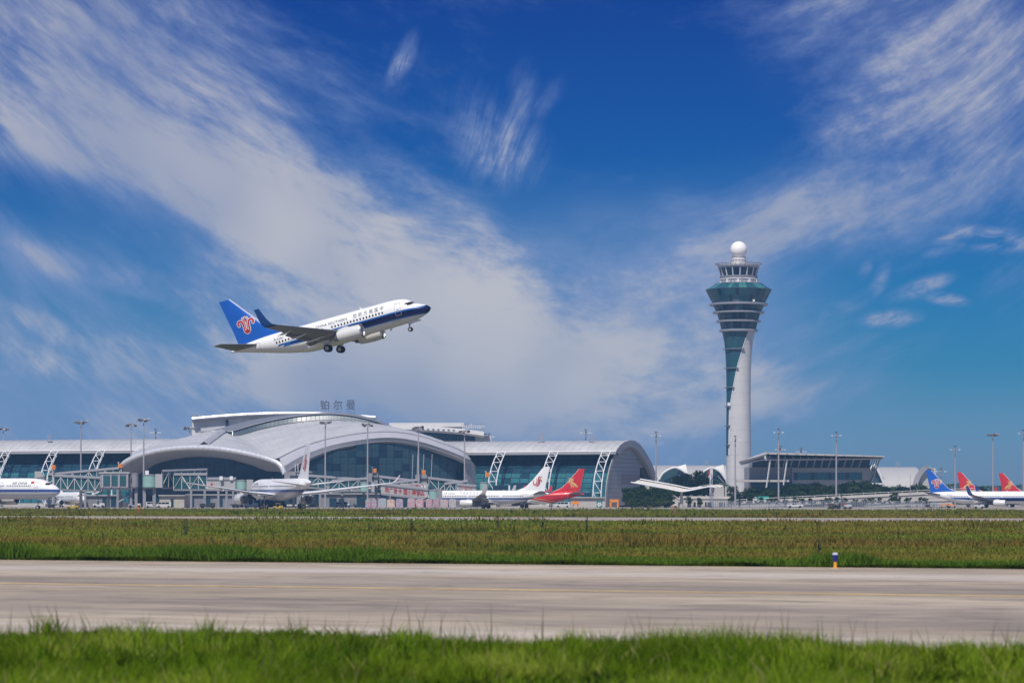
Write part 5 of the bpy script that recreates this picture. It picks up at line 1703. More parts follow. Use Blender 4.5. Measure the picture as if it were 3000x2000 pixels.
# roof: thin folded slab, underside visible
def rp(a, b, d): return P(a, b, d)
A_, B_, C_ = rp(2165, 1351, DO + 2), rp(2241, 1324, DO + 16), rp(2590, 1336, DO + 16)
D_ = rp(2583, 1341.5, DO - 4); E_ = rp(2228, 1345, DO - 4); F_ = rp(2170, 1358, DO - 4)
th = Vector((0, 0, -.55))
MB().add([A_, B_, C_, D_, E_, F_] + [p + th for p in (A_, B_, C_, D_, E_, F_)],
         [(0, 1, 4, 5), (1, 2, 3, 4), (6, 11, 10, 7), (7, 10, 9, 8), (0, 6, 7, 1), (1, 7, 8, 2), (2, 8, 9, 3), (3, 9, 10, 4), (4, 10, 11, 5), (5, 11, 6, 0)]).build('roof', roof_white, off)
MB().add([rp(2243, 1324, DO - 7), rp(2592, 1335, DO - 7), rp(2592, 1338.5, DO - 7), rp(2243, 1330, DO - 7), rp(2243, 1324, DO + 15.8), rp(2592, 1335, DO + 15.8), rp(2592, 1338.5, DO + 15.8), rp(2243, 1330, DO + 15.8)],
         [(0, 1, 2, 3), (7, 6, 5, 4), (0, 4, 5, 1), (3, 2, 6, 7), (1, 5, 6, 2), (0, 3, 7, 4)]).build('roof_edge', conc, off)
MB().add([rp(2243, 1330, DO - 6.8), rp(2236, 1346, DO + 1), rp(2170, 1358, DO - 4.2), rp(2165, 1351, DO - 5)], [(0, 1, 2, 3)]).build('roof_flank', roof_white, off)
for i in range(13):
    x0 = 2256 + i * 22.5
    ln = .6 + .4 * (i / 12)
    MB().bar(rp(x0, 1336 + i * .4, DO - 5), rp(x0 - 12 * ln, 1372, DO + 6), .34).build('raking_strut', steel_grey, off)
for px_, py_ in ((2257, 1345), (2306, 1345)):
    MB().bar(rp(px_, py_, DO - 5), rp(px_ - 12, 1428, DO - 3), .38).build('raking_column', steel_white, off)
for i in range(7):
    MB().bar(rp(2578 - i * 6.5, 1343, DO - 3 + i * 3), rp(2551 - i * 5, 1418 - i * 6, DO + 2 + i * 3), .42 if i == 0 else .3).build('raking_column', steel_grey if i else lm, off)
slab(2197, 1361, 2204, 1369, DO + 5, DO + 8, steel_white, 'roof_unit', off)
for i in range(12):
    p = rp(2250 + i * 28, 1324 + i * .9, DO - 7.1)
    MB().box(p + Vector((0, -.1, -.35)), (.5, .2, .3)).build('fixing', steel_grey, off)

# ------------------------------------------------------------------ barrel-roofed piers far behind
def far_pier(label, px0, px1, pytop, pybot, d, arch_px=None):
    o = empty('far_pier', P((px0 + px1) / 2, 1480, d), label, 'terminal')
    z1, z0 = Zp(pytop, d), Zp(pybot, d)
    x0, x1 = X(px0, d), X(px1, d)
    prof = [(0, z0), (1.5, z0 + (z1 - z0) * .42), (6, z0 + (z1 - z0) * .74), (13, z0 + (z1 - z0) * .93), (21, z1), (30, z0 + (z1 - z0) * .93), (40, z0 + (z1 - z0) * .6)]
    MB().loft([[Vector((x, d + t, z)) for t, z in prof] for x in (x0, x1)]).build('roof', mat('far_roof', (.42, .41, .40), .5, 0, .06, .05), o, True)
    MB().box(((x0 + x1) / 2, d + 20, z0 / 2 + .5), (x1 - x0, 38, z0 + 1)).build('wall', conc, o)
    for k in range(1, int((x1 - x0) / 7)):
        MB().tube([Vector((x0 + k * 7, d + t, z + .05)) for t, z in prof[:5]], .06, 4).build('seam', mat('far_roof', (.5, .5, .5)), o)
    return o


far_pier('distant barrel roofed pier seen left of the tower shaft', 1890, 2175, 1361, 1412, 1330)
pr_ = far_pier('distant barrel roofed pier with arched end right of the office building', 2545, 2700, 1366, 1428, 1330)
arc = [(2690, 1430), (2674, 1414), (2686, 1390), (2700, 1374), (2716, 1364), (2728, 1370), (2738, 1392), (2748, 1430)]
ga = curve3([P(a, b, 1328) for a, b in [(2672, 1430), (2678, 1402), (2690, 1380), (2704, 1367), (2714, 1364), (2722, 1370)]], 24)
MB().loft([ga, [p + Vector((2.4, .4, -.9)) for p in ga], [p + Vector((2.4, 3, -.9)) for p in ga]]).build('arch_rim', cladding, pr_, True)
for i in range(8):
    z0_, z1_ = 1430 - i * 7.5, 1430 - (i + 1) * 7.5 + .6
    lx = float(np.interp(z0_, [1365, 1380, 1402, 1430], [2712, 2696, 2684, 2679]))
    slab(lx, z1_, 2742, z0_, 1331, 1331.5, conc, 'cladding_row', pr_)
for px_, d_ in ((2070, 1332), (2631, 1332)):
    roof_frame(px_, 1363 if px_ < 2300 else 1368, 1347 if px_ < 2300 else 1354, 8, d_ + 17, 'small frame on the distant pier roof left of the tower' if px_ < 2300 else 'small frame on the distant pier roof right of the office')


# ------------------------------------------------------------------ white sail-like canopies behind the trees
def sail(label, arch, peak, d, right=True):
    o = empty('sail_canopy', P(arch[2][0], 1430, d), label, 'canopy', 'white sail canopies')
    c = curve3([P(a, b, d) for a, b in arch], 25)
    MB().tube(c, .42, 8).build('arch_rib', steel_white, o, True)
    pk, lo, mid = P(*peak[0], d + 5), P(*peak[1], d + 3), P(*peak[2], d + .3)
    pts = [mid] + [P(*q, d - 5) for q in peak[3]] + [pk]
    rows = []
    for u in np.linspace(0, 1, 7):
        rows.append([mid.lerp(pk, v).lerp(c[min(24, int(12 + 12 * v))] + Vector((0, -.2, 0)), u) for v in np.linspace(0, 1, 9)])
    MB().loft(rows).build('membrane', mat('sail_white', (.86, .84, .74), .6, 0, .04, .2), o, True)
    MB().loft([[p + Vector((0, 3, -.3)) for p in c], [Vector((p.x, d + 3, Zp(1414, d))) for p in c]]).build('glazing', glassmat('sail_glass', (.035, .075, .085), .2, .3, .2), o)
    MB().bar(P(arch[2][0] + 14, arch[2][1] + 22, d + 1), P(arch[2][0] + 32, arch[2][1] + 42, d + 1), .3).build('strut', steel_grey, o)
    slab(arch[0][0], 1404, arch[-1][0], 1413, d + 3.2, d + 10, conc, 'base', o)


sail('white sail canopy behind the big dark tree', [(1931, 1404), (1944, 1384), (1974, 1369), (2000, 1378), (2016, 1392)], [(2009, 1359), (2018, 1386), (1976, 1369), []], 1285)
sail('white sail canopy touching the left edge of the tower shaft', [(2058, 1384), (2070, 1375), (2088, 1370), (2110, 1382), (2126, 1404)], [(2119, 1360), (2126, 1392), (2090, 1370), []], 1285)
sail('white sail canopy at the right end of the office building', [(2530, 1420), (2545, 1385), (2560, 1362), (2576, 1385), (2588, 1413)], [(2563, 1357), (2588, 1412), (2550, 1372), []], 1230)

# ------------------------------------------------------------------ folded white canopy in front of the trees
DC = 905
cn = empty('entrance_canopy', P(1997, 1483, DC), 'long white folded canopy on a single post in front of the trees', 'canopy')
pf = [(1848, 1412), (1900, 1421), (1955, 1431), (1992, 1438.5), (2015, 1437), (2050, 1430), (2078, 1425), (2100, 1428)]
c = curve3([P(a, b, DC) for a, b in pf], 40)
cb = [p + Vector((2.8, 8, .75)) for p in c]
MB().tube(c, .20, 8).build('front_edge', steel_white, cn, True)
MB().tube([p + Vector((.5, 0, .35)) for p in cb[:26]], .18, 8).build('rear_edge', steel_white, cn, True)
MB().loft([c, [a.lerp(b, .5) + Vector((0, 0, -.25)) for a, b in zip(c, cb)], cb]).build('deck', mat('canopy_cream', (.72, .68, .60), .6, 0, .08, .3), cn, True)
MB().tube([P(1996.5, 1486, DC + 3), P(1996.5, 1439, DC + 3)], .48, 12).build('post', conc, cn, True)
for k in range(26, 39, 2):
    MB().box(c[k] + Vector((.3, 2, .65)), (.9, 3.2, .14)).build('blade', steel_white, cn)

# ------------------------------------------------------------------ elevated roads at the right
def deck(nm, label, pts, thick, d, rail=True, width=9, group=None):
    o = empty(nm, P(pts[0][0], 1482, d), label, 'overpass')
    c = curve3([P(a, b, d) for a, b in pts], 40)
    th = Vector((0, 0, -thick))
    mb = MB()
    up = [c, [p + Vector((0, width, 0)) for p in c]]
    rings = [[p, p + Vector((0, width, 0)), p + Vector((0, width, 0)) + th, p + th] for p in c]
    mb.loft(rings, True, True).build('deck', conc, o)
    MB().loft([[p + Vector((0, -.35, .55)), p + Vector((0, -.02, .55)), p + Vector((0, -.02, -.35)), p + Vector((0, -.35, -.35))] for p in c], True, True).build('parapet', mat('parapet_concrete', (.52, .49, .45), .8, 0, .14, .2), o)
    if rail:
        MB().tube([p + Vector((0, -.2, 1.1)) for p in c], .07, 6).build('rail', steel_white, o)
        for k in range(0, 40, 2):
            MB().bar(c[k] + Vector((0, -.2, .5)), c[k] + Vector((0, -.2, 1.1)), .10).build('rail_post', steel_white, o)
    for k in range(3, 40, 7):
        b = c[k] + Vector((0, width / 2, 0)) + th
        if b.z > .8:
            MB().tube([Vector((b.x, b.y, 0)), b], .7, 10).build('pier', conc, o, True)
    return o


deck('overpass', 'long pale concrete overpass rising to the right behind young trees', [(2140, 1473), (2210, 1470), (2300, 1465), (2400, 1460), (2500, 1455), (2600, 1450), (2720, 1444), (2860, 1438)], 1.9, 985)
deck('overpass', 'lower short ramp under the overpass at right', [(2545, 1474), (2600, 1471), (2680, 1467), (2790, 1463)], 1.4, 965, False)
deck('overpass', 'grey footbridge deck behind the folded canopy', [(1990, 1457), (2060, 1457.5), (2142, 1458)], 1.5, 995, False, 5)
st_ = empty('stair', P(1980, 1480, 990), 'grey covered stair sloping down beside the canopy post', 'stair')
MB().prism([(1963, 1446), (1968, 1445), (1998, 1464), (1998, 1472), (1990, 1471)], lambda a, b: P(a, b, 989), lambda a, b: P(a, b, 993)).build('flight', conc, st_)
MB().bar(P(1964, 1444, 988.6), P(1997, 1465, 988.6), .12).build('handrail', steel_white, st_)

# ------------------------------------------------------------------ perimeter fence
fe = empty('perimeter_fence', P(2420, 1485, 930), 'pale post fence running along the apron below the overpass', 'fence')
fm = mat('fence_grey', (.20, .22, .26), .5, 0, .1, 1)
fa, fb = P(2090, 1486, 935), P(2745, 1487, 905)
pm = MB().bar((0, 0, 0), (0, 0, 2.3), .16).mesh('fence_post', fm)
for k in range(96):
    p = fa.lerp(fb, k / 95); p.z = .03
    link('fence_post', pm, fe, p - ORI[fe.name])
for z in (.3, 1.2, 2.1):
    a, b = fa.copy(), fb.copy(); a.z = b.z = z
    MB().bar(a, b, .07).build('rail', fm, fe)
mesh_p = bpy.data.materials.new('wire_mesh'); mesh_p.use_nodes = True
_T = NT(mesh_p.node_tree); _p = _T.n['Principled BSDF']; _p.inputs['Base Color'].default_value = (.34, .37, .42, 1); _p.inputs['Alpha'].default_value = .28
a, b = fa.copy(), fb.copy(); a.z = b.z = .1
MB().add([a + Vector((0, .1, 0)), b + Vector((0, .1, 0)), b + Vector((0, .1, 2)), a + Vector((0, .1, 2))], [(0, 1, 2, 3)]).build('wire_infill', mesh_p, fe)


# ------------------------------------------------------------------ trees
def leaf_mat(name, c0, c1):
    m = bpy.data.materials.new(name); m.use_nodes = True
    T = NT(m.node_tree); T.n.remove(T.n['Principled BSDF'])
    a = T.node('ShaderNodeAttribute', attribute_name='tint')
    oi = T.node('ShaderNodeObjectInfo')
    c = T.mix(T.m('MULTIPLY_ADD', oi.outputs['Random'], .3, T.m('MULTIPLY', a.outputs['Fac'], .75)), c0, c1)
    df = T.node('ShaderNodeBsdfDiffuse'); T.l.new(c, df.inputs[0])
    tr = T.node('ShaderNodeBsdfTranslucent'); T.l.new(c, tr.inputs[0])
    mx = T.node('ShaderNodeMixShader'); mx.inputs[0].default_value = .25
    T.l.new(df.outputs[0], mx.inputs[1]); T.l.new(tr.outputs[0], mx.inputs[2])
    T.l.new(mx.outputs[0], T.n['Material Output'].inputs['Surface'])
    return m


bark = mat('bark', (.085, .065, .05), .9, 0, .3, 2)
leaf_g = leaf_mat('leaf_green', (.022, .045, .012), (.075, .115, .030))
leaf_d = leaf_mat('leaf_dark', (.010, .022, .012), (.034, .056, .026))


def crown_mesh(seed, n, rx, rz, leaf, clumps, m, lo=.0):
    """crown of leaf-sized faces gathered in clumps, unit: metres, centred on 0"""
    r = np.random.default_rng(seed)
    cc = []
    while len(cc) < clumps:
        p = r.uniform(-1, 1, 3)
        if .25 < np.linalg.norm(p) < 1 and p[2] > -.75:
            cc.append(p * np.array([rx, rx, rz]) * .82)
    cc = np.array(cc)
    idx = r.integers(0, clumps, n)
    sz = r.uniform(.55, 1.1, clumps) * rx * .36
    d = r.normal(0, 1, (n, 3)); d /= np.linalg.norm(d, axis=1)[:, None]
    pos = cc[idx] + d * (sz[idx] * r.uniform(.2, 1, n) ** .5)[:, None] * np.array([1, 1, .75])
    a = r.normal(0, 1, (n, 3)); a /= np.linalg.norm(a, axis=1)[:, None]
    b = np.cross(a, r.normal(0, 1, (n, 3))); b /= np.linalg.norm(b, axis=1)[:, None]
    s = r.uniform(.6, 1.3, n)[:, None] * leaf
    V = np.stack([pos - a * s, pos + b * s * .45, pos + a * s, pos - b * s * .45], 1).astype(np.float32)
    me = bpy.data.meshes.new('crown')
    me.vertices.add(n * 4); me.vertices.foreach_set('co', V.ravel())
    me.loops.add(n * 4); me.loops.foreach_set('vertex_index', np.arange(n * 4, dtype=np.int32))
    me.polygons.add(n); me.polygons.foreach_set('loop_start', (np.arange(n) * 4).astype(np.int32))
    at = me.attributes.new('tint', 'FLOAT', 'POINT')
    t = np.clip(.35 + .5 * (r.random(clumps)[idx] - .4) + .3 * (r.random(n) - .5), 0, 1)
    at.data.foreach_set('value', np.repeat(t, 4).astype(np.float32))
    me.update(calc_edges=True)
    me.materials.append(m)
    return me


def trunk_mesh(seed, h, r0, spread):
    rr = random.Random(seed)
    mb = MB().tube([(0, 0, 0), (rr.uniform(-.1, .1), 0, h * .5), (rr.uniform(-.2, .2), 0, h)], [r0, r0 * .8, r0 * .5], 8)
    for k in range(6):
        a = rr.uniform(0, 6.28); z = h * rr.uniform(.6, .98)
        mb.tube([(0, 0, z), (math.cos(a) * spread * .5, math.sin(a) * spread * .5, z + spread * .45), (math.cos(a) * spread * .8, math.sin(a) * spread * .8, z + spread * .9)], [r0 * .45, r0 * .3, r0 * .1], 5)
    return mb.mesh('trunk', bark, smooth=True)


TREES = {}
for i in range(3):
    TREES['round', i] = (trunk_mesh(i, 2.6, .22, 2.2), crown_mesh(40 + i, 1500, 3.4, 3.0, .34, 26, leaf_g), 4.6)
    TREES['dark', i] = (trunk_mesh(10 + i, 3.2, .3, 2.6), crown_mesh(60 + i, 2600, 4.6, 4.0, .40, 34, leaf_d), 6.0)
    TREES['young', i] = (trunk_mesh(20 + i, 1.9, .09, 1.2), crown_mesh(80 + i, 520, 1.7, 1.7, .26, 12, leaf_g), 3.0)
    TREES['bush', i] = (trunk_mesh(30 + i, .5, .12, 1.0), crown_mesh(90 + i, 1100, 3.0, 1.5, .32, 20, leaf_d if i == 1 else leaf_g), 1.4)
UNIT_H = {'round': 7.4, 'dark': 9.6, 'young': 4.5, 'bush': 2.8}


def tree(kind, px, pytop, d, label, wk=1.0, group='trees beside the apron', base=0.0):
    i = random.randrange(3)
    tm, cm, ch = TREES[kind, i]
    hgt = Zp(pytop, d) - base
    k = hgt / UNIT_H[kind]
    o = empty('tree' if kind != 'bush' else 'shrub', Vector((X(px, d), d, base)), label, 'tree' if kind != 'bush' else 'shrub', group)
    t = link('trunk', tm, o); c = link('crown', cm, o)
    t.scale = (k, k, k); c.scale = (k * wk, k * wk, k); c.location = (0, 0, ch * k)
    c.rotation_euler = (0, 0, random.uniform(0, 6.28))
    return o


tree('dark', 2035, 1376, 1010, 'big dark tree under the white sail canopies', 1.15)
tree('dark', 1990, 1392, 1012, 'dark tree directly left of the biggest dark tree', 1.1)
tree('dark', 2068, 1398, 1008, 'dark tree between the biggest tree and the tower foot', 1.0)
tree('round', 1850, 1426, 955, 'round green tree right against the gable end wall', 1.35)
tree('round', 1888, 1429, 948, 'second round green tree from the gable end wall', 1.35)
tree('round', 1927, 1424, 952, 'third round green tree from the gable end wall', 1.35)
tree('round', 1963, 1430, 956, 'round green tree just left of the canopy post', 1.0)
tree('round', 1836, 1444, 940, 'low leafy tree at the foot of the gable end wall', .9)
tree('dark', 1870, 1424, 968, 'dark tree behind the first round green trees', 1.2)
tree('dark', 1912, 1422, 970, 'dark tree filling the gap below the palms', 1.2)
tree('dark', 1948, 1428, 968, 'dark tree behind the left end of the stair', 1.2)
tree('bush', 1860, 1458, 932, 'low dense shrub at the foot of the first round trees', 1.3)
tree('bush', 1905, 1455, 935, 'broad low shrub under the round green trees', 1.1)
tree('bush', 1950, 1458, 935, 'low shrub left of the sloping stair', 1.0)
tree('round', 2018, 1452, 942, 'small dark leafy tree right of the canopy post', .9)
tree('round', 2050, 1456, 940, 'small leafy tree below the footbridge deck', .9)
tree('round', 2142, 1452, 948, 'round small tree left of the tall mast before the office', .75)
tree('round', 2166, 1460, 940, 'low round tree right of the tall mast before the office', .8)
tree('round', 2150, 1420, 1025, 'leafy tree at the foot of the tower shaft', .8)
GRN = [(2190, 1432), (2215, 1436), (2243, 1431), (2270, 1434), (2300, 1428), (2330, 1422), (2356, 1420), (2384, 1419), (2412, 1421), (2440, 1424), (2468, 1422), (2497, 1416), (2523, 1412), (2548, 1416), (2575, 1424), (2602, 1428)]
WH = ['first', 'second', 'third', 'fourth', 'fifth', 'sixth', 'seventh', 'eighth', 'ninth', 'tenth', 'eleventh', 'twelfth', 'thirteenth', 'fourteenth', 'fifteenth', 'sixteenth', 'seventeenth', 'eighteenth', 'nineteenth', 'twentieth']
for k, (px, py) in enumerate(GRN):
    tree('dark' if k % 3 else 'round', px, py - 5, 1045 + (k % 3) * 8, f'{WH[k]} tree from the left in the hedge-like row before the office', 1.5, 'row of trees before the office')
for k in range(11):
    tree('bush', 2180 + k * 38, 1448 - k * .6, 1020, f'{WH[k]} low shrub from the left below the office tree row', 1.35, 'shrubs below the office')
for k, (px, py) in enumerate([(2625, 1420), (2652, 1424), (2686, 1414), (2712, 1428), (2736, 1430), (2870, 1430), (2664, 1432)]):
    tree('dark' if k % 2 else 'round', px, py, 1060, ['bushy tree just right of the office roof', 'dark bushy tree before the distant pier', 'dark pointed tree before the arched pier end', 'dark tree beside the blue tail fin', 'leafy tree half behind the blue tail fin', 'tree between the two red tail fins', 'low tree before the distant pier wall'][k], 1.25, 'trees at the right')
tree('young', 2322 + 300, 1440, 950, 'tall dark roadside tree in front of the overpass', 1.3)
for k in range(21):
    px = 2200 + k * 25.5 + (k * 37 % 11) - 5
    tree('young', px, 1453 + (k * 29 % 9), 942 - k * .8, f'{WH[k] if k < 20 else "last"} slender young tree from the left along the fence', 1.25, 'young trees along the fence')


def palm(px, pytop, d, label):
    h = Zp(pytop, d)
    b = Vector((X(px, d), d, 0))
    o = empty('palm_tree', b, label, 'palm tree', 'palms near the canopy')
    MB().tube([b, b + Vector((.1, 0, h * .5)), b + Vector((0, 0, h * .85))], [.24, .18, .16], 8).build('trunk', bark, o, True)
    rr = random.Random(px)
    fr = MB()
    for k in range(16):
        a = 6.28 * k / 16 + rr.uniform(-.15, .15)
        L_ = 2.6 * rr.uniform(.8, 1.1)
        up = rr.uniform(.25, 1.1)
        pts = [b + Vector((0, 0, h * .85)) + Vector((math.cos(a) * L_ * u, math.sin(a) * L_ * u, up * L_ * (u - 1.35 * u * u))) for u in np.linspace(0, 1, 6)]
        for u in range(5):
            w0_, w1_ = (.34, .4, .36, .26, .14, .02)[u:u + 2]
            sd_ = Vector((-math.sin(a), math.cos(a), 0))
            for q in (-1, 1):
                fr.add([pts[u], pts[u + 1], pts[u + 1] + sd_ * q * w1_ + Vector((0, 0, -w1_ * .5)), pts[u] + sd_ * q * w0_ + Vector((0, 0, -w0_ * .5))], [(0, 1, 2, 3)])
    fr.build('fronds', mat('palm_green', (.035, .065, .02), .6, 0, .3, 1), o)


palm(1905, 1404, 975, 'palm tree standing right of the gable end')
palm(1918, 1408, 980, 'shorter palm tree right beside another palm')
palm(2122, 1410, 1000, 'palm tree in front of the tower foot')

# far belt of woods that closes the horizon
fw_pos = 420
rr = np.random.default_rng(5)
V, Fc = [], []
n = 60000
xs = rr.uniform(-420, 420, n); hs = 9 + 5 * noise2(xs, xs * 0, .02, 77) + 3 * noise2(xs, xs * 0, .11, 78)
pos = np.stack([xs, 1560 + rr.uniform(-14, 14, n), rr.uniform(0, 1, n) ** .7 * hs], 1)
a = rr.normal(0, 1, (n, 3)); a /= np.linalg.norm(a, axis=1)[:, None]
bq = np.cross(a, rr.normal(0, 1, (n, 3))); bq /= np.linalg.norm(bq, axis=1)[:, None]
s = rr.uniform(.3, .75, n)[:, None]
VV = np.stack([pos - a * s, pos + bq * s * .6, pos + a * s, pos - bq * s * .6], 1).astype(np.float32)
me = bpy.data.meshes.new('far_woods')
me.vertices.add(n * 4); me.vertices.foreach_set('co', VV.ravel())
me.loops.add(n * 4); me.loops.foreach_set('vertex_index', np.arange(n * 4, dtype=np.int32))
me.polygons.add(n); me.polygons.foreach_set('loop_start', (np.arange(n) * 4).astype(np.int32))
at = me.attributes.new('tint', 'FLOAT', 'POINT'); at.data.foreach_set('value', np.repeat(rr.random(n), 4).astype(np.float32))
me.update(calc_edges=True); me.materials.append(leaf_g)
tag(link('far_woods', me), 'dark belt of distant woods along the horizon', 'woods', kind='stuff')
# ------------------------------------------------------------------ parked and taxiing jets
def ground_at(px, d):
    return Vector((X(px, d), d, .03))


air_small = [('airchina_small', 8.6, .85, (-1, 1), ink, 3.4), ('airchina_cn', 15.5, .92, (-1, 1), line_grey, 7.5), ('reg2', 31.0, .75, (-1, 1), ink, 1.6)]
# nose-left jets: heading about 180 deg; heading angle is measured counter-clockwise from straight right
jet('parked_jet', 'white narrow jet with red emblem tail parked nose left at a jet bridge', J738, 'airchina', ground_at(1412, 828), 180 - 14, letters=air_small, fin_logo=('phoenix', 34.7, 4.6, 2.9), fin_mat=white_paint, tip_mat=mat('winglet_grey', (.42, .38, .38), .45, 0, .1, 1))
jet('parked_jet', 'red jet with gold bird emblem tail parked behind the white narrow jet', J738, 'shenzhen', ground_at(1525, 880), 180 - 14, fin_logo=('roc', 34.6, 4.6, 3.1), fin_mat=sz_red, tip_mat=sz_red)
jet('parked_jet', 'white jet with blue tail parked at the right edge of the photo', J738, 'southern8', ground_at(2900, 905), -14, letters=[('airlines', 20.5, .85, (-1, 1), ink, 5.2), ('reg3', 30.6, .78, (-1, 1), ink, 1.6)], fin_logo=('flower', 34.8, 4.35, 2.95), fin_mat=so_blue, tip_mat=tip_blue)
jet('parked_jet', 'red jet whose tail shows just right of the blue tail', J738, 'shenzhen', ground_at(2976, 985), -14, fin_logo=('roc', 34.6, 4.6, 3.1), fin_mat=sz_red, tip_mat=sz_red)
jet('parked_jet', 'red jet whose tail is cut by the right edge of the photo', J738, 'shenzhen', ground_at(3094, 1015), -14, fin_logo=('roc', 34.6, 4.6, 3.1), fin_mat=sz_red, tip_mat=sz_red)
big_letters = [('airchina', 10.9, 1.15, (-1, 1), ink, 4.6)]
jet('wide_body_jet', 'large white wide-body jet seen from behind with red emblem on tall tail', J330, 'airchina3', ground_at(822, 785), 180 - 70, letters=big_letters, fin_logo=('phoenix', 53.2, 6.9, 4.4), fin_mat=white_paint, tip_mat=mat('winglet_pink', (.62, .50, .50), .45, 0, .1, 1))
big = jet('wide_body_jet', 'nose of a white wide-body jet entering at the left edge with blue stripe', J330, 'airchina3', ground_at(-92, 770), -20, letters=big_letters, fin_logo=('phoenix', 53.2, 6.9, 4.4), fin_mat=white_paint, tip_mat=white_paint)
# little red flag painted behind the flight deck
_s, _z = 7.1, 1.35
for side in (1, -1):
    def _pt(s, z):
        g_ = lambda k: herm([a for a, _ in J330[k]], [b for _, b in J330[k]], s)
        t_, b_, w_ = g_('zt'), g_('zb'), g_('w')
        th = math.acos(max(-1, min(1, (z - (t_ + b_) / 2) / ((t_ - b_) / 2))))
        return Vector((J330['X0'] - s, side * (w_ * math.sin(th) + .03), J330['cz'] + (t_ + b_) / 2 + (t_ - b_) / 2 * math.cos(th)))
    MB().add([_pt(_s + dx, _z + dz) for dx, dz in ((-.45, 0), (.45, 0), (.45, .6), (-.45, .6))], [(0, 1, 2, 3)]).build('painted_flag', logo_red, big)
jet('parked_jet', 'small white jet nose seen under the left jet bridge', J737, 'plainwhite', ground_at(206, 985), -62, tip_mat=white_paint)

# ------------------------------------------------------------------ high light masts
mast_m = mat('mast_galvanised', (.40, .38, .41), .45, .2, .1, .5)
lamp_m = mat('lamp_housing', (.085, .08, .095), .5, .2, .15, 1)
lamp_w = mat('lamp_face', (.82, .83, .85), .3, 0, .05, 1)


def mast(px, pytop, d, style, label, base_z=0.03):
    z1 = Zp(pytop, d)
    b = Vector((X(px, d), d, base_z))
    o = empty('light_mast', b, label, 'light mast', 'floodlight masts around the apron')
    top = Vector((b.x, d, z1))
    k = d / 1000
    MB().tube([b, b.lerp(top, .5), top], [.34 * k, .28 * k, .20 * k], 10).build('pole', mast_m, o, True)
    if style == 'bar':                                          # wide head with clustered floodlights
        MB().tube([top + Vector((-2.0 * k, 0, .1)), top + Vector((2.0 * k, 0, .1))], .09 * k, 6).tube([top + Vector((math.cos(a) * 1.9 * k, math.sin(a) * 1.2 * k, .2)) for a in np.linspace(0, 6.283, 17)], .08 * k, 5).build('head_frame', lamp_m, o)
        rr = random.Random(int(px))
        for j in range(10):
            a = 6.283 * j / 10 + rr.uniform(-.2, .2)
            c = top + Vector((math.cos(a) * rr.uniform(1.1, 2.1) * k, math.sin(a) * 1.2 * k, rr.uniform(-.35, .45)))
            MB().box(c, (.85 * k, .5 * k, .42 * k), Euler((R(-35), 0, rr.uniform(-.5, .5))).to_matrix()).build('floodlight', lamp_m if j % 4 else mat('lamp_grey', (.32, .31, .32), .5, 0, .1, 1), o)
    else:                                                       # spread arms with white lamps and a small cap
        MB().lathe([(.0, .15), (.5 * k, .15), (.5 * k, .35), (.2 * k, .5), (0, .5)], top, 12).build('cap', lamp_m, o)
        MB().lathe([(.22 * k, -1.4), (.32 * k, -1.3), (.32 * k, -.6), (.22 * k, -.4)], top, 10).build('winch_box', lamp_m, o)
        for j in range(6 if style == 'ring' else 4):
            a = 6.283 * j / (6 if style == 'ring' else 4) + .3
            e = top + Vector((math.cos(a) * 1.7 * k, math.sin(a) * 1.7 * k, -.9 * k))
            f = MB().bar(top + Vector((0, 0, -.8)), e, .09 * k).build('arm', mast_m, o)
            MB().box(e, (.55 * k, .45 * k, .2 * k)).build('floodlight', lamp_w, f)
    return o


for args in [(10, 1258, 1120, 'bar', 'light mast at the extreme left edge behind the terminal roof'),
             (237, 1238, 962, 'bar', 'tall light mast before the left wing between two trusses'),
             (384, 1246, 990, 'bar', 'light mast left of the tallest left mast at the silver lip'),
             (421, 1231, 905, 'bar', 'tallest light mast of the left pair in front of the silver lip'),
             (456, 1259, 1180, 'ring', 'small distant light mast above the left end of the hall roof'),
             (556, 1255, 1110, 'bar', 'light mast head in front of the hotel corner'),
             (953, 1237, 935, 'bar', 'light mast between the wide-body tail and the glazed arch'),
             (1077, 1246, 935, 'bar', 'light mast before the left half of the glazed arch'),
             (1226, 1253, 935, 'bar', 'light mast before the right half of the glazed arch'),
             (1361, 1264, 935, 'bar', 'light mast at the right end of the glazed arch'),
             (1433, 1272, 1160, 'ring', 'small distant light mast right of the hotel wing'),
             (1716, 1260, 1160, 'ring', 'small distant light mast above the right terminal roof'),
             (1922, 1268, 975, 'ring', 'slim light mast right of the rounded gable end'),
             (2154, 1280, 925, 'ring', 'light mast directly in front of the tower shaft'),
             (2281, 1259, 975, 'ring', 'tall light mast in front of the office left half'),
             (2286, 1309, 1190, 'four', 'short distant light mast over the left of the office roof'),
             (2347, 1315, 1190, 'four', 'short distant light mast over the middle of the office roof'),
             (2450, 1268, 975, 'ring', 'tall light mast in front of the office right half'),
             (2757, 1373, 1160, 'ring', 'small distant light mast between the blue and red tails'),
             (2798, 1309, 1030, 'ring', 'thin light mast left of the first red tail at right'),
             (2909, 1274, 1005, 'bar', 'tall light mast between the two red tails at right'),
             (2998, 1262, 1000, 'ring', 'light mast at the extreme right edge of the photo')]:
    mast(*args)
bn = empty('lamp_pole', P(2667, 1484, 930), 'bare thin pole before the distant arched pier end', 'pole')
MB().tube([P(2667, 1486, 930), P(2667, 1387, 930)], [.16, .05], 8).build('shaft', mast_m, bn, True)

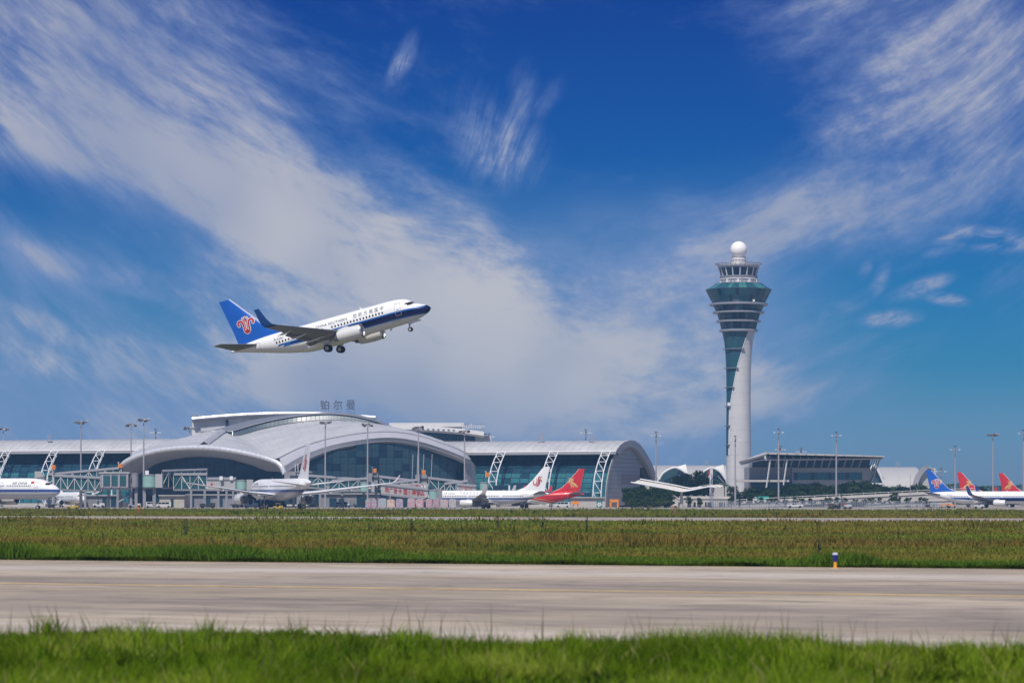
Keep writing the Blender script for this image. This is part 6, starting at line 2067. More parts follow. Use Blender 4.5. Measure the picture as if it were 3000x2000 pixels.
# ------------------------------------------------------------------ flagpoles
cloths = [(2080.5, 1366, (.55, .05, .05), 'flagpole with a red flag hanging left of the tower', 'flag'), (2084, 1370, (.62, .62, .62), 'middle flagpole with a pale flag hanging', 'flag'), (2087.5, 1368, (.68, .67, .66), 'right flagpole with a drooping white flag', 'flag')]
for i, (px, py, cl, lb, ct) in enumerate(cloths):
    d = 915 + i * 2
    b = Vector((X(px, d), d, .03))
    o = empty('flagpole', b, lb, 'flagpole', 'flagpoles left of the tower')
    MB().tube([b, Vector((b.x, d, Zp(py, d)))], [.16, .07], 8).build('pole', steel_white, o, True)
    MB().lathe([(0, Zp(py, d)), (.14, Zp(py, d) + .1), (0, Zp(py, d) + .25)], (b.x, d, 0), 8).build('finial', logo_gold, o, True)
    rows = []
    for v in np.linspace(0, 1, 9):
        rows.append([Vector((b.x - .08 - u * (.9 + .25 * v) * (.8 if i else .45), d + .22 * math.sin(u * 9 + v * 2), Zp(py + 2, d) - v * (2.3 if i != 2 else 3.3) - u * .9)) for u in np.linspace(0, 1, 8)])
    MB().loft(rows).build('flag_cloth', mat('flag_%d' % i, cl, .8, 0, .1, 2), o, True)

# ------------------------------------------------------------------ jet bridges
br_grey = mat('bridge_grey', (.26, .26, .275), .55, 0, .15, .3)
br_pale = mat('bridge_pale', (.40, .40, .40), .55, 0, .12, .3)
br_glass = glassmat('bridge_glass', (.030, .10, .115), .15, .3, .3)
mint = mat('mint_panel', (.26, .44, .40), .45, 0, .15, .3)
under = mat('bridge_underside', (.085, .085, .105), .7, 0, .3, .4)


def tunnel(parent, a, b, h, w=3.4, bays=6, solid=False):
    """a, b: floor corner points (front face); builds floor beam, roof, panes, posts and diagonals"""
    a, b = Vector(a), Vector(b)
    dep = Vector((0, w, 0))
    up = Vector((0, 0, h))
    MB().loft([[p, p + dep, p + dep + Vector((0, 0, -.55)), p + Vector((0, 0, -.55))] for p in (a, b)], True, True).build('floor_beam', br_grey, parent)
    ri = lambda p: [p + up + Vector((0, -.25, 0)), p + up + Vector((0, w * .5, .55)), p + up + dep + Vector((0, .25, 0)), p + up + dep + Vector((0, .25, -.3)), p + up + Vector((0, -.25, -.3))]
    MB().loft([ri(a), ri(b)], True, True).build('tunnel_roof', br_grey, parent)
    if solid:
        MB().loft([[p + Vector((0, .05, 0)), p + dep - Vector((0, .05, 0)), p + dep + up - Vector((0, .05, .3)), p + up + Vector((0, .05, -.3))] for p in (a, b)], True, True).build('tunnel_side', br_pale, parent)
        return
    for k in range(bays):
        u0, u1 = k / bays, (k + 1) / bays
        p0, p1 = a.lerp(b, u0), a.lerp(b, u1)
        for off in (.18, w - .18):
            e = Vector((0, off, 0))
            MB().add([p0.lerp(p1, .03) + e, p0.lerp(p1, .97) + e, p0.lerp(p1, .97) + e + up * .92, p0.lerp(p1, .03) + e + up * .92], [(0, 1, 2, 3)]).build('side_pane', br_glass, parent)
        MB().tube([p0, p0 + up * .93], .09, 6).build('tunnel_post', steel_white, parent)
        q = (p0, p1 + up * .93) if k % 2 == 0 else (p0 + up * .93, p1)
        MB().tube(q, .10, 6).build('diagonal', steel_white, parent)
    MB().tube([b, b + up * .93], .09, 6).build('tunnel_post', steel_white, parent)


def column(parent, px, pytop, d, w=.7, m=None):
    p = Vector((X(px, d), d, 0))
    MB().box((p.x, d, Zp(pytop, d) / 2), (w, w, Zp(pytop, d))).build('column', m or br_grey, parent)


def drum(parent, px, py0, py1, d, rpx, m, nm='rotunda'):
    r = rpx * d / FPX
    MB().lathe([(r, Zp(py1, d)), (r, Zp(py0, d))], (X(px, d), d + r, 0), 24).build(nm, m, parent, True)
    MB().lathe([(r * 1.05, Zp(py0, d)), (r * 1.05, Zp(py0 - 2.5, d)), (.1, Zp(py0 - 4, d))], (X(px, d), d + r, 0), 24).build('rotunda_roof', br_grey, parent, True)
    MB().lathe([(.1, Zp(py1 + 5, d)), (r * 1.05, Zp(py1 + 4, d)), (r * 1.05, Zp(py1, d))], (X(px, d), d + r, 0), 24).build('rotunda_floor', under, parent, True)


def legs(parent, px, pytop, d):
    """wheeled lifting frame under a bridge"""
    for dx in (-7, 7):
        MB().box(P(px + dx, (pytop + 1484) / 2, d), (.55, .55, (1484 - pytop) * d / FPX)).build('lift_column', br_grey, parent)
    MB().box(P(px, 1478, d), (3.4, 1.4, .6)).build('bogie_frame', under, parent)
    wm = MB().loft([[Vector((.55 * math.cos(t), y, .55 * math.sin(t))) for t in np.linspace(0, 6.283, 17)[:-1]] for y in (-.25, .25)], True, True).mesh('tyre', jet_tyre)
    for dx in (-5, 5):
        p = P(px + dx, 1480, d - .9); p.z = .58
        link('wheel', wm, parent, p - ORI[parent.name])


def gate_sign(px, py, d, key, label):
    o = empty('gate_sign', P(px, py + 8, d), label, 'gate sign', 'orange gate number boxes')
    MB().box(P(px, py, d), (1.35, 1.0, 1.35)).build('sign_box', orange, o, bevel=.06)
    MB().box(P(px, py + 8, d + .1), (.25, .25, 1.0)).build('bracket', br_grey, o)
    MB().tube([P(px - 6, py + 9, d), P(px - 6, py - 9, d)], .10, 6).build('lamp_post', steel_white, o)
    MB().box(P(px - 6, py - 9.5, d), (.4, .4, .3)).build('beacon', steel_white, o)
    vs, fs = TXT[key]
    w = max(v[0] for v in vs)
    MB().add([P(px, py, d - .54) + Vector((x - w / 2, 0, y - .4)) for x, y in vs], fs).build('number', mat('sign_number', (.5, .12, .01), .5), o)


# bridge at the left
D_B = 905
jb = empty('jet_bridge', ground_at(290, D_B), 'long trussed jet bridge at left between the wide-body nose and hall', 'jet bridge')
tunnel(jb, P(158, 1430, D_B), P(298, 1437, D_B + 3), 4.0, 3.4, 7)
for i in range(3):
    MB().box(P(313 + i * 23, 1407, D_B - 2.1), (2.0 if i != 1 else 1.7, .12, 3.1)).build('window', br_glass, jb)
MB().box(P(337, 1408, D_B), (9.2, 3.9, 4.6)).build('cabin', br_grey, jb, bevel=.1)
MB().box(P(337, 1384.5, D_B), (9.8, 4.4, .5)).build('cabin_roof', br_pale, jb)
for i in range(4):
    MB().box(P(301 + i * 24, 1408, D_B - 2.2), (.35, .3, 4.2)).build('cabin_post', br_pale, jb)
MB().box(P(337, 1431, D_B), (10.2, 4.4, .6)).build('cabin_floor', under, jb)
drum(jb, 393, 1389, 1426, D_B - .5, 12, br_grey)
drum(jb, 437, 1392, 1426, D_B - 2, 22, mint, 'operator_drum')
MB().box(P(467, 1408, D_B), (2.2, 3.2, 4.3)).build('link_box', br_pale, jb)
MB().box(P(431, 1384, D_B - 1), (1.15, .9, 1.35)).build('air_unit', steel_white, jb)
tunnel(jb, P(474, 1427, D_B + 4), P(606, 1421, D_B + 34), 5.1, 3.6, 7)
column(jb, 318, 1432, D_B + 2); column(jb, 352, 1432, D_B + 2, .5); column(jb, 384, 1428, D_B); column(jb, 399, 1428, D_B + 1, .9)
column(jb, 424, 1428, D_B, .8); column(jb, 452, 1428, D_B, 1.0); column(jb, 237, 1437, D_B + 2, .9, under)
MB().box(P(118, 1412, D_B - 2), (3.2, 3.6, 4.0)).build('head_box', br_grey, jb)
MB().prism([(101, 1380), (118, 1380), (128, 1396), (103, 1400)], lambda a, b: P(a, b, D_B - 4), lambda a, b: P(a, b, D_B - 1)).build('head_hood', br_pale, jb)
legs(jb, 150, 1432, D_B); MB().bar(P(296, 1438, D_B - 1), P(270, 1448, D_B - 1), .3).build('stay', steel_white, jb)
MB().bar(P(345, 1470, D_B), P(378, 1452, D_B), .35).build('service_stair', br_pale, jb)
jb2 = empty('jet_bridge', ground_at(240, 950), 'sloping upper gangway behind the left trussed bridge', 'jet bridge')
tunnel(jb2, P(140, 1424, 952), P(356, 1405, 946), 3.9, 3.4, 9)
column(jb2, 250, 1420, 950); column(jb2, 345, 1410, 948)
column(jb2, 157, 1372, 950, .9, br_pale)
gate_sign(157, 1368, 948, 'gate', 'orange gate box on the pole above the left wide-body nose')
gate_sign(353, 1364, 946, 'gate', 'orange gate box at the left foot of the silver lip')
# bridge in the middle with the red triangle panel
jb3 = empty('jet_bridge', ground_at(660, 900), 'pale jet bridge with red triangle behind the wide-body left wing', 'jet bridge')
tunnel(jb3, P(606, 1432, 902), P(690, 1432, 900), 3.2, 3.4, 4, True)
MB().add([P(616, 1422, 899.8), P(625, 1422, 899.8), P(620.5, 1411, 899.8)], [(0, 1, 2)]).build('triangle_mark', logo_red, jb3)
drum(jb3, 707, 1408, 1433, 898, 16, mint, 'operator_drum')
MB().box(P(733, 1420, 899), (2.0, 3, 3.4)).build('link_box', br_pale, jb3)
for px_ in (648, 678):
    MB().box(P(px_, 1400, 900), (1.0, .8, 1.2)).build('air_unit', steel_white, jb3)
tunnel(jb3, P(508, 1432, 915), P(606, 1432, 902), 4.6, 3.4, 4)
for px_ in (560, 600, 640, 664, 698, 716):
    column(jb3, px_, 1433, 901, .7)
legs(jb3, 690, 1434, 897)
# right-hand group: three alike gangways stepping down to the right
for i, (p0, lb) in enumerate(((845, 'first descending gangway right of the wide-body tail'), (1085, 'middle descending gangway before the glazed arch'), (1228, 'last descending gangway at the right end of the glazed arch'))):
    d = 945 - i * 3
    g = empty('jet_bridge', ground_at(p0 + 80, d), lb, 'jet bridge', 'gangways in front of the glazed arch')
    wpx = 232 if i == 0 else 142
    y0 = 1388 + i * 4
    tunnel(g, P(p0, y0 + 33, d), P(p0 + wpx, y0 + 50, d), 3.6, 3.4, 8 if i == 0 else 5)
    tunnel(g, P(p0 + wpx * .52, y0 + 50, d - 6), P(p0 + wpx, y0 + 42, d - 6), 3.2, 3.0, 4)
    MB().box(P(p0 + 6, y0 + 14, d), (3.8, 3.6, 4.6)).build('portal', br_grey, g)
    MB().box(P(p0 + 16, y0 + 8, d - 1.9), (2.6, .2, .8)).build('louvre', frame_dark, g)
    drum(g, p0 + wpx - 8, y0 + 25, y0 + 51, d - 8, 14, mint, 'operator_drum')
    MB().box(P(p0 + wpx + 14, y0 + 38, d - 6), (1.5, 2.6, 3.3)).build('link_box', br_pale, g)
    for f in (.12, .4, .68, .95):
        column(g, p0 + wpx * f, y0 + 44, d + 1, .75)
gate_sign(1097, 1378, 940, 'gate', 'orange gate box left of the glazed arch centre mast')
gate_sign(1241, 1383, 938, 'gate2', 'orange gate box right of the glazed arch centre mast')
gate_sign(1429, 1390, 935, 'gate3', 'orange gate box nearest the first truss of the right wing')
tn = empty('jet_bridge', ground_at(825, 940), 'low grey bridge head left of the glazed arch behind the tail', 'jet bridge')
tunnel(tn, P(845, 1430, 950), P(905, 1430, 950), 4.4, 3.4, 3)
MB().box(P(880, 1382, 950), (7.4, 3, .5)).build('portal_beam', br_grey, tn)
for px_ in (848, 912):
    MB().box(P(px_, 1405, 950), (.6, .6, 5.6)).build('portal_leg', br_grey, tn)
for px_ in (865, 873):
    MB().tube([P(px_, 1381, 950), P(px_, 1357, 950)], .12, 6).build('lamp_post', steel_white, tn)
column(tn, 905, 1430, 950); column(tn, 860, 1430, 950)
# advertising bridge with red lettering
D_A = 815
ad = empty('jet_bridge', ground_at(1190, D_A), 'pale jet bridge with red Chinese advertising letters along its side', 'jet bridge')
a0, a1 = P(1116, 1443, D_A), P(1254, 1459, D_A - 2)
tunnel(ad, a0, a1, 2.5, 3.2, 6, True)
vs, fs = TXT['ad']
wv = max(v[0] for v in vs)
d_ = (a1 - a0)
kx = d_.length * .76 / wv
un = d_.normalized()
MB().add([a0 + un * (1.1 + x * kx) + Vector((0, -.06, .45 + y * .78)) for x, y in vs], fs).build('advert_lettering', logo_red, ad)
tri = a0 + d_ * .88 + Vector((0, -.06, .75))
MB().add([tri + Vector((-.7, 0, 0)), tri + Vector((.7, 0, 0)), tri + Vector((0, 0, 1.25)), tri + Vector((-.25, -.02, .3)), tri + Vector((.25, -.02, .3)), tri + Vector((0, -.02, .72))], [(0, 1, 2)]).build('triangle_mark', logo_red, ad)
MB().add([tri + Vector((-.22, -.02, .28)), tri + Vector((.22, -.02, .28)), tri + Vector((0, -.02, .7))], [(0, 1, 2)]).build('triangle_hole', br_pale, ad)
vs, fs = TXT['ad_small']
MB().add([tri + Vector((-.8 + x, 0, -.72 + y * .6)) for x, y in vs], fs).build('small_lettering', logo_red, ad)
drum(ad, 1270, 1437, 1462, D_A - 3, 14, mint, 'operator_drum')
MB().box(P(1283, 1449, D_A - 1), (2.4, 3.0, 3.4)).build('head_box', br_grey, ad)
for px_ in (1128, 1137):
    MB().box(P(px_ + 108, 1427, D_A), (.5, .5, 1.1)).build('vent_stack', steel_white, ad)
MB().box(P(1215, 1424, D_A + 3), (7.8, 2.8, 1.7)).build('upper_panel', br_pale, ad)
vs, fs = TXT['ad2']
MB().add([P(1199, 1427, D_A + 1.55) + Vector((x * .9, 0, y * .62)) for x, y in vs], fs).build('upper_lettering', logo_red, ad)
legs(ad, 1212, 1452, D_A - 1); column(ad, 1137, 1445, D_A + 1, .8)
MB().bar(P(1225, 1466, D_A - 2), P(1256, 1452, D_A - 2), .9, .3).build('service_stair', br_pale, ad)
ad2 = empty('jet_bridge', ground_at(1370, 930), 'small pale bridge with faded red lettering behind the narrow jet', 'jet bridge')
tunnel(ad2, P(1338, 1437, 925), P(1395, 1442, 925), 2.0, 3, 3, True)
MB().add([P(1345, 1435, 924.8) + Vector((x * .9, 0, y * .7 + .2)) for x, y in vs], fs).build('advert_lettering', mat('faded_red', (.45, .14, .13), .6), ad2)
drum(ad2, 1418, 1415, 1445, 926, 13, mint, 'operator_drum')
column(ad2, 1350, 1440, 926); column(ad2, 1400, 1440, 926)
for px_ in (1455, 1478, 1492):
    MB().box(P(px_, 1432, 930), (2.4 if px_ < 1480 else .5, 2.0, 2.4)).build('dock_box', teal_dark if px_ < 1480 else steel_white, ad2)


# ------------------------------------------------------------------ ground-level annexes under the bridges
def annex(px0, px1, py0, d, dd, m, label, doors=(), cat='annex'):
    o = empty('annex', ground_at((px0 + px1) / 2, d), label, cat)
    slab(px0, py0, px1, 1486, d, d + dd, m, 'wall', o)
    slab(px0 - 2, py0 - 3, px1 + 2, py0, d - .8, d + dd + .5, br_pale, 'roof', o)
    for a, b, t in doors:
        slab(a, t, b, 1485, d - .2, d, teal_dark, 'door', o)
    return o


annex(466, 540, 1452, 935, 20, beige, 'low cream annex with open door beside the hall', ((500, 508, 1461), (458, 466, 1456)))
annex(545, 690, 1450, 965, 16, mat('annex_grey', (.21, .215, .24), .8, 0, .3, .25), 'grey service building under the middle bridge', ((556, 568, 1456), (600, 616, 1456), (640, 652, 1456)))
annex(905, 1110, 1447, 970, 14, mat('annex_grey', (.21, .215, .24)), 'grey service building under the glazed arch', ((965, 986, 1458), (992, 1008, 1460), (1045, 1078, 1452)))
annex(230, 345, 1452, 975, 12, mat('annex_grey', (.21, .215, .24)), 'grey service building under the left bridge', ((300, 312, 1458), (325, 340, 1456)))
annex(1110, 1420, 1452, 985, 12, mat('annex_blue', (.17, .185, .215), .8, 0, .3, .25), 'bluish service building behind the painted pallets', ((1180, 1196, 1458), (1300, 1330, 1456)))
annex(1672, 1772, 1458, 975, 8, conc, 'low pale wall at the foot of the right wing', ())
# orange gantry and square emblem board
ga_ = empty('gantry', ground_at(1799, 935), 'orange steel gantry beside the gable end wall', 'gantry')
for px_ in (1789, 1810):
    MB().box(P(px_, 1475, 935), (.55, .55, 2.7)).build('leg', orange, ga_)
MB().box(P(1799.5, 1466, 935), (3.0, .7, .9)).build('beam', orange, ga_)
MB().box(P(1799.5, 1477, 935.5), (1.9, .3, .3)).build('crossbar', orange, ga_)
gb_ = empty('gantry', ground_at(1686, 930), 'small orange hoist frame behind the red jet tail', 'gantry')
for px_ in (1680, 1693):
    MB().box(P(px_, 1477, 930), (.35, .35, 2.4)).build('leg', orange, gb_)
MB().box(P(1686, 1472, 930), (2.2, 1, 1.0)).build('hoist', orange, gb_)
bd = empty('emblem_board', ground_at(1756, 940), 'teal board with white flower emblem at the last truss foot', 'board')
MB().box(P(1756, 1477, 940), (1.9, .2, 2.5)).build('panel', mat('board_teal', (.02, .20, .19), .5, 0, .1, 1), bd)
k = [ribbon([(0, 0), (.32 * math.cos(a), .32 * math.sin(a))], [.10, .22], 6) for a in np.linspace(0, 6.283, 7)[:-1]]
vs, fs = merged(k)
MB().add([P(1756, 1477, 939.88) + Vector((x * 1.9, 0, y * 1.9)) for x, y in vs], fs).build('emblem', steel_white, bd)

# ------------------------------------------------------------------ vehicles
car_glass = mat('car_glass', (.015, .018, .022), .1, 0, .1, 2)
car_white = mat('car_white', (.60, .60, .60), .3, 0, .05, 1, coat=.4)


def car(nm, label, cat, px, d, L_, prof, glass, m, wheel_x, wr, rot=0.0, wd=1.8, group=None, z0=.03):
    o = empty(nm, Vector((X(px, d), d, z0)), label, cat, group)
    ORI[o.name] = Vector()
    o.rotation_euler = (0, 0, rot)
    MB().prism(prof, lambda x, z: Vector((x, -wd / 2, z)), lambda x, z: Vector((x, wd / 2, z))).build('body', m, o, bevel=.06)
    for gl in glass:
        for y in (-wd / 2 - .015, wd / 2 + .015):
            MB().add([(x, y, z) for x, z in gl], [tuple(range(len(gl)))]).build('window', car_glass, o)
    wm = MB().loft([[Vector((wr * q * math.cos(t), y, wr * q * math.sin(t))) for t in np.linspace(0, 6.283, 17)[:-1]] for q, y in ((.3, -.13), (1, -.11), (1, .11), (.3, .13))], True, True).mesh('wheel', jet_tyre)
    for x in wheel_x:
        for y in (-wd / 2 + .08, wd / 2 - .08):
            link('wheel', wm, o, (x, y, wr))
    return o


PICK = [(-2.5, .45), (-2.5, .95), (-2.4, 1.0), (-1.25, 1.05), (-.75, 1.62), (.35, 1.65), (.55, 1.05), (2.4, 1.05), (2.5, .95), (2.5, .45)]
car('pickup_truck', 'white pickup truck driving along the apron edge at right', 'pickup', 2329, 880, 5, PICK, [[(-1.1, 1.08), (-.72, 1.55), (-.25, 1.56), (-.25, 1.08)], [(-.15, 1.08), (-.15, 1.56), (.3, 1.57), (.42, 1.08)]], car_white, (-1.6, 1.5), .38)
VAN = [(-2.4, .35), (-2.45, .95), (-2.0, 1.15), (-1.45, 1.85), (2.3, 1.9), (2.4, 1.7), (2.4, .35)]
VG = [[(-1.85, 1.15), (-1.4, 1.75), (-.75, 1.76), (-.75, 1.15)], [(-.6, 1.15), (-.6, 1.76), (.5, 1.78), (.5, 1.15)], [(.65, 1.15), (.65, 1.78), (1.8, 1.78), (1.8, 1.15)]]
car('van', 'white van parked below the red jet tail', 'van', 1648, 960, 5, VAN, VG, car_white, (-1.5, 1.6), .34)
car('van', 'white minibus beside the cream annex', 'van', 480, 932, 5, VAN, VG, car_white, (-1.5, 1.6), .34)
car('van', 'white van under the left bridge rotunda', 'van', 448, 945, 5, VAN, VG, car_white, (-1.5, 1.6), .34, math.pi)
car('van', 'white van right of the wide-body right engine', 'van', 1000, 955, 5, VAN, VG, car_white, (-1.5, 1.6), .34)
# green lorry on the overpass
g = empty('lorry', P(2228, 1469, 987), 'lorry with turquoise cargo box and white cab on the overpass', 'lorry')
MB().box(P(2236, 1460.5, 989), (3.7, 2.3, 1.7)).build('cargo_box', mat('turquoise', (.03, .36, .32), .5, 0, .1, 1), g, bevel=.05)
MB().prism([(2206, 1467), (2206.5, 1462), (2211, 1455), (2216, 1454.5), (2216, 1467)], lambda a, b: P(a, b, 988), lambda a, b: P(a, b, 990)).build('cab', car_white, g)
MB().prism([(2208, 1461), (2211, 1456.5), (2214, 1456.5), (2214, 1461)], lambda a, b: P(a, b, 987.95), lambda a, b: P(a, b, 987.97)).build('cab_window', car_glass, g)
MB().box(P(2229, 1467.5, 989), (5.6, 2.0, .3)).build('chassis', under, g)
for px_ in (2211, 2226, 2246):
    MB().tube([P(px_, 1468, 987.8), P(px_, 1468, 988.4)], .45, 12).build('wheel', jet_tyre, g)
# dark loaded trailer with tank wagon
g = empty('loaded_trailer', ground_at(2445, 800), 'dark trailer piled with scrap on the apron at right', 'trailer')
MB().box(P(2444, 1488, 800), (3.6, 2.0, .5)).build('bed', under, g)
rr = random.Random(4)
for k in range(34):
    c = P(2444 + rr.uniform(-16, 16), 1484 - rr.uniform(0, 7) * (1 - abs(rr.uniform(-1, 1)) * .4), 800 + rr.uniform(-.8, .8))
    MB().box(c, (rr.uniform(.3, .9), .5, rr.uniform(.15, .6)), Euler((rr.uniform(0, 3), rr.uniform(0, 3), rr.uniform(0, 3))).to_matrix()).build('scrap_piece', mat('scrap_%d' % (k % 3), [(.04, .03, .035), (.09, .05, .05), (.14, .12, .12)][k % 3], .7, 0, .3, 2), g)
for px_ in (2432, 2441, 2456):
    MB().tube([P(px_, 1487, 798.8), P(px_, 1487, 799.4)], .42, 12).build('wheel', jet_tyre, g)
g = empty('tank_trailer', ground_at(2483, 800), 'small grey tank wagon right behind the scrap trailer', 'tank wagon')
MB().tube([P(2471, 1484, 800), P(2473, 1484, 800), P(2494, 1484, 800), P(2496, 1484, 800)], [.3, .72, .72, .3], 14).build('tank', mat('tank_grey', (.30, .31, .33), .5, 0, .2, 1), g, True)
MB().box(P(2474, 1477, 800), (.9, .8, .6)).build('pump', mat('pump_red', (.35, .04, .04), .5), g)
MB().box(P(2483, 1488, 800), (2.6, .8, .25)).build('frame', under, g)
for px_ in (2476, 2491):
    MB().tube([P(px_, 1487, 799), P(px_, 1487, 799.5)], .36, 12).build('wheel', jet_tyre, g)


# baggage carts, tugs and other kit in the shade under the bridges
def tug(px, d, label, m, k=1.0):
    o = empty('baggage_tug', ground_at(px, d), label, 'tug', 'ground vehicles on the apron')
    ORI[o.name] = Vector()
    MB().prism([(-1.5, .35), (-1.5, .95), (-.6, 1.0), (-.45, .75), (.2, .75), (.3, 1.15), (1.45, 1.1), (1.5, .35)], lambda x, z: Vector((x * k, -.75, z * k)), lambda x, z: Vector((x * k, .75, z * k))).build('body', m, o, bevel=.05)
    MB().box((0, 0, 1.85 * k), (1.5 * k, 1.3, .08)).build('canopy', m, o)
    for x in (-.6, .6):
        MB().bar((x * k, -.55, .9 * k), (x * k, -.55, 1.85 * k), .06).bar((x * k, .55, .9 * k), (x * k, .55, 1.85 * k), .06).build('canopy_post', steel_grey, o)
    wm = MB().loft([[Vector((.33 * k * math.cos(t), y, .33 * k * math.sin(t))) for t in np.linspace(0, 6.283, 15)[:-1]] for y in (-.12, .12)], True, True).mesh('wheel', jet_tyre)
    for x in (-1, 1):
        for y in (-.7, .7):
            link('wheel', wm, o, (x * k, y, .33 * k))


yl = mat('tug_yellow', (.50, .34, .03), .5, 0, .15, 1)
tug(214, 730, 'yellow tug in front of the small white jet nose', yl, 1.0)
tug(815, 745, 'yellow tug under the belly of the wide-body jet', yl, .85)
tug(608, 840, 'dark tug left of the wide-body left engine', mat('tug_dark', (.03, .035, .045), .5, 0, .2, 1), 1.5)
tug(735, 860, 'dark blue tug between the wide-body main wheels', mat('tug_blue', (.03, .045, .085), .5, 0, .2, 1), 1.4)
tug(290, 945, 'white tug under the left trussed bridge', car_white, 1.3)
tug(1032, 945, 'white tug left of the painted cargo pallets', car_white, 1.1)
tug(395, 880, 'grey tug between the left bridge columns', mat('tug_grey', (.28, .28, .30), .5, 0, .2, 1), 1.3)
tug(2868, 850, 'white tug below the right blue tailed jet', car_white, 1.0)
for i, (px, m_, w, hgt) in enumerate(((2768, mat('tarp_brown', (.40, .20, .11), .8, 0, .3, 1.2), 3.0, 1.25), (2787, mat('tarp_orange', (.58, .20, .07), .8, 0, .3, 1.2), 2.4, 1.1))):
    c = ground_at(px, 850)
    o = empty('covered_cart', c, ['brown tarpaulin covered cart left of the right blue tailed jet', 'orange tarpaulin covered cart under the right blue tail'][i], 'cart')
    rr = random.Random(i)
    MB().loft([[c + Vector((w / 2 * u, y, .35 + hgt * (1 - abs(u) ** 3) * (1 - (y / .9) ** 4 * .5) * rr.uniform(.8, 1))) for u in np.linspace(-1, 1, 9)] for y in np.linspace(-.9, .9, 6)]).build('tarpaulin', m_, o, True)
    MB().box(c + Vector((0, 0, .30)), (w, 1.7, .2)).build('cart_bed', under, o)
    for x in (-w * .35, w * .35):
        MB().tube([c + Vector((x, -.9, .25)), c + Vector((x, -.7, .25))], .25, 10).build('wheel', jet_tyre, o)


# painted, film-wrapped cargo pallets in a row
def pallet_mat(i, c0, c1, c2):
    m = bpy.data.materials.new('wrapped_cargo_%d' % i); m.use_nodes = True
    T = NT(m.node_tree); p = T.n['Principled BSDF']
    c = T.node('ShaderNodeTexCoord')
    a = T.noise(T.mapping(c.outputs['Object'], (i * 3, 0, 0)), 1.2, 3, .6, .6)
    b = T.noise(T.mapping(c.outputs['Object'], (i * 3, 5, 0), scale=(1, 1, 3)), 2.5, 4, .7)
    col = T.mix(T.sm(a, .42, .56), c0, c1)
    T.l.new(T.mix(T.sm(b, .52, .66), col, c2), p.inputs['Base Color'])
    p.inputs['Roughness'].default_value = .35
    return m


PC = [((.20, .42, .46), (.50, .22, .26)), ((.28, .34, .40), (.42, .26, .32)), ((.30, .42, .46), (.40, .36, .42)), ((.55, .32, .28), (.62, .50, .40)), ((.26, .26, .38), (.44, .30, .38)), ((.50, .20, .24), (.42, .34, .38)), ((.48, .22, .25), (.52, .40, .40)), ((.36, .30, .38), (.45, .25, .28)), ((.42, .16, .20), (.36, .30, .36)), ((.40, .36, .36), (.46, .34, .32)), ((.42, .40, .38), (.36, .34, .36))]
PX = [(1071, 1087), (1088, 1104), (1109, 1132), (1135, 1157), (1160, 1181), (1194, 1216), (1219, 1241), (1248, 1266), (1268, 1287), (1290, 1313), (1316, 1336)]
LBP = ['pale blue and pink wrapped cargo pallet, leftmost of the row', 'pink wrapped cargo pallet, second from the left', 'bluish grey wrapped cargo pallet, third from the left', 'blue and grey wrapped cargo pallet left of the peach one', 'peach coloured wrapped cargo pallet under the advert letters', 'red and lilac wrapped pallet right of the peach one', 'rosy wrapped cargo pallet under the red triangle', 'lilac wrapped cargo pallet below the bridge head', 'crimson wrapped cargo pallet right of the bridge head', 'faded pink pallet next to the last one', 'greyish wrapped pallet, rightmost beside the narrow jet engine']
for i, (a, b) in enumerate(PX):
    d = 795
    o = empty('cargo_pallet', ground_at((a + b) / 2, d), LBP[i], 'cargo pallet', 'wrapped pallets in a row')
    hgt = 2.25 + .15 * ((i * 7) % 3)
    c0 = ground_at((a + b) / 2, d)
    w = (b - a) * d / FPX
    j = [(-w / 2, 0.0), (-w / 2, hgt * .8), (-w / 2 + .25, hgt * .97), (0, hgt), (w / 2 - .25, hgt * .95), (w / 2, hgt * .78), (w / 2, 0.0)]
    MB().prism(j, lambda x, z: c0 + Vector((x, -1.1, z + .42)), lambda x, z: c0 + Vector((x, 1.1, z + .42))).build('wrapped_load', pallet_mat(i, *PC[i], (.66, .62, .62)), o, bevel=.07)
    MB().box(c0 + Vector((0, 0, .33)), (w * 1.04, 2.3, .14)).build('dolly_deck', steel_grey, o)
    for x in (-w * .35, w * .35):
        MB().tube([c0 + Vector((x, -1.1, .16)), c0 + Vector((x, -.9, .16))], .16, 10).build('wheel', jet_tyre, o)


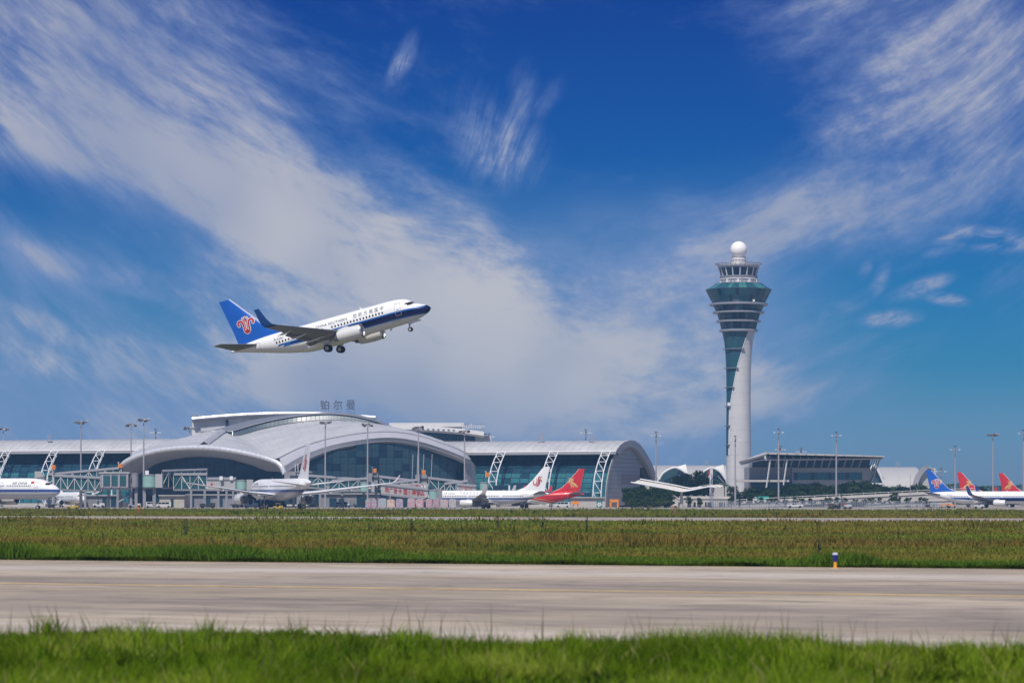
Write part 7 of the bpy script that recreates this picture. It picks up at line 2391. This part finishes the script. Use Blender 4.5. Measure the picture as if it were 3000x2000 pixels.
# ------------------------------------------------------------------ people
def person(px, d, label, joints_extra, shirt, trousers, hat, height=1.7):
    o = empty('person', Vector((X(px, d), d, .03)), label, 'person')
    ORI[o.name] = Vector()
    k = height / 1.75
    J = {'pelvis': (0, 0, .95), 'waist': (0, 0, 1.12), 'chest': (0, 0, 1.36), 'neck': (0, 0, 1.50), 'head0': (0, -.01, 1.58), 'head1': (0, -.02, 1.66), 'head2': (0, -.01, 1.73),
         'hipL': (.10, 0, .90), 'kneeL': (.13, -.05, .50), 'ankL': (.15, .02, .08), 'toeL': (.17, -.16, .04), 'hipR': (-.10, 0, .90), 'kneeR': (-.13, .04, .50), 'ankR': (-.15, .08, .08), 'toeR': (-.17, -.10, .04),
         'shL': (.19, 0, 1.42), 'elL': (.32, -.05, 1.18), 'wrL': (.36, -.18, .98), 'haL': (.37, -.24, .92), 'shR': (-.19, 0, 1.42), 'elR': (-.32, -.05, 1.18), 'wrR': (-.36, -.18, .98), 'haR': (-.37, -.24, .92)}
    J.update(joints_extra)
    Rr = {'pelvis': .15, 'waist': .13, 'chest': .17, 'neck': .06, 'head0': .075, 'head1': .105, 'head2': .08, 'hip': .095, 'knee': .065, 'ank': .045, 'toe': .04, 'sh': .075, 'el': .05, 'wr': .036, 'ha': .045}
    E = [('pelvis', 'waist'), ('waist', 'chest'), ('chest', 'neck'), ('neck', 'head0'), ('head0', 'head1'), ('head1', 'head2')] + [(a + s, b + s) if a else ('pelvis', b + s) for s in 'LR' for a, b in (('', 'hip'), ('hip', 'knee'), ('knee', 'ank'), ('ank', 'toe'))] + [e for s in 'LR' for e in (('chest', 'sh' + s), ('sh' + s, 'el' + s), ('el' + s, 'wr' + s), ('wr' + s, 'ha' + s))]
    names = list(J)
    me = bpy.data.meshes.new('body')
    me.from_pydata([Vector(J[n]) * k for n in names], [(names.index(a), names.index(b)) for a, b in E], [])
    bo = link('body', me, o)
    sk = bo.modifiers.new('skin', 'SKIN'); sk.use_smooth_shade = True
    lay = me.skin_vertices[0] if me.skin_vertices else None
    if lay is None:
        bm = bmesh.new(); bm.from_mesh(me); bm.verts.layers.skin.verify(); bm.to_mesh(me); bm.free()
        lay = me.skin_vertices[0]
    for i, n in enumerate(names):
        r = Rr.get(n) or Rr[n[:-1]]
        lay.data[i].radius = (r * k, r * k)
        lay.data[i].use_root = n == 'pelvis'
    sb = bo.modifiers.new('smooth', 'SUBSURF'); sb.levels = sb.render_levels = 1
    m = bpy.data.materials.new('clothed_body'); m.use_nodes = True
    T = NT(m.node_tree); p = T.n['Principled BSDF']
    c = T.node('ShaderNodeTexCoord'); s = T.node('ShaderNodeSeparateXYZ'); T.l.new(c.outputs['Object'], s.inputs[0])
    col = T.mix(T.m('GREATER_THAN', s.outputs[2], .93 * k), trousers, shirt)
    col = T.mix(T.m('GREATER_THAN', s.outputs[2], 1.50 * k), col, (.32, .18, .12))
    T.l.new(col, p.inputs['Base Color']); p.inputs['Roughness'].default_value = .8
    me.materials.append(m)
    hz_ = J['head2'][2] * k
    MB().lathe([(.02, hz_ + .16), (.10, hz_ + .13), (.13, hz_ + .03), (.30, hz_ - .02), (.31, hz_ - .045), (.12, hz_ - .03)], (J['head2'][0], J['head2'][1], 0), 16).build('hat', hat, o, True)
    return o


straw = mat('straw_hat', (.66, .60, .46), .8, 0, .1, 3)
person(407, 452, 'person in orange jacket and pale hat reaching sideways in the far grass', {'elR': (-.48, -.05, 1.28), 'wrR': (-.72, -.08, 1.16), 'haR': (-.80, -.08, 1.13), 'elL': (.42, -.05, 1.30), 'wrL': (.60, -.1, 1.38), 'haL': (.66, -.1, 1.40)}, (.50, .20, .05), (.50, .10, .06), straw)
person(1978, 430, 'person in brown clothes and wide pale hat with both arms outstretched', {'elR': (-.48, 0, 1.40), 'wrR': (-.78, -.02, 1.42), 'haR': (-.86, -.02, 1.40), 'elL': (.48, 0, 1.40), 'wrL': (.78, -.02, 1.36), 'haL': (.86, -.02, 1.34)}, (.34, .15, .08), (.36, .20, .11), straw)
person(1021, 846, 'ground worker in white standing left of the painted pallets', {}, (.66, .66, .66), (.10, .11, .16), mat('white_cap', (.7, .7, .7), .7))

# ------------------------------------------------------------------ air: even haze over the whole airfield
hz = bpy.data.materials.new('haze_air'); hz.use_nodes = True
T = NT(hz.node_tree)
T.n.remove(T.n['Principled BSDF'])
pv = T.node('ShaderNodeVolumePrincipled')
pv.inputs['Color'].default_value = (.28, .60, 1.0, 1)
pv.inputs['Density'].default_value = .00014
pv.inputs['Anisotropy'].default_value = 0.0
T.l.new(pv.outputs[0], T.n['Material Output'].inputs['Volume'])
tag(MB().box((0, 2000, 58.5), (6400, 4600, 119)).build('haze', hz), 'pale even haze hanging over the airfield', 'haze', kind='stuff')
